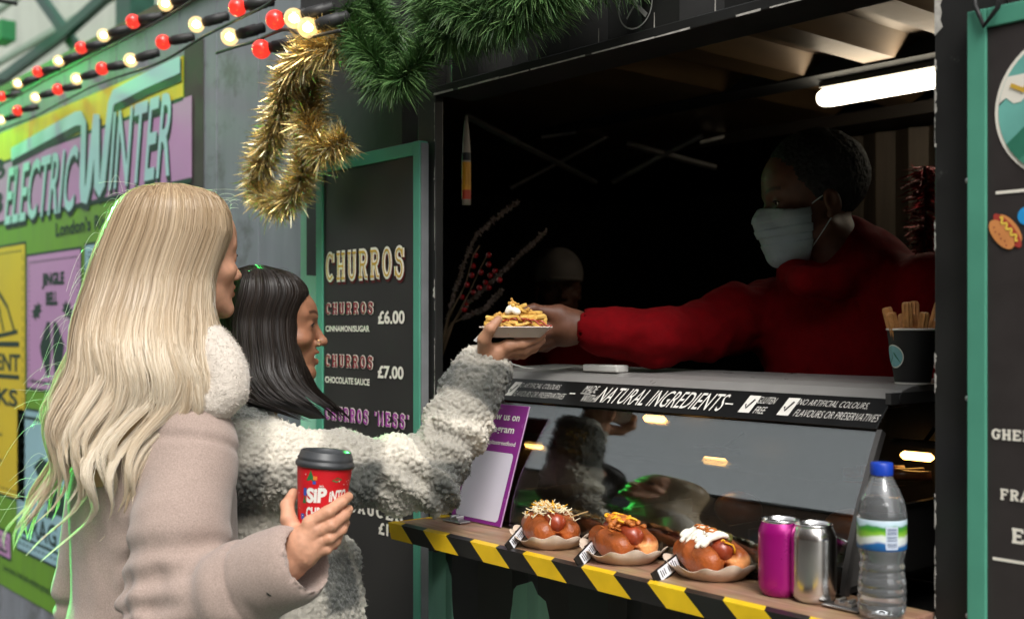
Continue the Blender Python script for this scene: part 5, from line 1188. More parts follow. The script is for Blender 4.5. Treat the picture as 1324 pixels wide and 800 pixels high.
def eye_set(parent, R, H, sc, iris):
    m = MB(); m2 = MB(); m3 = MB()
    for s_ in (-1,1):
        c = place(np.array([[s_*.031,.0722,0.]])*sc, R, H)[0]; m.sphere(c, .0126*sc, 20, 14)
        d = R @ np.array([s_*.12,.99,-.03]); d /= np.linalg.norm(d); m2.sphere(c+d*.0076*sc, .0060*sc, 14, 10); m3.sphere(c+d*.0112*sc, .0029*sc, 10, 8)
    e = m.build("eyes", EYEW, parent, smooth=True); m2.build("iris", iris, e, smooth=True); m3.build("pupil", PUP, e, smooth=True)
    m = MB()
    for s_ in (-1,1): m.tube([tuple(p) for p in place(np.array([[s_*.0205,.0805,.0008],[s_*.026,.0862,.0036],[s_*.032,.0876,.0046],[s_*.038,.0858,.0038],[s_*.0445,.0806,.0006]])*sc, R, H)], [.0005,.0011,.0013,.0013,.0006], 6)
    m.build("eyelashes", PUP, parent, smooth=True)
EYEW = pm("eye_white", S(222,216,210), .2, var=.02); PUP = pm("pupil_black", (.01,.008,.007,1), .15); IRB = pm("iris_brown", S(58,34,20), .15); IRG = pm("iris_grey", S(90,104,104), .15)
def noisefold(V, N_, amp, sc, seed): return V+N_*((fbm(V*sc, seed)-.47)*amp)[:,None]
def hairmat(name, c1, c2, rough=.34, tr=.25, spec=.45):
    m = bpy.data.materials.new(name); m.use_nodes = True; n = m.node_tree.nodes; l = m.node_tree.links; b = n["Principled BSDF"]; at = n.new("ShaderNodeAttribute"); at.attribute_name = "tint"; l.new(at.outputs['Color'], b.inputs['Base Color']); b.inputs['Roughness'].default_value = rough; b.inputs['Specular IOR Level'].default_value = spec
    t = n.new("ShaderNodeBsdfTranslucent"); l.new(at.outputs['Color'], t.inputs[0]); mx = n.new("ShaderNodeMixShader"); mx.inputs[0].default_value = tr; o = n["Material Output"]; l.new(b.outputs[0], mx.inputs[1]); l.new(t.outputs[0], mx.inputs[2]); l.new(mx.outputs[0], o.inputs[0]); return m
def hair_loft(parent, prof, s0, mat, base_mat, cols, nst, seed, wav, width=.0011, npt=26, clumps=150, conv=.55, shell=.97, tipc=.92, top=None, tipvar=.1, phr=(-1.1,4.2), smooth_amp=1.0, lockdepth=(.86,1.0)):
    """prof rows: (v, u_left, u_right, depth offset towards the viewer of the centre, half depth); strands run over this form from the crown to the tips"""
    r_ = np.random.default_rng(seed); A = np.array(prof, float); vv = A[:,0]
    def at(v): return [np.interp(v, vv, A[:,k]) for k in range(1,5)]
    um = A[len(A)//2,1:3].mean(); hd = ray(um, V0); hd.z = 0; hd.normalize(); Tn = -np.array(tuple(hd)); Rn = np.array([-Tn[1]*1.0, Tn[0]*1.0, 0]); 
    if Rn @ np.array(tuple(RT)) < 0: Rn = -Rn
    C0 = np.array(tuple(Ps(um, V0, s0)))
    k = s0/FPX
    def W(u, v, d): return C0+Rn[None,:]*((u-um)*k)[:,None]+np.array([0,0,1.])[None,:]*(-(v-V0)*k)[:,None]+Tn[None,:]*d[:,None]
    sup = lambda x: np.sign(x)*np.abs(x)**.68
    # base form
    n = 40; nv = 44; vs = vv[0]+(vv[-1]-vv[0])*np.linspace(0,shell,nv)**1.15; V = []
    for i, v in enumerate(vs):
        ul, ur, dc, hdp = at(v); a = np.linspace(0, 2*np.pi, n, endpoint=False); f = .86*(1-max(0,(i/nv-.6)/.4)**2*.75)
        V.append(W((ul+ur)/2+(ur-ul)/2*sup(np.cos(a))*f, np.full(n, v+3), dc+hdp*sup(np.sin(a))*f))
    V = np.concatenate(V); Q = np.array([(i*n+j, i*n+(j+1)%n, (i+1)*n+(j+1)%n, (i+1)*n+j) for i in range(nv-1) for j in range(n)])
    hb = mesh_obj("hair", V, Q, base_mat, parent)
    # strands
    cph = np.linspace(phr[0], phr[1], clumps)+r_.normal(0,.4*(phr[1]-phr[0])/clumps,clumps); ph0 = r_.uniform(phr[0], phr[1], nst); cl = np.argmin(np.abs(cph[None,:]-(ph0+r_.normal(0,.6*(phr[1]-phr[0])/clumps,nst))[:,None]), axis=1); crho = r_.uniform(*lockdepth,clumps); rho0 = r_.uniform(.84,1.04,nst)
    cf = cph*1.6+r_.uniform(-.7,.7,clumps); cl_len = r_.uniform(1-tipvar*2,1.0,clumps); ln = np.minimum(1.02, cl_len[cl]*r_.uniform(1-tipvar,1.0,nst)); ca = r_.uniform(.5,1.4,clumps)
    q = np.linspace(0,1,npt)**1.1; P = np.empty((nst,npt,3)); up = np.empty((nst,npt,3)); ncol = r_.uniform(0,1,nst)*.55+r_.uniform(0,1,clumps)[cl]*.45
    st = np.clip(r_.normal(0,.012,nst)+0.004, -.002, .03)
    for j in range(npt):
        t_ = st+(ln-st)*q[j]; v = vv[0]+(vv[-1]-vv[0])*t_; ul, ur, dc, hdp = at(v)
        w_ = conv*np.clip((t_-.18)/.5, 0, 1)+(tipc-conv)*np.clip((q[j]-.72)/.28, 0, 1)**1.6; dphi = (cph[cl]-ph0+np.pi)%(2*np.pi)-np.pi; ph = ph0+dphi*w_; rho = rho0*(1-w_)+crho[cl]*w_
        amp = wav*np.clip((t_-.27)/.4, 0, 1)*ca[cl]; du = amp*np.sin(cf[cl]+t_*21)+smooth_amp*np.sin(ph0*7+t_*9)
        dd = amp*k*.8*np.cos(cf[cl]*1.3+t_*21)
        P[:,j] = W((ul+ur)/2+(ur-ul)/2*sup(np.cos(ph))*rho+du, v, dc+hdp*sup(np.sin(ph))*rho+dd)
        up[:,j] = Rn*np.cos(ph)[:,None]+Tn*np.sin(ph)[:,None]
    up += r_.normal(size=(nst,1,3))*.35
    V, Q = ribbons(P, width*r_.uniform(.7,1.3,nst), up=up)
    c = np.array(cols); t_ = np.repeat(np.repeat(ncol[:,None], npt, 1).reshape(-1), 2); qv = np.tile(np.repeat(q, 2), nst)
    col = c[0]+(c[1]-c[0])*t_[:,None]; col = col*(1-(qv**1.2)[:,None])+(qv**1.2)[:,None]*(c[2]+(c[3]-c[2])*t_[:,None])
    mesh_obj("strands", V, Q, mat, hb, attr={"tint": col})
    return hb, W, (cl, P)

# ------------------------------------------------------------------ blonde woman in the wool coat, holding a coffee cup
L1, R1 = frame(-2.0, -.62, -.10, .995)
H1 = np.array([-1.990,-.592,1.630]); HR1 = R1
SK1 = skin("fair_skin", S(196,146,118))
hv, hq, ht = head_mesh(.98, 0, jaw=.98, browc=(.62,.5,.4))
C1 = px(415,622,1.79); hd_ = ray(415, V0); hd_.z = 0; hd_.normalize(); T1 = -np.array(tuple(hd_)); RR1 = np.array([-T1[1],T1[0],0]); RR1 = RR1 if RR1 @ np.array(tuple(RT)) > 0 else -RR1
k1 = 1.79/FPX
def c1(u, v, d): return C1+RR1*((u-415)*k1)+np.array([0,0,-(v-622)*k1])+T1*d
fing = [([c1(401,668,.044),c1(424,655,.050),c1(441,645,.034),c1(450,641,.012)], [.0105,.0098,.0088,.0078]),
        ([c1(404,682,.044),c1(428,672,.050),c1(444,662,.033),c1(450,658,.010)], [.0108,.0100,.0090,.0080]),
        ([c1(406,695,.041),c1(426,688,.047),c1(441,680,.031),c1(446,675,.010)], [.0102,.0094,.0085,.0075]),
        ([c1(407,707,.035),c1(422,703,.041),c1(434,696,.029),c1(438,691,.012)], [.0090,.0082,.0074,.0066]),
        ([c1(388,694,.020),c1(374,668,.012),c1(372,652,-.004),c1(380,639,-.022)], [.0150,.0125,.0105,.0085])]
palm = [([c1(376,722,.022),c1(392,696,.034),c1(402,676,.040)], [.0230,.0225,.0150]), ([c1(378,724,.022),c1(396,708,.034),c1(407,700,.038)], [.022,.0205,.0130]), ([c1(386,708,.024),c1(384,690,.022)], [.020,.016]), ([c1(352,752,.006),c1(376,722,.022)], [.025,.0225])]
allp = np.concatenate([np.array(P) for P, R in fing+palm]); F = hand_field(allp.min(0)-.03, allp.max(0)+.03, .0017, fing, palm); av, aq = F.mesh(2); av = av+normals(av, aq)*((fbm(av*140, 5)-.5)*.0012)[:,None]
tb = Field((-2.4,-1.0,.0), (-1.6,-.2,1.5), .016); tb.ell(L1(0,-.03,1.15), (.14,.10,.28), .05).ell(L1(0,-.03,.9), (.15,.11,.18), .05)
for s_ in (-1,1): tb.chain([L1(s_*.08,-.02,.85), L1(s_*.085,0,.5), L1(s_*.085,-.02,.1)], [.075,.055,.04], .03)
tv, tq = tb.mesh(1)
V, Q, T = join([(place(hv, HR1, H1), hq, ht), (av, aq, np.ones((len(av),3))*np.array([1.0,.97,.95])), (tv, tq, None)])
P1 = mesh_obj("person", V, Q, SK1, attr={"tint": T}); tag(P1, "woman with long blonde hair in a taupe wool coat holding a red cup", "person")
eye_set(P1, HR1, H1, .98, IRG)
m = MB(); e = place(np.array([[.0815,-.006,-.047]]), HR1, H1)[0]; m.tube([tuple(e+np.array([0,.006*math.cos(q),.006*math.sin(q)])) for q in np.linspace(0,2*math.pi,17)], .0011, 6); m.build("earring", pm("silver_hoop", (.8,.78,.75,1), .2, 1.0), P1, smooth=True)
# coat
WOOL = pm("taupe_wool", S(157,138,128), .92, var=.22, scale=420, bump=.35, bscale=1100, sheen=.25, attr="tint", detail=8)
f = Field((-2.45,-1.05,.34), (-1.48,-.25,1.52), .0066)
f.ell(L1(0,-.035,1.20), (.190,.145,.22), .06, R1.T).ell(L1(0,-.03,1.0), (.185,.145,.2), .06, R1.T).ell(L1(0,-.04,.80), (.225,.175,.2), .07, R1.T)
f.chain([L1(0,-.03,.80), L1(0,-.01,.36)], [.205,.245], .06)
f.cone(L1(-.14,-.035,1.335), L1(.12,-.035,1.335), .062, .062, .05); f.cone(L1(0,-.05,1.36), L1(0,-.03,1.45), .10, .07, .05)
E1 = np.array([-1.775,-.715,1.035]); W1 = c1(372,728,.016); Sh1 = px(254,582,1.955)
d_ = W1-E1; d_ /= np.linalg.norm(d_)
f.cone(Sh1, Sh1*.85+E1*.15, .070, .074, .04)
g = f.copy_empty(); g.chain([Sh1, Sh1*.5+E1*.5+np.array([.016,-.016,0]), E1], [.068,.083,.080], .01); g.chain([E1, E1*.45+W1*.55+np.array([0,0,-.010]), W1-d_*.05], [.078,.072,.062], .02)
f.merge(g, .011)
f.cone(W1-d_*.085, W1+d_*.004, .0690, .0660, .003)                    # turned-back cuff
Sh2 = L1(-.165,-.03,1.30); El2 = px(116,772,2.24); f.chain([Sh2, El2], [.070,.066], .035); f.chain([El2, L1(-.13,.12,1.0)], [.066,.052], .03)
f.cone(W1-d_*.014, W1+d_*.08, .047, .050, .004, sub=True)
V, Q = f.mesh(2); N_ = normals(V, Q)
def arm_uv(V, A, B): ab = B-A; t = ((V-A) @ ab)/(ab @ ab); return t, np.linalg.norm(V-(A+np.clip(t,0,1)[:,None]*ab), axis=1)
t1, r1 = arm_uv(V, Sh1, E1); t2, r2 = arm_uv(V, E1, W1)
w1_ = np.clip((.13-r1)/.05,0,1)*np.clip((t1-.15)/.3,0,1); w2_ = np.clip((.12-r2)/.04,0,1)*np.clip(1-t2*1.1,0,1)
ang = np.arctan2(V[:,1]-Sh1[1], V[:,0]-Sh1[0])
fold = .0055*w1_*np.sin(34*t1+2.2*ang+5*fbm(V*7,2))*np.clip((t1-.35)/.4,0,1)+.006*w2_*np.sin(26*t2+1.6*np.arctan2(V[:,2]-E1[2],V[:,1]-E1[1])+5*fbm(V*8,4))
seam = -.0045*np.exp(-((t1+.02+.25*(V[:,2]-1.30))/.028)**2)*np.clip((.12-r1)/.03,0,1)
belt = np.exp(-((V[:,2]-.955)/.014)**2)*.012*np.clip((r1-.09)/.03,0,1)*np.clip((r2-.09)/.03,0,1)
fold = fold+.024*(fbm(V*np.array([10,10,2.4]),11)-.47)*np.clip((1.3-V[:,2])/.2,.25,1)-belt+seam
cuffg = np.exp(-((t2-.70)/.016)**2)*.004*np.clip((.09-r2)/.02,0,1); V = V+N_*(fold-cuffg)[:,None]*np.clip((.93-t2)/.12,0,1)[:,None]
tint = np.ones((len(V),3))*(.95+.1*fbm(V*60, 6))[:,None]*(.93+.14*fbm(V*6, 8))[:,None]
coat = mesh_obj("coat", V, Q, WOOL, P1, attr={"tint": tint})
m = MB(); bt = c1(392,752,.06); nb = T1; Mb = Vector(nb).to_track_quat('Z','Y').to_matrix().to_4x4(); Mb.translation = Vector(W1-d_*.035+T1*.068+np.array([0,0,-.012])+RR1*.006); m.lathe([(.0001,.004),(.006,.0042),(.0085,.0035),(.009,.0),(.0001,-.001)], 20, M=Mb, closed=False); m.build("button", pm("black_button", (.02,.02,.02,1), .3), coat, smooth=True)
# cream collar
f = Field((-2.2,-.85,1.26), (-1.74,-.35,1.56), .004); ring = [L1(.088*math.sin(q), -.045+.078*math.cos(q), 1.445-.028*math.cos(q)) for q in np.linspace(.5,2*math.pi-.5,22)]
f.chain(ring, [.026]*22, .012); f.chain([px(256,430,2.05), px(271,444,2.01), px(284,462,1.985), px(293,484,1.97), px(294,506,1.962), px(280,521,1.955), px(262,522,1.95)], [.024,.029,.031,.031,.028,.024,.018], .03); f.chain([L1(-.062,.025,1.44), L1(-.08,.06,1.39), L1(-.06,.09,1.30)], [.034,.034,.022], .015)
V, Q = f.mesh(2); N_ = normals(V, Q); d1, d2 = vor(V*150, 3); V = V+N_*((.5-d1)*.0030+(fbm(V*40,2)-.5)*.003)[:,None]
col_ = mesh_obj("collar", V, Q, pm("cream_fleece", S(196,186,174), .95, var=.06, scale=40, bump=.4, bscale=300, sheen=.4), coat)
N_ = normals(V, Q); r_ = np.random.default_rng(78); ii = r_.integers(0, len(V), 9000); d = N_[ii]+r_.normal(size=(len(ii),3))*.8; d /= np.linalg.norm(d, axis=1)[:,None]; k = np.linspace(0,1,3); L_ = r_.uniform(.002,.006,len(ii))
Vr, Qr = ribbons(V[ii][:,None,:]+d[:,None,:]*(L_[:,None]*k)[...,None], .0008, taper=True); tag(mesh_obj("fleece_fibres", Vr, Qr, MATS["cream_fleece"], col_), kind="stuff")
# hair
HB1 = hairmat("blonde_hair", None, None, .36, .28); UB1 = pm("blonde_under_hair", S(176,146,106), .6, var=.25, scale=14, stretch=(8,8,.6))
cols = [np.array(S(150,121,90)[:3]), np.array(S(210,186,150)[:3]), np.array(S(226,206,174)[:3]), np.array(S(255,250,236)[:3])]
prof1 = [(239,200,240,0,.030),(242,184,256,0,.050),(248,170,272,0,.066),(258,158,284,0,.080),(275,148,292,0,.090),(300,138,294,0,.095),(330,127,284,.002,.096),(360,118,274,.006,.096),(400,108,270,.030,.094),(440,99,276,.085,.088),(480,92,280,.115,.080),(520,84,268,.128,.074),(560,78,238,.122,.074),(600,72,212,.128,.070),(640,62,190,.124,.062),(668,42,172,.11,.05),(705,22,150,.10,.035)]
hb, Wf, _ = hair_loft(P1, prof1, 2.075, HB1, UB1, cols, 17000, 3, 12.0, width=.0012, clumps=84, conv=.34, tipvar=.15, shell=.82, tipc=.88, lockdepth=(.82,1.07), phr=(-1.2,4.3), smooth_amp=1.2)
r_ = np.random.default_rng(31); nf = 48; q = np.linspace(0,1,14)                                    # loose hairs blown out behind her
v0 = r_.uniform(255,640,nf); ul = np.interp(v0, [p[0] for p in prof1], [p[1] for p in prof1]); Lf = r_.uniform(10,60,nf)*np.clip((v0-200)/300,.25,1.2); dn = r_.uniform(-10,60,nf); cu = r_.normal(0,12,nf); P = np.empty((nf,14,3)); d0 = r_.uniform(-.05,.07,nf)
for j in range(14): P[:,j] = Wf(ul+14-(Lf+14)*q[j], v0-30*(1-q[j])*q[j]*2+dn*q[j]**2+cu*np.sin(q[j]*3), d0+.04*q[j]*np.sin(cu))
nt_ = 40; ut = r_.uniform(165,300,nt_); P2 = np.empty((nt_,14,3)); hh = r_.uniform(3,11,nt_); sw = r_.normal(0,22,nt_); d0 = r_.uniform(-.05,.05,nt_); vt = 241+((ut-216)/60)**2*14
for j in range(14): P2[:,j] = Wf(ut+sw*q[j], vt+4-hh*np.sin(q[j]*2.4), d0)
P3 = np.empty((60,14,3)); u3 = r_.uniform(262,272,60); v3 = r_.uniform(345,470,60); d3 = r_.uniform(.06,.085,60); s3 = r_.normal(4,7,60)
for j in range(14): P3[:,j] = Wf(u3+s3*q[j]*np.sin(q[j]*4+s3), v3+55*q[j], d3)
V, Q = ribbons(np.concatenate([P,P2,P3]), .00042, taper=False, sides=3); mesh_obj("loose_strands", V, Q, HB1, hb, attr={"tint": np.tile(cols[3]*.9, (len(V),1))})
# trousers and boots (below the picture)
DEN = pm("dark_denim", S(40,46,62), .8); BOOT = pm("black_leather", (.02,.018,.016,1), .4)
def legs(parent, L_, mt, sh, z1=.5):
    for s_ in (-1,1):
        m = MB(); m.tube([tuple(L_(s_*.085,-.01,z1)), tuple(L_(s_*.088,-.005,.3)), tuple(L_(s_*.09,-.02,.07))], [.085,.065,.055], 16); m.build("trouser_leg", mt, parent, smooth=True)
        m = MB(); m.tube([tuple(L_(s_*.09,-.05,.05)), tuple(L_(s_*.092,.03,.048)), tuple(L_(s_*.096,.12,.038)), tuple(L_(s_*.098,.16,.03))], [.045,.046,.038,.024], 14); m.tube([tuple(L_(s_*.09,-.02,.06)), tuple(L_(s_*.09,-.02,.20))], [.052,.058], 14); m.build("boot", sh, parent, smooth=True)
legs(P1, L1, DEN, BOOT)

# the coffee cup she holds
cb = c1(415,705,0); tilt = Matrix.Rotation(math.radians(5), 4, Vector(tuple(-T1))); Mc = Matrix.Translation(Vector(tuple(c1(411,706,0)))) @ tilt.to_4x4()
t = local_thing("coffee_cup", "red takeaway coffee cup with white lettering and black lid in a woman's hand", "cup", Mc)
RED = pm("cup_red", S(196,22,32), .45, var=.06, scale=30)
z1 = .131; r0, rt_ = .0310, .0440
m = MB(); m.lathe([(.0001,.004),(r0-.001,.004),(r0,.0),(r0+.0005,.003),(rt_,z1)], 56, closed=False); m.build("cup_body", RED, t, smooth=True, angle=50)
LID = pm("cup_lid", S(52,54,56), .38, var=.08); m = MB(); m.lathe([(rt_-.0005,z1-.0035),(rt_+.0022,z1-.003),(rt_+.0030,z1+.001),(rt_+.0018,z1+.0048),(rt_+.0002,z1+.0058),(rt_-.0005,z1+.008),(rt_+.0006,z1+.0105),(rt_-.0015,z1+.0125),(rt_-.0040,z1+.0205),(rt_-.0055,z1+.0220),(rt_-.0075,z1+.0205),(rt_-.0090,z1+.0150),(.0001,z1+.0145)], 56, closed=False); m.build("lid", LID, t, smooth=True)
vdir = tilt.to_3x3().inverted() @ Vector(tuple(T1)); a0 = math.atan2(vdir.y, vdir.x)
def cw_(a, z, e): r_ = r0+(rt_-r0)*(z/z1)+e; return (r_*math.cos(a0+a), r_*math.sin(a0+a), z)
def wrapw(s, x0, x1, z0, z1_, e, bold, mb, slant=0):
    Vg, Fg = glyphs(s, bold); mb.add([cw_((x0+(x1-x0)*g_[0])/.039, z0+(z1_-z0)*g_[1]+slant*g_[0], e) for g_ in Vg], Fg)
m = MB(); wrapw("SiP", -.026, .006, .073, .097, .0007, .05, m, .003); wrapw("iNTO", .010, .040, .077, .095, .0007, .04, m, .003); wrapw("CHRISTMAS", -.026, .040, .048, .067, .0007, .04, m, .004); wrapw("let's", -.006, .0, .1, .1035, .0007, .02, m); m.build("lettering", WHITEP, t)
DEC = [pm("cup_green", S(40,110,60), .5), pm("cup_blue", S(50,80,160), .5), pm("cup_orange", S(220,120,50), .5), WHITEP]
m = MB(); r_ = random.Random(4)
for x, z, P, mi in ((-.020,.116,[(-.007,-.008),(.007,-.008),(0,.009)],0),(.019,.112,[(-.008,-.001),(0,-.004),(.009,.001),(0,.004)],0),(-.029,.090,[(-.003,-.006),(.003,-.006),(.003,.006),(-.003,.006)],1),(-.030,.078,[(-.004,-.006),(.004,-.006),(0,.006)],0),(-.034,.05,[(-.004,-.004),(.004,-.004),(.004,.005),(-.004,.005)],1),(-.024,.047,[(-.003,-.003),(.003,-.003),(.003,.004),(-.003,.004)],2),(-.013,.113,[(-.003,-.003),(.003,-.003),(.003,.003),(-.003,.003)],2),(-.014,.106,[(-.0025,-.0025),(.0025,-.0025),(.0025,.0025),(-.0025,.0025)],1)): m.add([cw_((x+p[0])/.039, z+p[1], .0006) for p in P], [tuple(range(len(P)))], mi)
for k in range(26):
    x, z = r_.uniform(-.05,.05), r_.uniform(.02,.125); m.add([cw_((x+.0009*math.cos(q))/.039, z+.0009*math.sin(q), .0005) for q in np.linspace(0,6.28,7)[:-1]], [tuple(range(6))], 3)
m.build("festive_print", DEC, t)
# ------------------------------------------------------------------ dark-haired woman in the sherpa coat, reaching for the tray
L2, R2 = frame(-2.085, -.44, .38, .925)
HR2 = frame(0, 0, .46, .888)[1]; H2 = np.array([-2.046,-.388,1.500])
SK2 = skin("warm_brown_skin", S(146,100,74))
hv, hq, ht = head_mesh(.965, 1.0, jaw=.96, lipc=(.86,.58,.56), browc=(.16,.12,.11))
q_ = np.clip((hv[:,2]/.965-.028)/.075,0,1); q_ = q_*q_*(3-2*q_); hv[:,1] = np.where(hv[:,1] > 0, hv[:,1]*(1-.26*q_), hv[:,1])
C2 = px(665,430,2.27); T2 = -np.array(tuple(Vector((ray(665,V0).x, ray(665,V0).y, 0)).normalized())); RR2 = np.array([-T2[1],T2[0],0]); k2 = 2.27/FPX
if RR2 @ np.array(tuple(RT)) < 0: RR2 = -RR2
def c2(u, v, d): return C2+RR2*((u-665)*k2)+np.array([0,0,-(v-430)*k2])+T2*d
fing = [([c2(657,446,.030),c2(676,444,.030),c2(691,439,.024),c2(701,434,.018)], [.0115,.0098,.0086,.0072]),
        ([c2(658,452,.016),c2(678,452,.014),c2(692,446,.008),c2(701,440,.004)], [.0115,.0100,.0088,.0074]),
        ([c2(658,456,.0),c2(676,458,-.004),c2(690,451,-.010),c2(698,444,-.012)], [.0110,.0095,.0084,.0070]),
        ([c2(654,458,-.014),c2(668,460,-.020),c2(680,453,-.026),c2(687,447,-.028)], [.0098,.0084,.0074,.0062]),
        ([c2(628,454,.028),c2(627,438,.060),c2(635,424.5,.072),c2(645,413.5,.064)], [.0165,.0130,.0108,.0084])]
palm = [([c2(612,480,.008),c2(634,460,.018),c2(655,448,.026)], [.0250,.0240,.0130]), ([c2(612,480,.006),c2(636,464,.006),c2(655,455,.006)], [.0240,.0240,.0135]), ([c2(614,480,.0),c2(636,465,-.004),c2(653,458,-.012)], [.0220,.0200,.0115]), ([c2(604,500,.006),c2(612,480,.006)], [.0255,.0250])]
allp = np.concatenate([np.array(P) for P, R in fing+palm]); F = hand_field(allp.min(0)-.03, allp.max(0)+.03, .0017, fing, palm); av, aq = F.mesh(2); av = av+normals(av, aq)*((fbm(av*140, 15)-.5)*.0012)[:,None]
tb = Field((-2.5,-.8,.0), (-1.7,0,1.4), .016); tb.ell(L2(0,-.03,1.08), (.13,.10,.26), .05).ell(L2(0,-.03,.84), (.15,.11,.16), .05)
for s_ in (-1,1): tb.chain([L2(s_*.08,-.02,.8), L2(s_*.085,0,.5), L2(s_*.085,-.02,.1)], [.075,.055,.04], .03)
tv, tq = tb.mesh(1)
V, Q, T = join([(place(hv, HR2, H2), hq, ht), (av, aq, np.ones((len(av),3))*np.array([1.45,1.62,1.75])), (tv, tq, None)])
P2_ = mesh_obj("person", V, Q, SK2, attr={"tint": T}); tag(P2_, "smiling dark-haired woman in a grey checked fleece coat reaching for the fries tray", "person")
eye_set(P2_, HR2, H2, .965, IRB)
m = MB(); m.box((-.019,.081,-.0705),(.019,.0900,-.0600), M=Matrix([list(np.append(HR2[i]*.965, H2[i])) for i in range(3)]+[[0,0,0,1]])); m.build("teeth", pm("teeth_white", S(226,220,208), .25), P2_, bevel=.002)
n_ = place(np.array([[.0185,.0985,-.035]])*.965, HR2, H2)[0]; m = MB(); m.tube([tuple(n_+.0042*(HR2[:,1]*math.cos(q)*1.0+HR2[:,2]*math.sin(q))) for q in np.linspace(0,5.2,14)], .0007, 6); m.build("nose_ring", pm("gold_ring", (.85,.62,.3,1), .2, 1.0), P2_, smooth=True)
tn = c2(645.5,412.5,.0475); m = MB()
def nail(mb, c, d, nrm, L, W):
    d = np.array(d)/np.linalg.norm(d); nrm = np.array(nrm)-d*(np.array(nrm)@d); nrm /= np.linalg.norm(nrm); s_ = np.cross(d, nrm); V = []
    for i in range(9):
        for j in range(7):
            a, b = i/8*2-1, j/6*2-1; V.append(tuple(np.array(c)+d*(a*L*(1-.25*b*b if a > 0 else 1))+s_*(b*W)-nrm*(W*.55*b*b)+nrm*.0008))
    mb.add(V, [(i*7+j, i*7+j+1, (i+1)*7+j+1, (i+1)*7+j) for i in range(8) for j in range(6)])
nail(m, c2(643.5,415,.0728), c2(646,411,.061)-c2(638,421,.069), T2+np.array([0,0,.35]), .0075, .0055); o = m.build("fingernail", pm("white_nail", S(236,230,230), .2), P2_, smooth=True); o.modifiers.new("thickness", 'SOLIDIFY').thickness = .0006
# sherpa coat
SHER = pm("sherpa_fleece", S(222,217,206), .95, var=.08, scale=60, bump=.7, bscale=520, sheen=.3, attr="tint", detail=6)
f = Field((-2.48,-.86,.62), (-1.56,.16,1.50), .0062)
f.ell(L2(0,-.02,1.12), (.215,.165,.22), .06, R2.T).ell(L2(.01,.02,.92), (.22,.20,.22), .07, R2.T).chain([L2(0,.03,.92), L2(0,.03,.66)], [.215,.225], .06)
f.cone(L2(-.15,-.03,1.265), L2(.15,-.03,1.265), .072, .072, .05); f.cone(L2(0,-.04,1.27), L2(0,-.03,1.345), .10, .085, .04)
Sh, El, Wr = L2(.17,-.02,1.245), px(553,617,2.17), px(621,486,2.265)
mid = Sh*.5+El*.5+np.array([0,0,.0])
f.cone(Sh, Sh*.8+El*.2, .085, .086, .035)
g = f.copy_empty(); g.chain([Sh, mid, El], [.080,.076,.072], .02); g.chain([El, El*.5+Wr*.5+np.array([.004,.0,-.006]), Wr], [.071,.066,.056], .02); f.merge(g, .014)
dw = Wr-El; dw /= np.linalg.norm(dw); f.cone(Wr-dw*.05, Wr+dw*.012, .064, .059, .008)
f.cone(Wr-dw*.0, Wr+dw*.08, .036, .048, .006, sub=True)
Sl = L2(-.17,-.02,1.245); f.chain([Sl, L2(-.24,.03,1.0), L2(-.16,.22,.98)], [.082,.078,.06], .03)
f.chain([L2(.02,-.10,1.31), L2(-.08,-.07,1.33), L2(-.11,0,1.32)], [.04,.045,.04], .02); f.chain([L2(.02,-.10,1.31), L2(.085,-.06,1.325), L2(.115,.02,1.30), L2(.09,.10,1.24)], [.04,.045,.045,.035], .02)
V, Q = f.mesh(2)
def subdiv(V, Q):
    e = np.concatenate([np.sort(Q[:,[i,(i+1)%4]], 1) for i in range(4)]); u, inv = np.unique(e, axis=0, return_inverse=True); inv = inv.reshape(4, -1).T; n = len(V)
    Vn = np.concatenate([V, (V[u[:,0]]+V[u[:,1]])/2, V[Q].mean(1)]); ei = inv+n; fi = np.arange(len(Q))+n+len(u)
    return Vn, np.concatenate([np.stack([Q[:,i], ei[:,i], fi, ei[:,i-1]], 1) for i in range(4)])
t1, r1 = arm_uv(V, Sh, El); t2, r2 = arm_uv(V, El, Wr); N_ = normals(V, Q)
fold = .007*np.clip((.14-r2)/.05,0,1)*np.sin(24*t2+2*np.arctan2(V[:,1]-El[1],V[:,0]-El[0])+6*fbm(V*8,4))*np.clip(1.05-t2,0,1)+.007*np.clip((.14-r1)/.05,0,1)*np.clip((t1-.45)/.3,0,1)*np.sin(22*t1+5*fbm(V*8,7))+.03*(fbm(V*np.array([7,7,3.5]),17)-.47)
V = V+N_*fold[:,None]
V, Q = subdiv(V, Q); V = lap(V, Q, .4); N_ = normals(V, Q)
wp = V+.012*np.stack([fbm(V*45,31), fbm(V*45,32), fbm(V*45,33)], 1)
d1, d2 = vor(wp*84, 5); e1, e2 = vor(wp*190, 9); edge = d2-d1
V = V+N_*((np.clip(edge*1.6,0,1)**.7-.6)*.0072+(.5-e1)*.0024)[:,None]
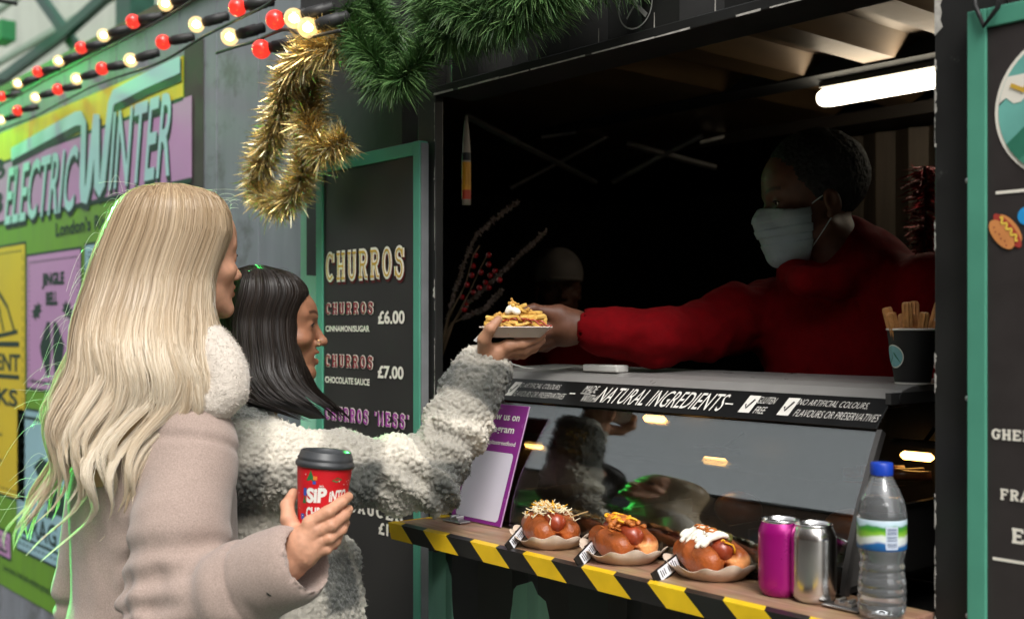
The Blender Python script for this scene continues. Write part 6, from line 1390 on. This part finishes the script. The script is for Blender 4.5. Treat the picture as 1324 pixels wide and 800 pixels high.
# woven check of the fleece: charcoal and off-white squares
t1, r1 = arm_uv(V, Sh, El); t2, r2 = arm_uv(V, El, Wr); onarm = (np.minimum(r1+9*(t1 < .08), r2+9*(t2 > 1.2)) < .125) & (t1 > .1); 
la = np.where(r2 < r1, .33+t2*.26, t1*.33); cz_ = np.where(onarm, la, V[:,2]-.62); fx_ = (V-L2(0,0,0)) @ R2; ang_ = np.arctan2(fx_[:,0], fx_[:,1])*.2
ca_ = np.where(onarm, (V-Sh) @ np.array([0,0,1.])*1.0, ang_)
wob = .018*(fbm(V*14,41)-.5)
sq = lambda x, p, d: 1/(1+np.exp(-(np.abs(((x+wob)/p)%1-.5)-d)*55))
b1, b2 = sq(cz_, .19, .22), sq(ca_+.05, .18, .22); g_ = (b1+b2)/2
g_ = g_*(.75+.5*fbm(V*30,44)); g_ = np.clip(g_, 0, 1)[:,None]
tint = (1-g_)*np.array([1.0,.97,.92])+g_*np.array([.09,.10,.097]); crev = np.clip(edge*3,0,1)[:,None]; tint = tint*(.9+.2*hash3(np.floor(wp*92))[:,None]*0+.1*fbm(V*200,3)[:,None])
coat2 = mesh_obj("coat", V, Q, SHER, P2_, attr={"tint": tint})
# fleece fibres standing off the surface
N_ = normals(V, Q); r_ = np.random.default_rng(77); ii = r_.integers(0, len(V), 30000); c = V[ii]; d = N_[ii]+r_.normal(size=(len(ii),3))*.7; d[:,2] -= .25; d /= np.linalg.norm(d, axis=1)[:,None]; k = np.linspace(0,1,4); bd = r_.normal(size=(len(ii),3))*.0028; L_ = r_.uniform(.002,.0062,len(ii))
P = c[:,None,:]-N_[ii][:,None,:]*.001+d[:,None,:]*(L_[:,None]*k)[...,None]+bd[:,None,:]*(k**2)[None,:,None]; Vr, Qr = ribbons(P, .0011, taper=True); tag(mesh_obj("fleece_fibres", Vr, Qr, SHER, coat2, attr={"tint": np.repeat(np.clip(tint[ii]*1.08,0,1), 8, 0)}), kind="stuff")
# hair
HB2 = hairmat("dark_hair", None, None, .40, .04, .28); UB2 = pm("dark_under_hair", (.010,.008,.007,1), .5)
cols = [np.array([.008,.006,.005]), np.array([.030,.021,.016]), np.array([.008,.006,.005]), np.array([.026,.018,.014])]
prof2 = [(344,322,342,0,.025),(347,311,356,0,.045),(352,302,374,0,.066),(358,296,383,0,.078),(365,291,390,0,.086),(373,287,395,0,.091),(382,285,396,0,.094),(390,283,393,0,.095),(399,281,389,0,.095),(412,280,385,0,.094),(430,279,386,.004,.095),(450,279,387,.010,.095),(470,281,391,.020,.094),(485,285,398,.035,.088),(500,291,408,.062,.080),(512,305,421,.088,.068),(524,344,436,.108,.05),(540,388,448,.115,.03)]
hb2, Wf2, _ = hair_loft(P2_, prof2, 2.277, HB2, UB2, cols, 13000, 9, 1.6, width=.0009, clumps=160, conv=.22, tipvar=.07, phr=(-1.0,4.1), smooth_amp=.5)
r_ = np.random.default_rng(5); nf = 90; q = np.linspace(0,1,12); P = np.empty((nf,12,3)); u0 = r_.uniform(285,372,nf); sw = r_.normal(0,14,nf); hh = r_.uniform(1,6,nf); vt = 347+((u0-332)/44)**2*18; d0 = r_.uniform(-.04,.04,nf)
for j in range(12): P[:,j] = Wf2(u0+sw*q[j], vt+3-hh*np.sin(q[j]*2.6), d0)
V, Q = ribbons(P, .0006, taper=False, sides=3); mesh_obj("loose_strands", V, Q, HB2, hb2, attr={"tint": np.tile(cols[1], (len(V),1))})
legs(P2_, L2, pm("black_denim", S(30,30,34), .8), BOOT, .72)

# ------------------------------------------------------------------ tray of loaded fries held between the two hands
ta = Vector(tuple(c2(667,436,.012))); t = local_thing("fries_tray", "white paper tray of loaded fries with sauce held between two hands", "food tray", Matrix.Translation(ta) @ Matrix([list(np.append(np.stack([RR2, -T2, [0,0,1]], 1)[i], 0)) for i in range(3)]+[[0,0,0,1]]))
m = MB()
def rrect(a, b, r, z, n=6, wv=0):
    P = []
    for cx_, cy_, s0_ in ((a-r,b-r,0),(-a+r,b-r,90),(-a+r,-b+r,180),(a-r,-b+r,270)):
        for k in range(n+1): q_ = math.radians(s0_+90*k/n); P.append((cx_+r*math.cos(q_), cy_+r*math.sin(q_), z+wv*math.sin(9*q_+cx_*80)))
    return P
rings = [rrect(.048,.034,.012,0), rrect(.050,.036,.012,.001), rrect(.068,.048,.014,.019), rrect(.073,.052,.014,.0205,wv=.0012), rrect(.0725,.0515,.014,.0218,wv=.0012), rrect(.0665,.0465,.014,.0195), rrect(.049,.035,.012,.002)]
n = len(rings[0]); m.add([p for R_ in rings for p in R_], [(j*n+i, j*n+(i+1)%n, (j+1)*n+(i+1)%n, (j+1)*n+i) for j in range(len(rings)-1) for i in range(n)] + [tuple(range(n-1,-1,-1)), tuple(range(6*n, 7*n))]); m.build("paper_tray", pm("white_card", S(214,200,190), .6, var=.04), t, smooth=True, angle=40)
m = MB(); m.prism([(-.085,.0),(-.060,.026),(-.056,.024),(-.079,-.004)], (0,-.012,-.006), (1,0,0), (0,0,1), (0,.012,0)); m.build("napkin_corner", pm("paper_napkin", S(214,212,212), .8), t, bevel=.001)
FR = pm("golden_fries", S(222,168,70), .5, var=.25, scale=60, bump=.15, tint=S(240,200,110)); SAU = pm("red_sauce", S(150,44,16), .25, var=.2, coat=.4)
r_ = np.random.default_rng(12)
for k in range(78):
    cx_, cy_ = r_.uniform(-.056,.056), r_.uniform(-.038,.036); h_ = .010+r_.uniform(0,.043)*(1-(abs(cx_)/.075)**2)*(1-(abs(cy_)/.06)**2)*1.15; a = r_.normal(0,.5)+(math.pi if r_.random() < .5 else 0); L = r_.uniform(.018,.034); tl_ = r_.normal(0,.22); d = np.array([math.cos(a)*math.cos(tl_), math.sin(a)*math.cos(tl_)*.7, math.sin(tl_)]); b_ = np.array([0,0,r_.normal(0,.003)])
    m = MB(); pts_ = [np.array([cx_,cy_,h_])+d*L*q_+b_*(1-q_*q_) for q_ in (-1,-.97,-.5,0,.5,.97,1)]; pts_ = [np.array([np.clip(p[0],-.050-.5*max(0,min(p[2],.02)),.050+.5*max(0,min(p[2],.02))), np.clip(p[1],-.033-.45*max(0,min(p[2],.02)),.033+.45*max(0,min(p[2],.02))), max(p[2],.008)]) for p in pts_]; w_ = r_.uniform(.0034,.0050); m.tube([tuple(p) for p in pts_], [w_*.5,w_,w_*1.05,w_,w_*1.05,w_,w_*.5], 4); m.build("fry", FR, t, bevel=.0012)
f = Field((-.03,-.03,.02), (.03,.03,.07), .0014); 
for c, r in (((-.006,-.012,.055),(.014,.012,.008)),((-.008,-.010,.058),(.010,.009,.007)),((.002,-.020,.050),(.008,.006,.006)),((-.016,-.014,.050),(.006,.006,.005))): f.ell(c, r, .005)
V, Q = f.mesh(2); mesh_obj("white_sauce", V, Q, MAYO, t)
f = Field((-.065,-.05,.015), (.065,.05,.095), .0014)
for k in range(90):
    cl_ = [(-.030,-.008,.045),(.024,-.004,.052),(.036,-.006,.042),(-.004,.000,.069),(-.045,-.01,.035),(.006,.014,.054)][k%6]; f.ell(np.array(cl_)+r_.normal(size=3)*np.array([.007,.007,.0035]), r_.uniform(.0016,.0042,3), .0012)
V, Q = f.mesh(1); N_ = normals(V, Q); V = V+N_*((fbm(V*400,6)-.45)*.002)[:,None]; mesh_obj("crumb_topping", V, Q, pm("toasted_crumb", S(206,140,54), .5, var=.4, scale=120, bump=.3, tint=S(236,190,100)), t)
for k in range(6):
    m = MB(); x0_ = -.044+.017*k; m.tube([(x0_+q_*.03, -.030+.008*math.sin(k)-q_*.006, .031+.012*(1-abs(x0_+q_*.03)/.06)-q_*.008+.002*math.sin(9*q_+k)) for q_ in np.linspace(0,1,12)], .0018, 6); m.build("sauce_drizzle", SAU, t, smooth=True)

# ------------------------------------------------------------------ server in the red hoodie behind the counter
HD3 = np.array([-.60,-.80]); HR3 = frame(0,0,HD3[0],HD3[1])[1]; H3 = px(1050,258,2.30)
a_ = math.radians(8); Rx = np.array([[1,0,0],[0,math.cos(a_),math.sin(a_)],[0,-math.sin(a_),math.cos(a_)]]); HR3 = HR3 @ Rx
L3z, R3 = frame(-1.29, .55, -.32, -.947)
L3 = lambda x, y, z: L3z(x, y, z+.095)
SK3 = skin("deep_brown_skin", S(92,58,42))
hv, hq, ht = head_mesh(1.02, 0, male=True, jaw=1.06, lipc=(.9,.62,.6), browc=(.25,.2,.2), h=.0026)
C3 = px(722,421,2.36); T3 = T2; RR3 = RR2; k3 = 2.36/FPX
def c3(u, v, d): return C3+RR3*((u-722)*k3)+np.array([0,0,-(v-421)*k3])+T3*d
fing = [([c3(708,404,.020),c3(690,399,.026),c3(677,402,.030),c3(668,407,.032)], [.0120,.0105,.0098,.0082]),
        ([c3(706,428,.016),c3(694,436,.020),c3(680,438,.020),c3(670,437,.018)], [.0125,.0108,.0098,.0082]),
        ([c3(708,436,.0),c3(695,443,.002),c3(682,443,.002),c3(673,441,.0)], [.0125,.0108,.0098,.0082]),
        ([c3(711,441,-.014),c3(699,448,-.014),c3(688,448,-.014),c3(680,446,-.016)], [.0118,.0100,.0090,.0078]),
        ([c3(715,444,-.028),c3(706,450,-.030),c3(697,450,-.032),c3(690,448,-.032)], [.0105,.009,.008,.007])]
palm = [([c3(752,424,0),c3(730,422,.004),c3(709,425,.010)], [.0290,.0300,.0165]), ([c3(752,424,0),c3(732,430,-.010),c3(713,440,-.016)], [.0280,.0275,.0150]), ([c3(740,414,.004),c3(722,407,.012),c3(708,404,.018)], [.024,.0200,.0130]), ([c3(790,422,.0),c3(752,424,0)], [.030,.0290])]
allp = np.concatenate([np.array(P) for P, R in fing+palm]); F = hand_field(allp.min(0)-.035, allp.max(0)+.035, .002, fing, palm); av, aq = F.mesh(2)
tb = Field((-1.8,.2,.1), (-.8,1.0,1.7), .016); tb.ell(L3(0,-.03,1.25), (.15,.11,.3), .05).ell(L3(0,-.03,.95), (.16,.12,.18), .05)
for s_ in (-1,1): tb.chain([L3(s_*.09,-.02,.95), L3(s_*.095,0,.6), L3(s_*.095,-.02,.22)], [.085,.06,.045], .03)
tv, tq = tb.mesh(1)
V, Q, T = join([(place(hv, HR3, H3), hq, ht), (av, aq, np.ones((len(av),3))*1.15), (tv, tq, None)])
P3_ = mesh_obj("person", V, Q, SK3, attr={"tint": T}); tag(P3_, "server in a red hoodie and pale blue face mask reaching out over the counter", "person")
eye_set(P3_, HR3, H3, 1.02, IRB)
# short afro-textured hair
f = Field((-.11,-.14,-.08), (.11,.12,.17), .0035); f.ell((0,-.018,.045), (.084,.104,.096), .01); f.ell((0,.085,-.018), (.10,.09,.075), .012, sub=True); f.ell((0,.02,-.10), (.14,.075,.10), .012, sub=True); f.ell((0,.0,-.13), (.2,.2,.085), .01, sub=True)
V, Q = f.mesh(2); N_ = normals(V, Q); d1, d2 = vor(V*190, 8); V = V+N_*((.5-d1)*.005+(fbm(V*50,2)-.5)*.006)[:,None]; mesh_obj("hair", place(V*1.02, HR3, H3), Q, pm("black_curly_hair", (.008,.007,.006,1), .7, bump=.6, bscale=400), P3_)
# face mask, fitted over the nose and chin
MK = pm("mask_fabric", S(158,172,178), .75, var=.04, scale=60, bump=.15, bscale=300)
f = Field((-.09,-.02,-.15), (.09,.15,.02), .0022); f.ell((0,.036,-.02), (.069,.067,.070), .02).ell((0,.032,-.068), (.061,.069,.060), .02).ell((0,.082,-.101), (.033,.026,.026), .02).ell((0,.098,-.034), (.020,.030,.030), .025).ell((0,.080,-.062), (.046,.034,.036), .02); [f.ell((s_*.044,.056,-.030), (.030,.032,.028), .015) for s_ in (-1,1)]
g = f.copy_empty(); g.F = f.F+.0035; g.F = -g.F; f.F = np.maximum(f.F, g.F)                       # a thin shell
Z = f.lo[2]+f.h*np.arange(f.n[2])[None,None,:]; Y = f.lo[1]+f.h*np.arange(f.n[1])[None,:,None]; X = f.lo[0]+f.h*np.arange(f.n[0])[:,None,None]
topz = -.004-.010*(np.abs(X)/.06)**1.5+.0*Y; cut = np.maximum(np.maximum(Z-topz, .028+.10*np.maximum(0,-(Z+.075))-Y), -(Z+.128)); f.F = np.maximum(f.F, cut.astype(np.float32)); V, Q = f.mesh(1)
N_ = normals(V, Q); V = V+N_*(.0016*np.sign(np.sin((V[:,2]+.004)*2*math.pi/.03))*np.exp(-((V[:,2]+.058)/.034)**4)+.002*(fbm(V*45,3)-.5))[:,None]
mk = mesh_obj("face_mask", place(V*1.02, HR3, H3), Q, MK, P3_)
m = MB()
for s_ in (-1,1):
    for a, b in (((s_*.056,.034,-.018),(s_*.076,-.016,.012)), ((s_*.050,.030,-.095),(s_*.077,-.018,-.030))):
        A, B_ = place(np.array([a,b])*1.02, HR3, H3); m.tube([tuple(A), tuple(A*.5+B_*.5+HR3[:,0]*s_*.003), tuple(B_)], .0013, 6)
m.build("ear_loop", pm("white_elastic", S(200,206,210), .7), mk, smooth=True)
# hoodie
HOOD = pm("red_fleece", S(108,3,10), .9, var=.12, scale=60, bump=.3, bscale=380, spec=.12, attr="tint")
f = Field((-2.0,-.05,.75), (-.85,1.0,1.72), .0085)
f.ell(L3(0,-.02,1.32), (.215,.145,.24), .06, R3.T).ell(L3(0,-.02,1.02), (.20,.15,.26), .07, R3.T)
f.cone(L3(-.19,-.02,1.475), L3(.19,-.02,1.475), .068, .068, .05); f.cone(L3(0,-.03,1.46), L3(0,-.01,1.53), .11, .085, .05)
ShR = L3(.205,-.01,1.455); WR = c3(760,423,0); ElR = px(852,438,2.30)
g = f.copy_empty(); f.cone(ShR, ShR*.8+ElR*.2, .078, .076, .04); g.chain([ShR, ShR*.5+ElR*.5, ElR], [.074,.064,.056], .03); g.chain([ElR, ElR*.4+WR*.6, WR+ (ElR-WR)*.05], [.056,.050,.042], .02); f.merge(g, .016)
dR = (WR-ElR)/np.linalg.norm(WR-ElR); f.cone(WR-dR*.045, WR-dR*.02, .046, .043, .012); f.cone(WR-dR*.012, WR+dR*.05, .032, .04, .004, sub=True)
ShL = L3(-.205,-.01,1.455); g = f.copy_empty(); f.cone(ShL, ShL+np.array([0,0,-.06]), .078, .078, .04); g.chain([ShL, L3(-.25,.01,1.19), L3(-.16,.09,1.08)], [.078,.070,.055], .02); f.merge(g, .014)
f.chain([px(1086,288,2.35), px(1102,304,2.31), px(1112,328,2.265), px(1104,350,2.235), px(1078,366,2.21), px(1045,366,2.20), px(1036,364,2.22), px(1024,350,2.28), px(1030,322,2.42)], [.026,.034,.040,.040,.034,.028,.026,.024,.03], .02); f.cone(px(1058,372,2.34), px(1052,420,2.40), .085, .12, .05); f.chain([px(1100,320,2.46), px(1125,348,2.48), px(1128,378,2.46)], [.05,.06,.05], .03)
V, Q = f.mesh(2); N_ = normals(V, Q); t1, r1 = arm_uv(V, ShR, ElR); t2, r2 = arm_uv(V, ElR, WR)
wr_ = np.stack([(V-ShR) @ dR*5, (V-ShR) @ RR3*0+V[:,2]*13, V[:,1]*11], 1); fold = .034*(fbm(wr_*1.6,5)-.47)*np.clip((.15-np.minimum(r1,r2))/.05,0,1)*np.clip((1.02-t2)*4,.15,1)+.022*(fbm(V*np.array([8,8,4]),23)-.47)
V = V+N_*fold[:,None]; mesh_obj("hoodie", V, Q, HOOD, P3_, attr={"tint": np.ones((len(V),3))*(.85+.3*fbm(V*40,6))[:,None]})
L3b = lambda x, y, z: L3z(x, y, z+.12)
legs(P3_, L3b, pm("dark_work_trousers", S(26,26,28), .8), BOOT, .85)

# ------------------------------------------------------------------ second worker in a cap at the back of the stall
H4 = px(722,372,3.7); HR4 = frame(0,0,.82,-.57)[1]; L4, R4 = frame(H4[0]-.02, H4[1]+.04, .75,-.66)
hv, hq, ht = head_mesh(.98, 0, male=True, h=.0036)
tb = Field((H4[0]-.5,H4[1]-.5,.1), (H4[0]+.5,H4[1]+.5,1.6), .018); tb.ell(L4(0,-.03,1.15), (.15,.11,.28), .05).ell(L4(0,-.03,.9), (.15,.11,.18), .05)
for s_ in (-1,1): tb.chain([L4(s_*.09,-.02,.9), L4(s_*.095,0,.55), L4(s_*.095,-.02,.2)], [.085,.06,.045], .03); tb.chain([L4(s_*.22,.02,1.0), L4(s_*.15,.24,1.0), L4(s_*.12,.34,.98)], [.045,.04,.045], .02)
tv, tq = tb.mesh(1); V, Q, T = join([(place(hv, HR4, H4), hq, ht), (tv, tq, None)])
P4_ = mesh_obj("person", V, Q, SK3, attr={"tint": T}); tag(P4_, "second worker in a grey cap in the dark at the back of the stall", "person")
f = Field((-.12,-.14,-.02), (.12,.24,.16), .004); f.ell((0,-.01,.045), (.084,.108,.092), .01); f.F = np.maximum(f.F, (.018-(f.lo[2]+f.h*np.arange(f.n[2])))[None,None,:].astype(np.float32)); f.ell((0,.12,.022), (.062,.075,.008), .01)
V, Q = f.mesh(2); mesh_obj("cap", place(V*.98, HR4, H4), Q, pm("grey_cap_cloth", S(120,112,106), .8, var=.1), P4_)
f = Field((H4[0]-.5,H4[1]-.5,.7), (H4[0]+.5,H4[1]+.5,1.6), .011); zc = H4[2]-.30
f.ell(L4(0,-.02,zc-.12), (.21,.14,.22), .06, R4.T).ell(L4(0,-.02,zc-.4), (.2,.15,.24), .07, R4.T).cone(L4(-.17,-.02,zc+.03), L4(.17,-.02,zc+.03), .066, .066, .05).cone(L4(0,-.02,zc+.05), L4(0,0,zc+.15), .10,.08,.05)
for s_ in (-1,1): f.chain([L4(s_*.19,-.01,zc+.02), L4(s_*.23,.02,zc-.24), L4(s_*.15,.2,zc-.26)], [.074,.065,.055], .02)
V, Q = f.mesh(2); V = V+normals(V,Q)*((fbm(V*np.array([8,8,4]),29)-.47)*.03)[:,None]; mesh_obj("sweatshirt", V, Q, HOOD, P4_, attr={"tint": np.ones((len(V),3))})
# red tinsel strip hanging on the rear sheet
garland("tinsel_garland", "dark red tinsel strip hanging down the rear sheet of the stall", "tinsel", [[Ps(1196,215,2.75),Ps(1197,280,2.75),Ps(1195,340,2.75),Ps(1198,372,2.75)]], 3500, .05, .003, [pm("red_tinsel", S(120,16,24), .3, .8)], ["tinsel_strands"], BR_, forward=.2, seed=18, curl=1)
